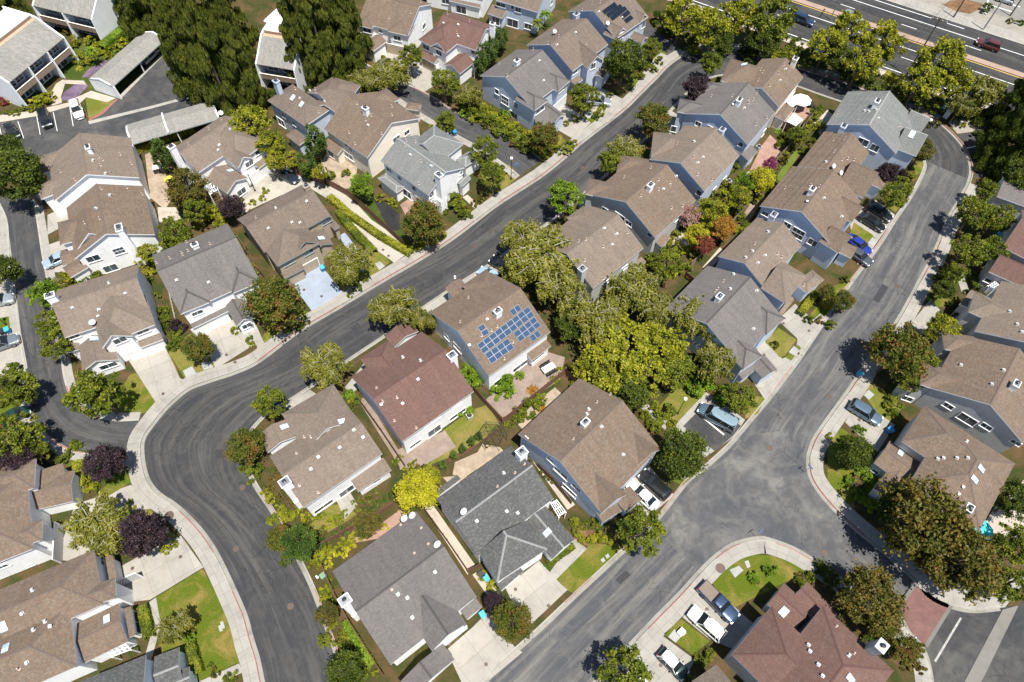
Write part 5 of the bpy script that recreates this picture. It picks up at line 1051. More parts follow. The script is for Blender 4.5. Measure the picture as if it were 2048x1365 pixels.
for me in [c[0] for c in CROWNS+AIRY]+SHRUBS+CONES+CYPR+[b[0] for b in BIRCH]+[b[1] for b in BIRCH]+TRUNKS+[PALM, FLAX, POLE]: me.materials.append(BARK)
_cnt = [0]
def part(name, me, root, mat, loc, sc, rz):
    o = bpy.data.objects.new(name, me); COL.objects.link(o); o.parent = root; o.location = loc; o.scale = sc; o.rotation_euler = (0, 0, rz)
    o.material_slots[0].link = 'OBJECT'; o.material_slots[0].material = mat; return o
def tree(col, x, y, r, h=None, kind='crown', name=None, extra=None):
    """crown centre sighted at (x, y), apparent radius r: the trunk stands plumb under the crown"""
    i = _cnt[0]; _cnt[0] += 1; rnd = random.Random(900+i)
    Rm = r*mpp((x, y), 3.0)*(0.84 if col == 'p' else 0.93 if kind == 'crown' else 1)
    if kind == 'crown':
        h = h or max(2.4, 2.0*Rm+1.9); rz_ = min(Rm, h*0.46); zc = h-rz_*0.88
        P = at((x, y), zc); root = empty(name or 'broadleaf_tree', (P.x, P.y, 0)); k = i % 4
        a = rnd.random()*6.28
        part('crown', AIRY[i % 3][0] if col in 'ygnb' else CROWNS[k][0], root, LM[col], (0,0,zc), (Rm*1.02, Rm*1.02, rz_*1.08), a)
        part('trunk', TRUNKS[k], root, BARK, (0,0,zc), (Rm, Rm, zc), a)
    elif kind == 'birch':
        h = h or 2.1*Rm+1.5; zc = h*0.62; P = at((x, y), zc+Rm*0.2); root = empty(name or 'weeping_birch', (P.x, P.y, 0)); k = i % 3; a = rnd.random()*6.28
        part('crown', BIRCH[k][0], root, LM[col], (0,0,zc), (Rm, Rm, (h-zc)/0.95), a)
        part('branches', BIRCH[k][1], root, PALEBARK, (0,0,zc), (Rm, Rm, (h-zc)/0.95), a)
        part('trunk', POLE, root, PALEBARK, (0,0,zc*0.5), (Rm*0.7, Rm*0.7, zc*0.62), a)
    elif kind == 'cone':
        h = h or 4.2*Rm; P = at((x, y), h*0.35); root = empty(name or 'redwood_tree', (P.x, P.y, 0)); k = i % 3; a = rnd.random()*6.28
        part('crown', CONES[k], root, LM[col], (0,0,h*0.06), (Rm*1.1, Rm*1.1, h*0.94), a)
        part('trunk', POLE, root, BARK, (0,0,h*0.46), (h*0.22, h*0.22, h*0.46), a)
    elif kind == 'cypress':
        h = h or 5.5*Rm; zc = h*0.53; P = at((x, y), zc); root = empty(name or 'cypress_tree', (P.x, P.y, 0)); k = i % 2
        part('crown', CYPR[k], root, LM[col], (0,0,zc), (Rm, Rm, h*0.47/3.0), rnd.random()*6)
        part('trunk', POLE, root, BARK, (0,0,h*0.3), (Rm, Rm, h*0.3), 0)
    elif kind == 'palm':
        h = h or 4.0; P = at((x, y), h); root = empty(name or 'palm_tree', (P.x, P.y, 0))
        part('crown', PALM, root, LM[col], (0,0,h), (Rm, Rm, Rm), rnd.random()*6); part('trunk', POLE, root, BARK, (0,0,h*0.5), (2.5, 2.5, h*0.5), 0)
    PLANTS.append([root, col, kind, Rm, (x, y), False]); return root
def shrub(col, x, y, r, flax=False):
    i = _cnt[0]; _cnt[0] += 1; rnd = random.Random(300+i)
    Rm = max(0.25, r*mpp((x, y), 0.5)); zc = Rm*0.62; P = at((x, y), zc)
    o = bpy.data.objects.new('flax_plant' if flax else 'shrub', FLAX if flax else SHRUBS[i % 4]); COL.objects.link(o)
    o.location = (P.x, P.y, 0.05 if flax else zc); o.scale = (Rm*(0.9+.2*rnd.random()), Rm*(0.9+.2*rnd.random()), Rm*(0.8+.3*rnd.random())); o.rotation_euler = (0, 0, rnd.random()*6.28)
    o.material_slots[0].link = 'OBJECT'; o.material_slots[0].material = LM[col]
    PLANTS.append([o, col, 'flax' if flax else 'shrub', Rm, (x, y), False]); return o
def hedge(col, pts, wpx, h=1.0, label=None, name='hedge'):
    """clipped hedge: a box-shaped mass of small leaves along a sighted line"""
    P = [at(p, h*0.5) for p in pts]; rnd = random.Random(len(PLANTS)); m = MB(); w = wpx*mpp(pts[0])
    for a, b in zip(P, P[1:]):
        d = b-a; d.z = 0; L = d.length; d.normalize(); n = Vector((-d.y, d.x, 0))
        for i in range(int(min(9000, 260*L*(w+h)))):
            s = rnd.uniform(-0.1, L+0.1); f = rnd.random()*(w+2*h)
            if f < w: t, z, nn = f-w/2, h+rnd.gauss(0,.05), Z3
            else:
                sd = 1 if rnd.random() < .5 else -1; t, z, nn = sd*w/2+rnd.gauss(0,.05), rnd.random()*h, n*sd
            leaf(m, Vector((a.x,a.y,0))+d*s+n*t+Z3*z, (nn+rdir(rnd)*0.8).normalized(), 0.15, 1.5, rnd)
    o = m.obj(name, LM[col]); PLANTS.append([o, col, 'hedge', w, (sum(p[0] for p in pts)/len(pts), sum(p[1] for p in pts)/len(pts)), label]); return o

# redwoods
for x, y, r, h in ((372,128,40,19),(432,150,44,22),(460,92,40,21),(400,60,40,20),(445,25,42,21),(490,168,34,17),(350,70,34,17),(602,60,40,22),(640,95,44,21),(690,60,40,20),(625,10,38,20),(660,15,40,20),(598,125,28,14),(700,120,34,14),(640,145,30,12),(268,18,34,17),(300,-5,34,18),(20,20,36,16),(-5,60,30,14),(240,-10,34,16)): tree('k', x, y, r*0.9, h*1.08, 'cone')
for x, y, r, h in ((2040,215,44,16),(2012,275,34,14),(2050,310,44,15)): tree('d', x, y, r, h, 'cone', 'dark_conifer')
# cypresses
for x, y, r in ((617,330,16),(632,285,18),(985,100,13),(972,112,13),(960,128,12),(994,85,12),(1003,75,11),(325,310,16)): tree('c', x, y, r, None, 'cypress')
for x, y in ((887,931),(908,912),(925,897),(943,884),(957,872)): tree('c', x, y, 7, 2.6, 'cypress', 'potted_cypress')
for c, x, y, r in (('d',30,350,58),('d',5,300,40),('d',5,540,36),('g',28,775,46),('g',30,870,56),('g',70,905,30),('n',85,590,34),('g',100,642,32),('g',108,690,34),('g',190,785,60),('p',40,925,45),('p',208,925,46),('p',288,1068,54),('r',394,693,33),('r',548,603,60),('g',348,465,40),('y',295,505,24),('o',372,375,42),('g',390,420,30),('p',462,412,30),('y',500,245,44),('y',540,285,34),('y',552,322,26),('n',725,370,28),('r',850,445,46),('g',820,112,28),('g',888,165,30),('g',890,245,26),('g',970,300,34),('g',985,350,30),('r',1090,272,33),('g',1168,192,33),('d',1248,120,46),('g',1305,95,24),('y',1365,30,44),('y',1420,55,44),('y',1475,25,44),('d',1440,80,30),('g',1540,40,52),('d',1530,80,34),('y',1700,60,44),('y',1655,90,40),('y',1765,85,48),('y',1725,125,42),('d',1680,115,30),('y',1880,125,56),('y',1840,165,44),('y',1905,165,40),('g',1420,125,26),('p',1395,175,34),('r',1308,238,38),('g',1225,322,32),('n',1130,392,40),('g',1330,530,34),('y',1420,425,38),('Y',1395,470,26),('O',1445,455,28),('R',1410,488,22),('K',1382,430,26),('y',1478,395,28),('Y',1522,360,30),('m',1540,330,16),('n',1490,365,24),('d',1365,905,55),('g',1285,1062,54),('r',1025,1242,44),('p',988,1205,26),('g',1250,1345,58),('g',540,805,36),('r',490,892,42),('Y',835,980,48),('y',855,955,30),('o',735,1048,32),('c',598,1085,40),('r',560,1078,32),('d',690,1345,44),('o',655,1230,26),('r',1845,300,26),('p',1775,345,26),('g',1790,390,32),('g',1950,425,38),('g',2000,435,36),('g',1940,500,40),('g',1985,500,30),('g',1912,548,26),('d',1890,580,24),('y',1885,660,36),('r',1800,700,60),('g',1850,725,34),('g',1820,760,30),('o',1850,1040,90),('o',1920,1120,80),('d',1800,1020,50),('g',2025,1085,46),('d',2038,1000,44),('g',2015,1165,44),('o',1742,1195,66),('r',1770,1240,40),('r',1812,1300,32),('d',1712,902,36),('g',1480,795,38),('d',2040,350,36),('g',1975,380,26),('r',1688,600,24),('r',1655,585,18),('g',1600,270,22),('y',640,345,20),('y',580,320,20)):
    tree(c, x, y, r)
for c, x, y, r, h in (('b',1085,505,78,9),('b',1045,480,52,8),('b',1120,575,56,8),('b',1030,545,36,6),('b',1270,575,60,8),('b',1190,635,62,8),('b',1310,620,44,7),('b',1395,640,56,8),('b',1430,720,46,7),('b',790,610,52,8),('b',845,640,30,6),('b',645,728,54,7),('b',190,1050,70,7),('b',695,525,48,7),('b',775,150,44,7),('b',1250,300,42,6),('b',350,1255,38,5),('b',1975,185,46,8),('b',1925,210,30,6),('b',730,160,36,6),('b',935,190,30,5),('b',110,575,26,4)): tree(c, x, y, r, h, 'birch')
for c, x, y, r, h in (('y',1250,690,74,8),('y',1215,735,66,7.5),('y',1325,690,60,8),('y',1290,745,56,7),('g',1350,740,46,6),('d',1255,785,48,6),('y',1180,735,40,6),('d',1145,650,38,6)): tree(c, x, y, r, h)
for c, x, y, r in (('n',1240,585,30),('g',1595,265,24),('n',1090,28,20),('g',1075,45,18),('n',180,100,18)): tree(c, x, y, r, 3.5, 'palm')

# shrubs: (colour, list of x, y, radius)
EXTRA = [(1395,515),(1405,500),(1425,470),(1440,482),(1455,440),(1470,420),(1487,402),(1497,385),(1510,372),(1530,345),(1555,332),(1565,318),(1580,300),(1596,285),(1605,265),(1615,250),(1568,275),(1578,258),(1300,522),(1320,500),(1335,480),(1346,462),(1362,442),(1375,415),(1400,402),(1420,382),(1440,362),(1455,347),(1470,335),(1485,325),
 (1012,846),(1022,852),(1036,838),(830,925),(846,936),(872,946),(816,936),(962,882),(976,890),(1150,772),(1166,782),(1140,792),(590,1000),(580,986),(602,1016),(616,1030),(660,1046),(676,1040),(716,1016),(736,1002),(640,1062),(660,1160),(655,1202),(666,1242),(682,1272),(702,1292),(716,1312),(736,1332),(752,1346),
 (95,562),(112,602),(116,662),(80,662),(302,562),(312,592),(318,622),(326,656),(432,342),(442,362),(452,392),(470,422),(522,302),(562,302),(592,332),(612,346),(930,226),(950,238),(970,250),(992,262),(1012,274),(1032,288),(1052,298),(940,232),(982,256),(1660,872),(1722,882),(1726,896),(1750,960),(1736,940),(1762,992),(1790,792),(1802,812),(1856,682),(1862,702),(1892,642),(1902,626),(1916,602),(1932,602),(1902,562),(1886,542),
 (470,660),(700,590),(730,560),(715,575),(610,640),(598,655),(470,470),(485,500),(500,530),(512,548),(700,800),(708,812),(690,790),(640,1000),(560,950),(548,940),(575,975),(955,1000),(1050,900),(1060,915),(1000,770),(1120,740),(1135,735),(1145,752),(1170,800),(1180,815),(1275,800),(1262,790),(1240,812),(1256,800),(1425,770),(1440,780),(1460,775),(1400,765),(1550,690),(1545,655),(1618,640),(1640,640),(1655,610),(1672,600),(1690,560),(130,100),(160,70),(175,60),(200,75),(225,60),(245,85),(120,125),(140,60),(30,225),(15,225),(45,215),(460,190),(430,200),(400,215),(700,150),(715,165),(690,170),(1280,130),(1295,115),(1310,140),(1195,235),(1150,285),(1135,300),(905,255),(890,240),(1620,1150),(1640,1130),(1600,1150),(1660,1140),(1780,1210),(1770,1225),(1790,1310),(1760,1300),(1830,1300),(420,1330),(430,1345),(385,1262),(380,1245),(330,1100),(345,1090),(260,1010),(140,985),(125,985),(190,975)]
SH = dict(
 n=[(1265,745,1),(1392,775,22),(1415,770,18),(1450,795,22),(1010,770,26),(990,785,14),(1040,750,12),(1085,790,0),(705,585,0),(1012,225,14),(480,1168,0),(820,1120,14),(830,1135,10),(430,1225,0),(378,1278,16),(1720,860,12),(1770,800,0),(930,820,18),(940,745,22),(950,765,18),(920,770,16),(700,790,12),(712,800,12),(1800,575,0),(1508,1160,12),(1540,1140,14),(1510,1155,14),(1742,1005,18),(1745,975,18),(1730,950,18),(1715,990,16),(1700,960,12)],
 g=[(905,300,18),(875,262,16),(860,300,0),(940,215,16),(960,228,18),(980,240,16),(1000,258,18),(1020,265,16),(1042,282,18),(1060,292,18),(1010,285,0),(905,400,22),(925,420,18),(885,410,16),(1420,480,16),(1340,500,20),(1310,520,18),(1370,540,18),(1350,500,0),(1010,400,0),(840,500,0),(1660,650,12),(1640,660,0),(1760,355,14),(1800,360,14),(1815,375,14),(1780,800,14),(1790,830,14),(1785,815,16),(1330,820,22),(1310,850,18),(1300,840,14),(1190,1045,12),(1155,1065,12),(1170,1050,10),(410,1335,0),(460,1355,14),(505,1250,0),(545,1040,14),(560,1010,0),(640,1045,0),(690,1025,8),(640,1030,10),(620,1040,10),(705,1005,6),(720,1000,6),(750,985,8),(790,925,8),(800,915,8),(1060,815,18),(1080,800,16),(1040,830,16),(655,1185,16),(665,1215,14),(650,1280,16),(680,1300,18),(700,1320,16),(720,1345,18),(1385,1365,18),(1404,1318,16),(1420,1310,14),(1680,1295,16),(1660,1275,14),(1640,1260,14),(1770,1290,12),(1620,1155,12),(1600,1165,14),(135,1095,0),(255,1095,14),(490,930,16),(505,950,16),(515,935,14),(500,900,14),(25,740,18),(5,800,18),(60,880,14),(90,905,14),(150,890,14),(140,905,12),(125,920,12),(175,560,16),(165,570,12),(190,555,14),(340,500,16),(360,480,14),(320,500,12),(305,525,12),(330,640,14),(350,670,14),(345,690,14),(360,685,12),(330,620,10),(500,680,10),(505,690,8),(590,650,10),(575,660,12),(540,650,12),(610,330,10),(700,300,12),(715,320,12),(690,345,10),(735,345,10),(660,350,12),(790,130,12),(800,140,10),(770,120,12),(910,170,12),(920,200,14),(1300,130,14),(1280,150,12),(1320,120,10),(1205,215,8),(1220,190,8),(1190,230,8),(1140,290,10),(1120,300,10),(1630,230,14),(1640,220,12),(1580,275,12),(1560,290,12),(1570,310,10),(1610,300,12),(1625,285,12),(1545,350,12),(1535,370,14),(1500,375,14),(1480,430,14),(1490,450,12),(1465,410,14)],
 d=[(1500,120,18),(1560,110,24),(1590,90,20),(1620,110,22),(1640,125,20),(1600,125,18),(1680,140,20),(1700,150,22),(1730,160,22),(1760,175,22),(1790,185,20),(1815,195,18),(1850,205,22),(1880,215,20),(1910,235,14),(1930,215,20),(1950,230,18),(1945,200,20),(1980,235,22),(1960,270,14),(1990,300,18),(1975,330,12),(1780,215,10),(1830,225,10),(1510,95,20),(1490,105,16),(1450,100,18),(1380,85,20),(1340,60,18),(1320,40,20),(1350,20,20),(2000,620,14),(1990,640,14),(1880,560,18),(1905,610,12),(1920,640,14),(1690,880,14),(1700,930,12),(1655,1150,18),(1670,1165,16),(1640,1140,12),(1760,1290,14),(1735,1280,14),(570,1120,14),(640,1085,16),(440,200,18),(470,215,16),(520,205,18),(545,190,16),(300,270,0),(760,190,18),(730,180,18),(780,165,14),(700,160,18),(930,430,14),(180,300,0),(120,140,10)],
 y=[(300,540,14),(280,520,16),(130,560,22),(115,580,18),(460,250,0),(530,380,8),(525,395,8),(545,410,8),(620,350,10),(505,405,8),(440,430,18),(420,425,18),(400,440,20),(440,445,14),(1005,240,16),(1030,255,16),(1055,275,16),(985,225,14),(965,215,12),(1090,310,14),(1200,225,12),(1150,235,10),(1130,245,8),(1110,290,12),(1075,300,12),(760,395,10),(780,400,10),(790,410,8),(840,420,10),(860,480,16),(840,490,14),(880,470,14),(1550,120,20),(1580,105,16),(1390,100,14),(1400,75,20),(1355,55,18),(1780,190,12),(1805,200,10),(1925,250,8),(1185,1080,12),(1165,1078,12),(1200,1075,14),(1220,1080,12),(1150,1045,12),(660,1100,14),(690,1085,14),(710,1075,14),(640,1110,14),(630,1130,14),(600,1060,12),(580,1030,14),(590,1020,10),(560,1020,12),(570,1035,10),(530,985,10),(540,1000,12),(625,1000,10),(650,1180,12),(660,1250,12),(645,1195,10),(690,1270,12),(720,1300,12),(1330,840,14),(1345,850,12),(1310,815,12),(1290,830,12),(1740,1010,14),(1750,980,14),(1480,460,12),(1505,470,10),(1520,400,14),(1445,390,16),(1460,380,14),(1370,500,14),(1390,510,14),(1820,355,12),(1810,340,10),(1640,250,12),(1620,255,12),(1350,470,12),(1045,1100,0),(975,1160,12),(965,1150,12),(985,1175,12),(160,960,16),(175,975,12),(150,945,12),(185,960,14),(145,240,0),(60,215,10),(75,215,10),(95,195,16),(80,200,14),(150,110,0),(155,115,16),(170,120,14),(190,100,14),(205,95,14),(180,85,14),(145,85,14),(220,80,12),(235,95,10),(215,110,10),(265,70,12),(280,60,12),(250,80,12)],
 o=[(1235,1045,14),(1130,1055,0),(1860,245,10),(1875,248,8),(1700,1040,0),(925,412,10),(935,420,10),(958,398,10),(950,406,10),(966,392,9),(1450,370,12),(1430,400,14),(560,990,12),(535,980,12),(545,960,10),(1840,1300,14),(1830,1325,12),(1815,1335,12),(1845,1340,10),(400,650,0),(640,1065,12),(330,660,8),(395,560,0),(210,960,0),(75,1060,0),(250,1105,8),(240,1090,8),(1870,590,10),(1945,560,10),(1935,585,8),(1640,590,10),(1680,620,8)],
 p=[(350,650,14),(365,655,12),(10,915,22),(70,920,20),(300,480,8),(300,500,8),(1000,1215,10),(840,1180,0),(1790,330,16),(1800,345,16),(1765,330,14)],
 m=[(598,324,8),(1500,600,0),(1545,320,8)], R=[(8,200,12),(15,190,8),(1850,1200,0),(1690,1260,0)], Y=[(615,205,0),(795,1240,0),(685,1105,12),(665,1110,10),(700,1090,12),(655,1130,10),(770,1055,8),(610,1035,10),(595,1010,0),(1345,545,10),(105,190,0),(55,205,10),(20,200,8)])
for c, L in SH.items():
    for x, y, r in L:
        if r > 1: shrub(c, x, y, r)
for c, x, y, r in (('y',155,130,14),('d',75,195,14),('y',182,98,14),('n',1075,795,24),('O',1065,775,20),('g',1110,755,18),('n',1560,255,14),('n',225,600,0),('O',1085,815,16)):
    if r: shrub(c, x, y, r, True)
er = random.Random(77)
for x, y in EXTRA: shrub(er.choice('ggggdnyyor'), x, y, er.uniform(6.5, 13))
# clipped rows
for x, y in ((652,1080),(671,1071),(690,1060),(708,1047),(726,1035),(740,1020),(755,1008),(772,996),(786,985),(640,1090)): shrub('c', x, y, 9.5)
for c, pts, wpx, h, lb in (('g',[(678,425),(700,455),(748,505)],14,1.0,'long clipped green hedge along the concrete alley beside the tan house'),('y',[(660,395),(700,430),(760,472),(822,508)],12,0.9,'long yellow-green hedge on the far side of the concrete alley'),
    ('n',[(205,98),(254,58)],18,1.6,'clipped bright green hedge below the big white apartment end wall'),('g',[(286,1215),(300,1275)],18,0.9,'clipped olive hedge beside the front walk of the bottom left house'),('g',[(382,1290),(398,1345)],16,1.0,'clipped hedge along the grey-roofed house at the bottom edge'),
    ('y',[(1600,628),(1630,588)],13,1.0,'clipped olive hedge between two driveways of the right row'),('n',[(690,1245),(745,1330)],13,1.0,'bright green hedge along the dark-taupe-roofed house'),('n',[(705,1205),(712,1225)],8,0.8,None),
    ('Y',[(1770,150),(1798,163)],14,1.2,'golden hedge between highway trees'),('y',[(275,300),(300,288),(385,258)],12,1.0,'low yellow-green hedge below the long carport'),('g',[(1096,1128),(1147,1093)],10,0.5,'low dark hedge beside the front walk of the grey-shingled house'),
    ('d',[(1940,545),(1952,578)],14,1.0,'dark hedge beside the reddish house at the right edge'),('y',[(158,925),(162,975)],18,1.1,'olive hedge in front of the porch-walled house'),('n',[(775,1050),(0,0)],0,0,'')):
    if wpx and lb is not None: hedge(c, pts, wpx, h, lb)
for x, y, r in ((1972,17,14),(2040,44,9),(2022,42,8)): shrub('d', x, y, r*0.9)
# ------------------------------------------------------------------ vehicles
def paint(name, c, metal=0.3): return plain('paint_'+name, c, 0.28, metal, 0.03, 2, coat=0.8)
TYRE = plain('tyre_rubber', (0.018, 0.018, 0.02), 0.85, var=0.1); RIM = plain('alloy_rim', (0.45, 0.46, 0.48), 0.3, 0.8, 0.05); LAMPW = plain('headlight_lens', (0.72, 0.75, 0.78), 0.1, var=0.03); LAMPR = plain('tail_light_lens', (0.40, 0.02, 0.02), 0.15, var=0.05)
CARGLASS = plain('car_glass', (0.012, 0.016, 0.018), 0.05, var=0.3, sc=2); BLACKP = plain('black_plastic', (0.02, 0.02, 0.022), 0.6, var=0.1)
SPEC = {  # stations: x from rear to front, half width, belt height; cabin: rear base, rear top, front top, front base, roof height
 'sedan': dict(L=4.75, st=[(-2.38,.62,.62),(-2.30,.80,.86),(-2.0,.88,.97),(-1.2,.91,.98),(0,.92,.95),(1.0,.91,.92),(1.75,.87,.84),(2.15,.78,.74),(2.36,.58,.60)], cab=(-1.75,-1.0,0.35,1.15,1.44,.80,.62), wb=(-1.38,1.40)),
 'suv': dict(L=4.75, st=[(-2.36,.70,.80),(-2.30,.84,1.02),(-1.9,.92,1.08),(0,.94,1.05),(1.0,.93,1.04),(1.75,.90,.98),(2.15,.82,.90),(2.36,.64,.72)], cab=(-2.28,-1.95,0.30,1.10,1.70,.86,.70), wb=(-1.38,1.42)),
 'hatch': dict(L=3.9, st=[(-1.95,.66,.70),(-1.88,.78,.92),(-1.5,.84,.96),(0,.85,.95),(0.9,.84,.93),(1.45,.80,.86),(1.78,.72,.76),(1.95,.55,.62)], cab=(-1.82,-1.45,0.25,0.95,1.48,.77,.62), wb=(-1.2,1.22)),
 'van': dict(L=5.7, st=[(-2.85,.84,.80),(-2.80,.95,1.20),(-2.3,.99,1.24),(0,1.0,1.22),(1.4,.99,1.18),(2.0,.96,1.08),(2.6,.88,.98),(2.84,.70,.80)], cab=(-2.79,-2.62,1.05,1.75,2.12,.95,.82), wb=(-1.75,1.72)),
 'pickup': dict(L=5.5, st=[(-2.74,.88,.88),(-2.70,.92,1.02),(-0.6,.93,1.03),(0.3,.94,1.05),(1.2,.93,1.06),(2.0,.91,1.02),(2.5,.84,.94),(2.73,.68,.78)], cab=(-0.60,-0.35,0.55,1.20,1.76,.86,.70), wb=(-1.72,1.75))}
CM = {}
def car_meshes(t):
    if t in CM: return CM[t]
    s = SPEC[t]; m = MB(); rings = []
    st = s['st']; xs = [q[0] for q in st]
    fine = []
    for i in range(len(st)-1):
        for k in range(4):
            f = k/4; f2 = f*f*(3-2*f) if False else f; fine.append(tuple(a+(b-a)*f2 for a, b in zip(st[i], st[i+1])))
    fine.append(st[-1])
    for x, w_, zb in fine:
        ra = [(-1, .0)]
        arch = max([0]+[max(0, 0.36-abs(x-wx)) for wx in s['wb']])
        zl = 0.24 + (0.40*math.sqrt(max(0, 1-((0.36-arch)/0.36)**2)) if arch > 0 else 0)
        pr = [(w_*.90, zl), (w_*.985, max(zl+.02, .42)), (w_, max(zl+.05, zb*.68)), (w_*.965, zb-.06), (w_*.86, zb-.005), (w_*.45, zb+.02), (0, zb+.03)]
        ring = [Vector((x, -a, b)) for a, b in pr] + [Vector((x, a, b)) for a, b in pr[-2::-1]]
        rings.append(ring)
    for a, b in zip(rings, rings[1:]):
        for k in range(len(a)-1): m.quad(a[k], b[k], b[k+1], a[k+1])
    m.face(rings[0][::-1]); m.face(rings[-1])
    m.face([Vector((fine[0][0]+.1,-.6,.25)), Vector((fine[-1][0]-.1,-.6,.25)), Vector((fine[-1][0]-.1,.6,.25)), Vector((fine[0][0]+.1,.6,.25))][::-1])
    body = m.mesh('body', BLACKP, smooth=True, merge=True)
    rb, rt, ft, fb, zr, wb_, wt = s['cab']; zb = 0.97 if t == 'sedan' else 1.05 if t == 'suv' else .94 if t == 'hatch' else 1.2 if t == 'van' else 1.04
    g = MB()
    lo = [Vector((rb,-wb_,zb-.03)), Vector((fb,-wb_,zb-.05)), Vector((fb,wb_,zb-.05)), Vector((rb,wb_,zb-.03))]; hi = [Vector((rt,-wt,zr-.03)), Vector((ft,-wt,zr-.03)), Vector((ft,wt,zr-.03)), Vector((rt,wt,zr-.03))]
    for k in range(4): j = (k+1) % 4; g.quad(lo[k], lo[j], hi[j], hi[k])
    g.face(hi); glass = g.mesh('windows', CARGLASS)
    r = MB(); n = 10; R0 = []                                     # roof shell with rounded edges, and pillars
    for i in range(n+1):
        f = i/n; x = rt-.06+(ft-rt+.12)*f; e = (1-(2*f-1)**6)
        R0.append([Vector((x, y*wt*1.03, zr-.045*(1-e)-.05*abs(y)**3+.015)) for y in (-1,-.92,-.6,0,.6,.92,1)])
    for a, b in zip(R0, R0[1:]):
        for k in range(6): r.quad(a[k], b[k], b[k+1], a[k+1])
    for sy in (-1, 1):
        for (xa, xb, th) in ((fb, ft, .05), (rb, rt, .09), ((rb+fb)/2-.1, (rt+ft)/2-.05, .05)) + (((rb*.6+fb*.4)-.9 if t == 'van' else rb*.85+fb*.15, rt*.8+ft*.2, .06),):
            a = Vector((xa, sy*(wb_+.005), zb-.04)); b = Vector((xb, sy*(wt+.012), zr-.05)); r.tube([a, b], th*.75, 4)
    rails = MB()
    for sy in (-1, 1): rails.tube([(rt+.1, sy*wt*.93, zr+.0), (rt+.2, sy*wt*.93, zr+.05), (ft-.25, sy*wt*.93, zr+.05), (ft-.15, sy*wt*.93, zr)], .022, 5)
    roof = r.mesh('roof', BLACKP, smooth=True)
    ty = MB(); c = 0.33; ty_r = [(0.20,-.11),(0.31,-.11),(0.335,-.08),(0.335,.08),(0.31,.11),(0.20,.11)]
    rr = [[Vector((a*math.cos(2*math.pi*k/20), b, a*math.sin(2*math.pi*k/20))) for k in range(20)] for a, b in ty_r]
    for a, b in zip(rr, rr[1:]):
        for k in range(20): ty.quad(a[k], a[(k+1) % 20], b[(k+1) % 20], b[k])
    rm = MB(); f1 = [Vector((.21*math.cos(2*math.pi*k/16), .075, .21*math.sin(2*math.pi*k/16))) for k in range(16)]; rm.face(f1[::-1]); rm.face([Vector((p.x,-.075,p.z)) for p in f1])
    for k in range(5): a = 2*math.pi*k/5; rm.box(Vector((.11*math.cos(a),0,.11*math.sin(a))), Vector((math.cos(a),0,math.sin(a))), Vector((0,1,0)), Vector((-math.sin(a),0,math.cos(a))), .09, .095, .02)
    hl, tl, mi = MB(), MB(), MB(); xf, xr = fine[-1][0], fine[0][0]; wf, wr, zf = st[-2][1], st[1][1], st[-2][2]
    hl.box(Vector((xf-.17,0,zf-.10)), Vector((1,0,0)), Vector((0,1,0)), Z3, .13, .17, .075); tl.box(Vector((xr+.09,0,st[1][2]-.14)), Vector((1,0,0)), Vector((0,1,0)), Z3, .08, .13, .10)
    mi.box(Vector((fb-.30,0,zb+.10)), Vector((1,0,0)), Vector((0,1,0)), Z3, .07, .11, .075)
    CM[t] = dict(body=body, glass=glass, roof=roof, tyre=ty.mesh('tyre', TYRE, smooth=False), rim=rm.mesh('rim', RIM), hl=hl.mesh('headlight', LAMPW), tl=tl.mesh('tail_light', LAMPR), mi=mi.mesh('mirror', BLACKP), rails=rails.mesh('roof_rails', BLACKP), wf=wf, wr=wr, wb_=wb_, s=s)
    if t == 'pickup':
        b = MB(); b.box(Vector((-1.66,0,1.05)), Vector((1,0,0)), Vector((0,1,0)), Z3, .98, .78, .035); CM[t]['bed'] = b.mesh('bed_cover', plain('brown_bed_cover', (0.16,0.12,0.09), 0.7))
    return CM[t]
def car(t, rear, front, mat, label, roofmat=None, group='parked cars', name=None, z=0.02, cover=None, rails=False):
    """rear and front bumper centres sighted at bumper height"""
    c = car_meshes(t); A, B = at(rear, 0.7), at(front, 0.7); d = B-A; rz = math.atan2(d.y, d.x); P = (A+B)/2; P.z = z
    root = empty(name or {'sedan':'parked_car','suv':'parked_car','hatch':'parked_car','van':'parked_van','pickup':'pickup_truck'}[t], P); root.rotation_euler = (0,0,rz)
    tag(root, label, {'van':'van','pickup':'pickup truck'}.get(t, 'car'), group)
    def P_(name, me, loc=(0,0,0), mat_=None, par=root, flip=False):
        o = bpy.data.objects.new(name, me); COL.objects.link(o); o.parent = par; o.location = loc
        if flip: o.rotation_euler = (0,0,math.pi)
        if mat_: o.material_slots[0].link = 'OBJECT'; o.material_slots[0].material = mat_
        return o
    P_('body', c['body'], mat_=mat); P_('windows', c['glass']); P_('roof', c['roof'], mat_=roofmat or mat)
    for wx in c['s']['wb']:
        for sy in (-1, 1):
            w_ = P_('wheel', c['tyre'], (wx, sy*(c['wr']-.04 if t != 'sedan' else .80), .335)); P_('rim', c['rim'], par=w_)
    for sy in (-1, 1):
        P_('headlight', c['hl'], (0, sy*(c['wf']-.16), 0)); P_('tail_light', c['tl'], (0, sy*(c['wr']-.13), 0)); P_('mirror', c['mi'], (0, sy*(c['wb_']+.14), 0), mat)
    if 'bed' in c: P_('bed_cover', c['bed'])
    if rails: P_('roof_rails', c['rails'])
    return root
WH, BK, SV, BG = paint('white', (.72,.72,.72), 0), paint('black', (.012,.013,.015)), paint('silver', (.46,.50,.52), .6), paint('blue_grey', (.13,.19,.25), .5)
car('sedan', (12,244), (33,277), BK, 'black sedan nearest the left edge in the car park row')
car('suv', (85,223), (95,252), BK, 'black suv in the middle of the car park row')
car('suv', (148,204), (160,236), WH, 'white suv beside the triangular lawn of the car park', rails=True)
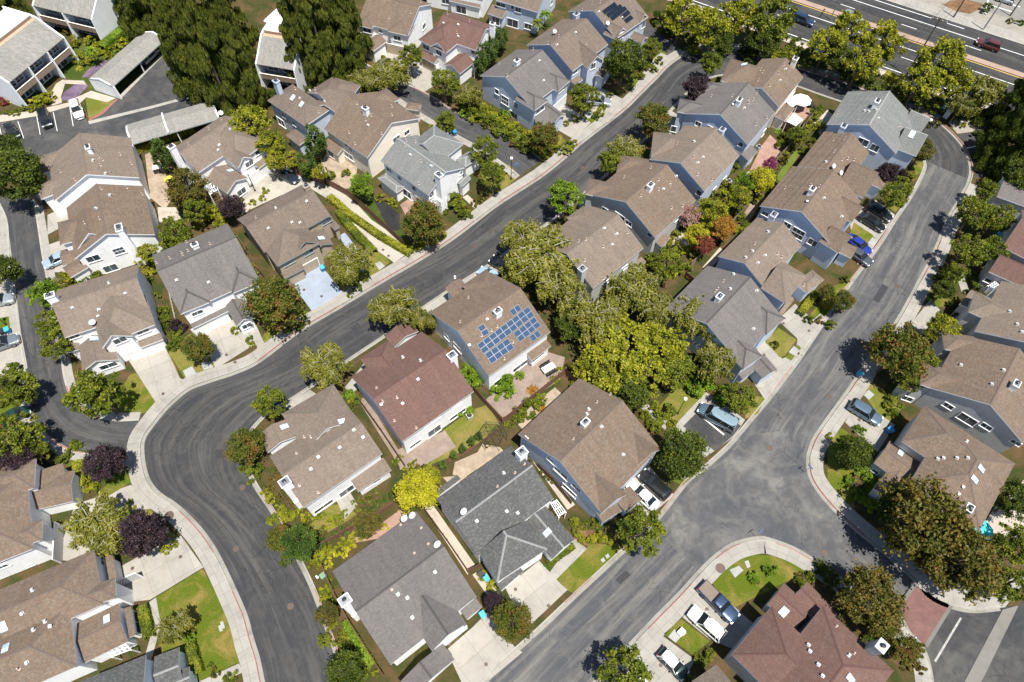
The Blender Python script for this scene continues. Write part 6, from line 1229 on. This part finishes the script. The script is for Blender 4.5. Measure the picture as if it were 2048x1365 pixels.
car('sedan', (292,118), (306,104), SV, 'silver car deep in the shade of the carport')
car('suv', (362,148), (376,172), BK, 'black car half under the redwoods in the car park')
car('sedan', (551,341), (596,362), paint('blue_black', (.02,.03,.05)), 'dark blue-black sedan on the drive beside the house with two front gables')
car('suv', (1183,200), (1212,204), SV, 'silver suv on the driveway by the upper street behind a round tree')
car('sedan', (134,510), (98,526), paint('ice_blue', (.42,.52,.62), .4), 'ice-blue sedan nosing out from under the porch roof by the left alley')
car('suv', (-20,604), (9,599), SV, 'silver car cut by the left edge above the blue bin')
car('suv', (-14,694), (20,682), paint('grey', (.22,.25,.27), .5), 'grey suv below the blue bin at the left edge', rails=True)
car('hatch', (18,836), (44,824), paint('dark_green', (.015,.05,.04)), 'dark green car under the big trees at the left edge')
car('suv', (1028,543), (984,518), BK, 'black suv parked under the weeping birches by the solar-panelled house')
car('sedan', (1003,562), (963,541), paint('sky_blue', (.36,.50,.64), .3), 'pale blue sedan tucked beside the solar-panelled house')
car('van', (1477,860), (1392,811), BG, 'blue-grey high-roofed van in the lamp-lit parking bay', roofmat=paint('van_roof', (.24,.33,.39), .3), cover=True)
car('sedan', (1316,1019), (1256,963), WH, 'white sedan with dark sunroof on the drive of the large brown house')
car('suv', (1338,996), (1281,944), BK, 'black suv beside the white sedan on the drive', rails=True)
car('pickup', (1408,1175), (1466,1235), paint('navy', (.03,.06,.12), .4), 'navy pickup truck with brown bed cover on the bottom driveway')
car('suv', (1445,1277), (1381,1220), WH, 'white crossover on the bottom driveway next to the navy pickup')
car('hatch', (1327,1308), (1365,1347), paint('racing_green', (.01,.035,.03)), 'dark green hatchback with a white roof near the bottom edge', roofmat=WH)
car('suv', (1698,806), (1764,846), BG, 'blue-grey crossover on the pale driveway right of the street')
car('sedan', (1700,476), (1735,502), paint('royal_blue', (.02,.04,.28), .3), 'royal blue sedan on the drive of the right row')
car('sedan', (1702,500), (1734,522), paint('slate', (.10,.11,.13), .5), 'slate grey car beside the royal blue sedan')
car('suv', (1733,411), (1782,440), BK, 'black suv, upper of two black cars on one drive')
car('sedan', (1720,429), (1768,459), BK, 'black sedan, lower of two black cars on one drive')
car('suv', (1589,33), (1624,47), paint('midnight', (.02,.04,.08)), 'dark blue car on the highway behind the pale green trees', group='cars on the highway', name='car')
car('suv', (1690,30), (1722,44), SV, 'silver car on the highway seen through the tree tops', group='cars on the highway', name='car')
car('suv', (1998,97), (1955,82), paint('maroon', (.12,.03,.03)), 'maroon car on the far side of the highway', group='cars on the highway', name='car')
car('hatch', (2030,4), (1992,-8), SV, 'silver hatchback in the car park across the highway')

# ------------------------------------------------------------------ fences, lamps, bins and small things
M_FENCE = plain('redwood_fence_boards', (0.17, 0.085, 0.05), 0.85, var=0.3, sc=5); M_FENCEG = plain('weathered_fence_boards', (0.26, 0.20, 0.15), 0.85, var=0.25, sc=5)
def fence(pts, label, h=1.7, mat=None, zo=None):
    if zo: o = ZOOM[zo]; pts = [(o[0]+x/o[2], o[1]+y/o[2]) for x, y in pts]
    P = [at(p) for p in pts]; root = empty('fence', P[0]); tag(root, label, 'fence', 'garden fences'); rnd = random.Random(len(pts)*13)
    for a, b in zip(P, P[1:]):
        d = b-a; L = d.length; d.normalize(); n = Vector((-d.y, d.x, 0)); k = max(1, int(L/0.16)); m = MB()
        for i in range(k):
            hh = h*rnd.uniform(.97, 1.02); m.box(a+d*(L*(i+.5)/k)+n*rnd.uniform(-.006,.006)+Z3*(hh/2), d, n, Z3, L/k/2-.004, .012, hh/2)
        for z in (.35, h-.3): m.box(a+d*(L/2)+n*.04+Z3*z, d, n, Z3, L/2, .025, .045)
        m.obj('board_panel', mat or M_FENCE, root)
        m = MB()
        for i in range(int(L/2.4)+1): m.box(a+d*min(L, i*2.4)+n*.045+Z3*((h+.08)/2), d, n, Z3, .05, .05, (h+.08)/2)
        m.obj('posts', mat or M_FENCE, root)
    return root
fence([(716,800),(765,868),(812,938)], 'brown fence along the narrow side path of the dark-red-roofed house', 1.8); fence([(722,797),(739,785)], 'short brown gate fence closing the side path of the dark-red-roofed house')
fence([(948,784),(975,815),(1005,848)], 'brown fence between the dark red roof and the paver patio'); fence([(1005,848),(1045,815),(1100,772),(1130,748)], 'brown fence behind the flax plants of the paver patio'); fence([(1130,748),(1150,770)], 'short brown fence end in the shade of the big trees')
fence([(868,945),(940,905),(1000,860)], 'low brown fence behind the five little cypresses', 0.9); fence([(632,1100),(700,1062),(745,1038),(788,1012)], 'brown fence behind the clipped round shrubs', 1.4)
fence([(845,1016),(895,1085),(938,1148)], 'brown fence along the pale side yard of the grey-shingled house', 1.6); fence([(936,1146),(960,1134)], 'short brown gate fence at the end of the pale side yard', 1.6)
fence([(647,1135),(668,1185),(700,1245),(770,1355)], 'brown fence curving along the dark-taupe-roofed house', 1.6); fence([(562,988),(580,1012),(592,1030)], 'small brown fence by the bending street corner', 1.0)
fence([(478,480),(520,548),(532,560)], 'reddish fence between the dark-grey-roofed house and the tan house', 1.5); fence([(592,350),(640,362),(700,395),(740,430),(810,495)], 'long brown fence along the concrete alley', 1.7)
fence([(605,345),(625,360),(650,372)], 'brown fence behind the two tall cypresses', 1.7); fence([(1552,252),(1575,265),(1600,285)], 'brown fence across the terracotta patios', 1.7); fence([(1548,330),(1575,300),(1600,265),(1622,238)], 'grey-brown fence between the middle block gardens', 1.7, M_FENCEG)
fence([(1380,535),(1420,500),(1480,430),(1548,335)], 'long fence between the back gardens of the two house rows', 1.7, M_FENCEG); fence([(1368,555),(1384,570)], 'dark gate fence by the back of the dark-grey-roofed house', 1.6); fence([(1640,272),(1655,258)], 'short fence beside the cream patio', 1.5, M_FENCEG)
fence([(1000,360),(0,0)][:1]+[(1010,352)], 'tiny fence stub by the corner house', 1.2); fence([(1120,105),(1140,88),(1150,75)], 'brown fence behind the banana palm', 1.8); fence([(326,525),(338,580),(352,640)], 'pale low wall fence between two driveways on the left', 0.7, plain('pale_wall', (.48,.46,.40), .9))
fence([(1075,935),(1105,965),(1142,1010)], 'brown fence below the dark side wall of the large brown house', 1.5)

def lamp_post(p, h, label):
    P = at(p); root = empty('street_lamp', P); tag(root, label, 'street lamp', 'globe street lamps')
    m = MB(); m.lathe(P, [(.17,0),(.17,.25),(.10,.4),(.065,.6),(.05,h-.55),(.09,h-.5),(.11,h-.38)], 12); m.obj('pole', plain('dark_lamp_pole', (.035,.05,.045), .5, .3), root, smooth=False)
    m = MB(); m.lathe(P, [(.07,h-.38),(.21,h-.28),(.27,h-.08),(.24,h+.1),(.12,h+.2),(.02,h+.22)], 14); m.obj('globe', plain('opal_globe', (.80,.80,.76), .3, var=.02), root, smooth=True)
lamp_post((1022,359), 5.0, 'globe street lamp at the mouth of the upper alley'); lamp_post((1833,283), 5.0, 'globe street lamp beside the upper right bend'); lamp_post((1355,828), 4.8, 'globe street lamp on the lawn by the van')
lamp_post((510,382), 4.2, 'globe street lamp in front of the house with two front gables')
lamp_post((12,650), 3.6, 'globe street lamp at the left edge by the blue bin')
def sign(p, h, label, c=(.10,.22,.5)):
    P = at(p); root = empty('street_sign', P); tag(root, label, 'street sign'); m = MB(); m.tube([P, P+Z3*h], .03, 6); m.obj('post', M_METAL, root)
    m = MB(); m.box(P+Z3*(h-.15), Vector((.8,.6,0)), Vector((-.6,.8,0)), Z3, .42, .015, .11); m.box(P+Z3*(h-.42), Vector((-.6,.8,0)), Vector((.8,.6,0)), Z3, .42, .015, .11); m.obj('sign_blade', plain('blue_sign', c, .4, var=.05), root)
sign((1032,352), 2.9, 'thin sign post with blue blades at the mouth of the upper alley'); sign((1510,1073), 2.6, 'small sign post at the rounded corner of the lower junction', (.5,.5,.5)); sign((1609,945), 2.5, 'small post at the kerb bend of the lower junction', (.5,.5,.5))
M_BLUEBIN = plain('blue_bin_plastic', (.03,.22,.50), .45, var=.08); M_BLKBIN = plain('black_bin_plastic', (.02,.022,.025), .5, var=.1); M_TEAL = plain('teal_bin_lid', (.05,.36,.50), .45, var=.08)
def bin_(p, label, body, lid, rz=0.6):
    P = at(p, .6); P.z = 0; root = empty('wheelie_bin', P); tag(root, label, 'bin', 'wheelie bins'); x, y = Vector((math.cos(rz),math.sin(rz),0)), Vector((-math.sin(rz),math.cos(rz),0)); m = MB()
    b = [P+x*(i*.24)+y*(j*.27)+Z3*.08 for i, j in ((-1,-1),(1,-1),(1,1),(-1,1))]; t = [P+x*(i*.31)+y*(j*.36)+Z3*.95 for i, j in ((-1,-1),(1,-1),(1,1),(-1,1))]
    for k in range(4): j = (k+1) % 4; m.quad(b[k], b[j], t[j], t[k])
    m.face(b[::-1]); m.face(t); m.obj('bin_body', body, root)
    m = MB(); m.box(P+Z3*.99, x, y, Z3, .34, .40, .035); m.box(P-y*.42+Z3*.97, x, y, Z3, .26, .05, .03); m.obj('lid', lid, root)
    for s in (-1, 1):
        m = MB(); m.tube([P-y*.27+x*(s*.27)+Z3*.1, P-y*.27+x*(s*.21)+Z3*.1], .1, 10); m.obj('wheel', TYRE, root)
bin_((645,537), 'blue wheelie bin against the tan house garage', M_BLUEBIN, M_TEAL); bin_((554,327), 'blue wheelie bin above the dark sedan', M_BLUEBIN, M_TEAL); bin_((15,661), 'blue bin by the kerb at the left edge', M_BLUEBIN, M_TEAL); bin_((4,665), 'black bin by the kerb at the left edge', M_BLKBIN, M_BLKBIN)
bin_((1719,748), 'bright blue bin in tree shade at the right kerb', M_BLUEBIN, M_TEAL); bin_((1997,471), 'bright blue bin beside the reddish house', M_BLUEBIN, M_TEAL); bin_((1780,861), 'blue bin in house shade behind the blue-grey crossover', M_BLUEBIN, M_BLUEBIN)
bin_((972,1157), 'turquoise-lidded bin in the side yard gate', M_BLUEBIN, M_TEAL); bin_((963,1150), 'black bin beside the turquoise-lidded one', M_BLKBIN, M_BLKBIN); bin_((965,1230), 'turquoise bin at the corner of the dark-taupe-roofed garage', M_BLUEBIN, M_TEAL); bin_((806,152), 'blue bin in the shade by the upper alley', M_BLUEBIN, M_BLUEBIN); bin_((909,266), 'small blue bin by the upper alley kerb', M_BLUEBIN, M_BLUEBIN)
bin_((1285,1362), 'white-lidded bin near the bottom tree', M_BLKBIN, M_TRIM); bin_((910,156), 'dark bin beside the round alley shrub', M_BLKBIN, M_BLKBIN)
def parasol(p, r, h, mat, label):
    P = at(p, h); P.z = 0; root = empty('parasol', P); tag(root, label, 'parasol'); m = MB(); m.tube([P, P+Z3*h], .03, 6); m.lathe(P, [(.3,0),(.3,.08),(.05,.1)], 12); m.obj('pole', M_METAL, root)
    m = MB(); n = 8; a = [P+Vector((r*math.cos(2*math.pi*k/n), r*math.sin(2*math.pi*k/n), h-.35)) for k in range(n)]
    for k in range(n): q = [a[k], a[(k+1)%n], P+Z3*(h+.12)]; m.face(q); m.face([v-Z3*.03 for v in reversed(q)]); m.quad(a[k]-Z3*.2, a[(k+1)%n]-Z3*.2, a[(k+1)%n], a[k])
    m.obj('canopy', mat, root)
parasol((1606,197), 1.75, 2.5, M_TRIM, 'large white octagonal parasol on the terracotta patio'); parasol((1965,1058), 1.6, 2.4, plain('turquoise_canvas', (.05,.52,.55), .7, var=.06), 'turquoise parasol behind the hipped house at lower right'); parasol((1500,348), .9, 2.2, plain('lilac_canvas', (.55,.54,.62), .7, var=.05), 'pale lilac parasol by the terracotta yard')
parasol((335,355), .8, 2.2, plain('yellow_canvas', (.65,.52,.08), .7, var=.05), 'small yellow parasol on the flagstone side patio')
def canopy_flat(p4, z, mat, label, name='shade_canopy'):
    P = [at(q, z) for q in p4]; c = sum(P, Vector())/4; root = empty(name, Vector((c.x,c.y,0))); tag(root, label, 'canopy'); m = MB(); q = P if (P[1]-P[0]).cross(P[2]-P[1]).z > 0 else P[::-1]
    m.face(q); m.face([v-Z3*.08 for v in reversed(q)])
    for a, b in zip(q, q[1:]+q[:1]): m.quad(a-Z3*.08, b-Z3*.08, b, a)
    m.obj('canopy_top', mat, root); m = MB()
    for v in P: b = v.lerp(c, .05); m.box(Vector((b.x,b.y,z/2-.05)), Vector((1,0,0)), Vector((0,1,0)), Z3, .05, .05, z/2-.05)
    m.obj('posts', M_TRIM, root)
canopy_flat([(1572,203),(1586,192),(1598,205),(1584,216)], 2.5, CREAM(), 'cream patio canopy next to the white parasol'); canopy_flat([(1573,243),(1588,226),(1606,240),(1592,252)], 2.4, M_TRIM, 'white patio canopy below the cream one')
def ac(p, label):
    P = at(p, .4); P.z = 0; root = empty('air_conditioner', P); tag(root, label, 'air conditioner', 'air conditioning units'); m = MB(); m.box(P+Z3*.42, Vector((.83,.55,0)), Vector((-.55,.83,0)), Z3, .42, .42, .4); m.obj('casing', plain('ac_casing', (.42,.44,.44), .5, .3), root)
    m = MB(); m.lathe(P+Z3*.82, [(.36,0),(.36,.02),(.30,.025),(.30,.01)], 18); m.lathe(P+Z3*.835, [(.12,0),(.10,.04)], 10); m.obj('fan_grille', BLACKP, root)
ac((939,833), 'air conditioner on the lawn below the dark red roof'); ac((1353,467), 'air conditioner behind the grey-gabled house'); ac((1517,296), 'air conditioner by the terracotta yard'); ac((1457,365), 'white round-topped unit behind the third house of the middle block')
def table(p, label, mat, rz, L=1.9, chairs=6):
    P = at(p, .7); P.z = .02; root = empty('patio_table', P); tag(root, label, 'table'); x, y = Vector((math.cos(rz),math.sin(rz),0)), Vector((-math.sin(rz),math.cos(rz),0)); m = MB(); m.box(P+Z3*.72, x, y, Z3, L/2, .5, .03); m.obj('tabletop', mat, root)
    for i in (-1, 1):
        for j in (-1, 1): m = MB(); m.box(P+x*(i*(L/2-.1))+y*(j*.4)+Z3*.345, x, y, Z3, .035, .035, .345); m.obj('leg', mat, root)
    for k in range(chairs):
        i = k//2 if chairs > 2 else 0; s = 1 if k % 2 else -1; c = P+x*((i-(chairs//2-1)/2)*.62)+y*(s*.75); ch = empty('patio_chair', c); tag(ch, 'patio chair drawn up to the '+label, 'chair', 'patio chairs round the '+label)
        m = MB(); m.box(c+Z3*.44, x, y, Z3, .24, .24, .03); m.obj('seat', BLACKP, ch); m = MB(); m.box(c+y*(s*.24)+Z3*.68, x, y, Z3, .24, .025, .22); m.obj('backrest', BLACKP, ch)
        for i2 in (-1, 1):
            for j in (-1, 1): m = MB(); m.box(c+x*(i2*.21)+y*(j*.21)+Z3*.205, x, y, Z3, .02, .02, .205); m.obj('leg', BLACKP, ch)
table((1097,736), 'cream patio table beside the flax fence', CREAM(), .62, 2.0, 6); table((313,335), 'pale patio table by the car park side house', CREAM(), .3, 1.4, 4); table((645,345), 'stone-coloured patio table behind the cypresses', plain('stone_top', (.4,.36,.32)), .8, 1.2, 4); table((1622,208), 'dark patio table under the white parasol', BLACKP, .3, 1.2, 2); table((1503,398), 'dark patio table on the paved back yard', BLACKP, .6, 1.0, 2)
def gazebo(p, r, label):
    P = at(p, 2.4); P.z = 0; root = empty('gazebo', P); tag(root, label, 'gazebo'); m = MB(); n = 6
    for k in range(n):
        a = 2*math.pi*k/n; q = P+Vector((r*math.cos(a), r*math.sin(a), 2.2)); m.tube([q, P+Z3*3.1], .03, 5); m.tube([q, P+Vector((r*math.cos(a+math.pi/3), r*math.sin(a+math.pi/3), 2.2))], .035, 5); m.tube([Vector((q.x,q.y,0)), q], .035, 5)
        for f in (.2, .4, .6, .8): m.tube([q.lerp(P+Z3*3.1, f), (P+Vector((r*math.cos(a+math.pi/3), r*math.sin(a+math.pi/3), 2.2))).lerp(P+Z3*3.1, f)], .02, 4)
    m.obj('iron_frame', BLACKP, root)
gazebo((985,866), 1.9, 'black framed gazebo on the lawn behind the dark-red-roofed house')
def pergola(p4, z, label, k=5):
    P = [at(q, z) for q in p4]; c = sum(P, Vector())/4; root = empty('pergola', Vector((c.x,c.y,0))); tag(root, label, 'pergola', 'white pergolas'); m = MB()
    for i in range(k+1): f = i/k; m.tube([P[0].lerp(P[1], f), P[3].lerp(P[2], f)], .06, 4)
    for f in (.08, .5, .92): a, b = P[0].lerp(P[3], f), P[1].lerp(P[2], f); m.tube([a-Z3*.08, b-Z3*.08], .07, 4)
    m.obj('slats', M_TRIM, root); m = MB()
    for v in P: m.box(Vector((v.x,v.y,z/2)), Vector((1,0,0)), Vector((0,1,0)), Z3, .06, .06, z/2)
    m.obj('posts', M_TRIM, root)
pergola([(1100,1005),(1113,1000),(1132,1025),(1118,1035)], 2.5, 'white pergola beside the grey-shingled house', 4); pergola([(1975,572),(1990,563),(1997,570),(1983,580)], 3.0, 'white pergola at the top of the grey-brown roof', 4); pergola([(945,65),(985,120),(975,128),(935,70)], 2.6, 'white pergola beside the red-roofed house', 7) if False else None
pergola([(941,122),(955,112),(962,122),(948,134)], 2.6, 'white pergola at the cypress side of the red-roofed house', 5); pergola([(412,372),(428,362),(436,380),(420,390)], 2.5, 'white pergola by the porch of the house with two front gables', 4)
pergola([(212,1300),(250,1288),(262,1300),(224,1315)], 2.4, 'pale pergola frame between the two bottom left houses', 4)
def cabinet(p, s, mat, label):
    P = at(p, .5); P.z = 0; root = empty('utility_cabinet', P); tag(root, label, 'utility cabinet'); m = MB(); x, y = Vector((.75,.66,0)), Vector((-.66,.75,0)); m.box(P+Z3*(s[2]/2), x, y, Z3, s[0]/2, s[1]/2, s[2]/2); m.obj('casing', mat, root); m = MB(); m.box(P+Z3*(s[2]+.03), x, y, Z3, s[0]/2+.04, s[1]/2+.04, .03); m.obj('lid', mat, root)
    m = MB()
    for i in (-1, 1): m.box(P-y*(s[1]/2+.01)+x*(i*s[0]*.24)+Z3*(s[2]/2), x, y, Z3, s[0]*.21, .012, s[2]*.42)
    m.obj('door', mat, root)
cabinet((1898,228), (2.2,.9,1.5), M_TRIM, 'tall white utility cabinet at the upper right bend'); cabinet((1887,219), (1.3,.8,.9), plain('utility_green', (.14,.26,.16), .5), 'green utility cabinet beside the white one'); cabinet((647,1152), (.7,.6,.8), plain('utility_green', (.14,.26,.16), .5), 'small green utility box at the street bend'); cabinet((1363,1264), (.8,.6,.5), M_TRIM, 'low white utility box on the bottom lawn')
def hydrant(p, label, c):
    P = at(p); root = empty('fire_hydrant', P); tag(root, label, 'fire hydrant', 'fire hydrants'); m = MB(); m.lathe(P, [(.16,0),(.16,.06),(.10,.08),(.10,.5),(.13,.52),(.13,.58),(.08,.68),(.03,.72)], 12); m.obj('barrel', c, root); m = MB(); m.tube([P+Vector((-.18,0,.42)), P+Vector((.18,0,.42))], .055, 8); m.obj('nozzle', c, root)
hydrant((635,1155), 'white fire hydrant on the verge of the street bend', M_TRIM); hydrant((502,1110), 'pale fire hydrant across the bend', M_TRIM) if False else None; hydrant((910,557), 'small white hydrant by the solar-panelled house kerb', M_TRIM); hydrant((1826,1277), 'pale hydrant by the brick paving', M_TRIM)
def pole(p, h, label, arm=0.0, wires=False, c=None, lamp=False):
    P = at(p); root = empty('utility_pole' if not lamp else 'highway_lamp', P); tag(root, label, 'utility pole' if not lamp else 'street lamp'); m = MB(); m.tube([P, P+Z3*h], [.17,.11] if not lamp else [.11,.06], 8); m.obj('pole', c or BARK, root)
    if arm:
        x = hn if lamp else hd; m = MB(); m.box(P+Z3*(h-.5), x, Z3.cross(x), Z3, arm, .06, .07); m.obj('cross_arm', c or BARK, root)
        if lamp: m = MB(); m.box(P+x*arm+Z3*(h-.5), x, Z3.cross(x), Z3, .35, .14, .08); m.obj('lamp_head', M_METAL, root)
    if wires:
        for k, o in enumerate((-1.0, -.4, .4, 1.0)):
            m = MB(); a = P+hd*o*arm/1.1+Z3*(h-.4)
            for s in (1, -1):
                b = a+hn*(60*s)+hd*(12 if s > 0 else -10)+Z3*1.0; m.tube([a, a.lerp(b,.25)-Z3*.9, a.lerp(b,.5)-Z3*1.2, a.lerp(b,.75)-Z3*.9, b], .018, 4)
            m.obj('wire', BLACKP, root)
        for o in (-1.0, -.4, .4, 1.0): m = MB(); m.lathe(P+hd*o*arm/1.1+Z3*(h-.44), [(.05,0),(.07,.1),(.04,.2)], 8); m.obj('insulator', M_TRIM, root)
pole((1812,152), 12.5, 'wooden utility pole with cross arm between the highway trees', 1.4, True); pole((1907,35), 9, 'dark pole on the far highway pavement', 0, False); pole((1966,60), 9, 'grey pole with a dark box on the far highway pavement', 0, False, M_METAL); pole((1660,40), 8, 'pale highway lamp on the median', 1.6, False, M_METAL, True)
pole((2020,32), 8, 'dark leaning pole at the top right corner', 0, False)
def planter(p, label):
    P = at(p, .2); P.z = .01; root = empty('plant_pot', P); tag(root, label, 'plant pot', 'plant pots'); m = MB(); m.lathe(P, [(.14,0),(.2,.3),(.22,.32),(.18,.33)], 12); m.obj('pot', plain('glazed_pot', (.10,.12,.13), .4, var=.2), root); o = bpy.data.objects.new('foliage', SHRUBS[0]); COL.objects.link(o); o.parent = root; o.location = (0,0,.45); o.scale = (.3,.3,.28); o.material_slots[0].link = 'OBJECT'; o.material_slots[0].material = LM['g']
for k, p in enumerate(((1083,946),(1091,955),(1098,960),(1105,966))): planter(p, ('first','second','third','fourth')[k]+' plant pot from the chimney end of the pale side yard path')
for k, p in enumerate(((1050,832),(1057,838),(1046,840))): planter(p, ('rear','right','left')[k]+' plant pot in the cluster beside the large brown roof')
def bikebox(p4): pass
def boulder(p, r, label):
    P = at(p, .1); rnd = random.Random(int(p[0])); m = MB(); n = 8; rings = []
    for z, f in ((0,1),(.25,1.02),(.5,.75),(.62,.3)): rings.append([Vector((P.x+r*f*rnd.uniform(.8,1.1)*math.cos(2*math.pi*k/n), P.y+r*f*rnd.uniform(.8,1.1)*math.sin(2*math.pi*k/n), z*r*1.3)) for k in range(n)])
    for a, b in zip(rings, rings[1:]):
        for k in range(n): m.quad(a[k], a[(k+1)%n], b[(k+1)%n], b[k])
    m.face(rings[-1]); tag(m.obj('boulder', plain('pale_rock', (.42,.39,.34), .9, var=.2, sc=4)), label, 'boulder', 'pale boulders along the upper bend')
for k, p in enumerate(((1386,92),(1396,89),(1408,91),(1420,88),(1432,89),(1446,88),(1460,90))): boulder(p, .55, 'pale boulder along the upper street bend')
# ------------------------------------------------------------------ the smallest shrubs become one mass of underplanting
sh = sorted([r for r in PLANTS if r[2] == 'shrub'], key=lambda r: -r[3]/mpp(r[4]))
rest = sh[290:]; cols = sorted(set(r[1] for r in rest)); small = crown_mesh('foliage', 99, 10, 420, 0.27, (1, 1, 0.85))[0]
import numpy as np
V0 = np.empty(len(small.vertices)*3); small.vertices.foreach_get('co', V0); V0 = V0.reshape(-1, 3); nv = len(V0); nf = nv//4; VV, MI = [], []
for r in rest:
    o = r[0]; a = o.rotation_euler.z; c, s_ = math.cos(a), math.sin(a); v = V0*np.array(o.scale)
    VV.append(np.stack([v[:,0]*c-v[:,1]*s_+o.location.x, v[:,0]*s_+v[:,1]*c+o.location.y, v[:,2]+o.location.z], 1)); MI += [cols.index(r[1])]*nf
    PLANTS.remove(r); bpy.data.objects.remove(o)
VV = np.concatenate(VV); me = bpy.data.meshes.new('underplanting'); n = len(VV)
me.vertices.add(n); me.vertices.foreach_set('co', VV.ravel()); me.loops.add(n); me.loops.foreach_set('vertex_index', np.arange(n)); me.polygons.add(n//4); me.polygons.foreach_set('loop_start', np.arange(0, n, 4)); me.polygons.foreach_set('loop_total', np.full(n//4, 4))
for c in cols: me.materials.append(LM[c])
me.polygons.foreach_set('material_index', MI); me.update(); me.validate()
o = bpy.data.objects.new('underplanting', me); COL.objects.link(o); tag(o, 'small mixed ground plants filling the beds between houses and kerbs', 'plants', None, 'stuff')
# ------------------------------------------------------------------ labels of plants and covers: look first, then what they stand beside
ANCH = [(s, Vector((p.x, p.y, 0))) for s, p, r in HOUSES] 
for o in list(SC.objects):
    if o.parent is None and o.get('category') == 'car': ANCH.append(('the '+o['label'].split(' on ')[0].split(' in ')[0].split(' under ')[0].split(' at ')[0].split(' beside ')[0].split(' cut ')[0].split(' nos')[0].split(' half')[0].split(' tucked')[0].split(' deep')[0].split(' nearest')[0].split(' behind')[0].split(' parked')[0].split(' below')[0].split(' near ')[0].split(' next ')[0], Vector((o.location.x, o.location.y, 0))))
def shortlen(s): return len(s.split())
def where(P, used, base):
    """nearest landmark that still gives an unused wording"""
    q = px_of(P)
    for s, A in sorted(ANCH, key=lambda t: (t[1]-P).length)[:9]:
        a = px_of(A); dx, dy = q[0]-a[0], q[1]-a[1]
        if abs(dx) > 2.2*abs(dy): w = 'right of' if dx > 0 else 'left of'
        elif abs(dy) > 2.2*abs(dx): w = 'below' if dy > 0 else 'above'
        else: w = ('lower' if dy > 0 else 'upper')+' '+('right' if dx > 0 else 'left')+' of'
        dist = (A-P).length
        for far in ('', 'far ') if dist > 13 else ('',):
            L = f'{base} {far}{w} {s}'
            if shortlen(L) <= 16 and L not in used: return L
    return None
used = set(o['label'] for o in SC.objects if o.get('label'))
KN = dict(crown='tree', birch='weeping birch', cone='redwood', cypress='cypress', palm='palm', shrub='shrub', flax='spiky flax plant', hedge='hedge')
CATN = dict(crown='tree', birch='tree', cone='tree', cypress='tree', palm='palm', shrub='shrub', flax='flax plant', hedge='hedge')
GR = dict(crown='trees along the streets', birch='weeping birches', cone='tall conifers', cypress='cypresses', palm='palms', shrub='garden shrubs', flax='flax plants', hedge='clipped hedges')
FINE = dict(shrub=[(0.6,'tiny'),(0.95,'small'),(1.35,'rounded'),(9,'large')], crown=[(1.9,'small'),(3.2,'mid-sized'),(5.0,'broad'),(99,'very large')], birch=[(3,'small'),(4.6,'mid-sized'),(99,'large')], cone=[(3.2,'slender'),(4.2,'tall'),(99,'massive')], cypress=[(99,'narrow')], palm=[(99,'bushy')], flax=[(99,'')], hedge=[(99,'')])
ALT = [('','bushy ','dense ','leafy ')]
for rec in PLANTS:
    o, col, kind, Rm, pxy, lab = rec
    if lab: L = lab
    else:
        size = next(n for m_, n in FINE[kind] if Rm <= m_); P = Vector((o.matrix_world.translation.x, o.matrix_world.translation.y, 0)) if False else Vector((o.location.x, o.location.y, 0))
        L = None
        for extra in ('', 'unclipped ', 'bushy '):
            base = ' '.join((f'{size} {extra}{LNAME[col]} {KN[kind]}').split()); L = where(P, used, base)
            if L: break
        if L is None:
            q = px_of(P); L = f'{size} {LNAME[col]} {KN[kind]} among its crowded neighbours, {"left" if q[0] < 1024 else "right"} {"upper" if q[1] < 682 else "lower"} part of view'
    used.add(L); tag(o, L, CATN[kind], GR[kind])
for o in COVERS:
    b = 'round iron cover in the ground'; L = where(Vector(o.data.vertices[0].co), used, b) or 'round iron cover in the street surface'
    used.add(L); tag(o, L, 'manhole cover', 'iron covers')
for o in bpy.data.objects:
    if 'org_' in o: del o['org_']
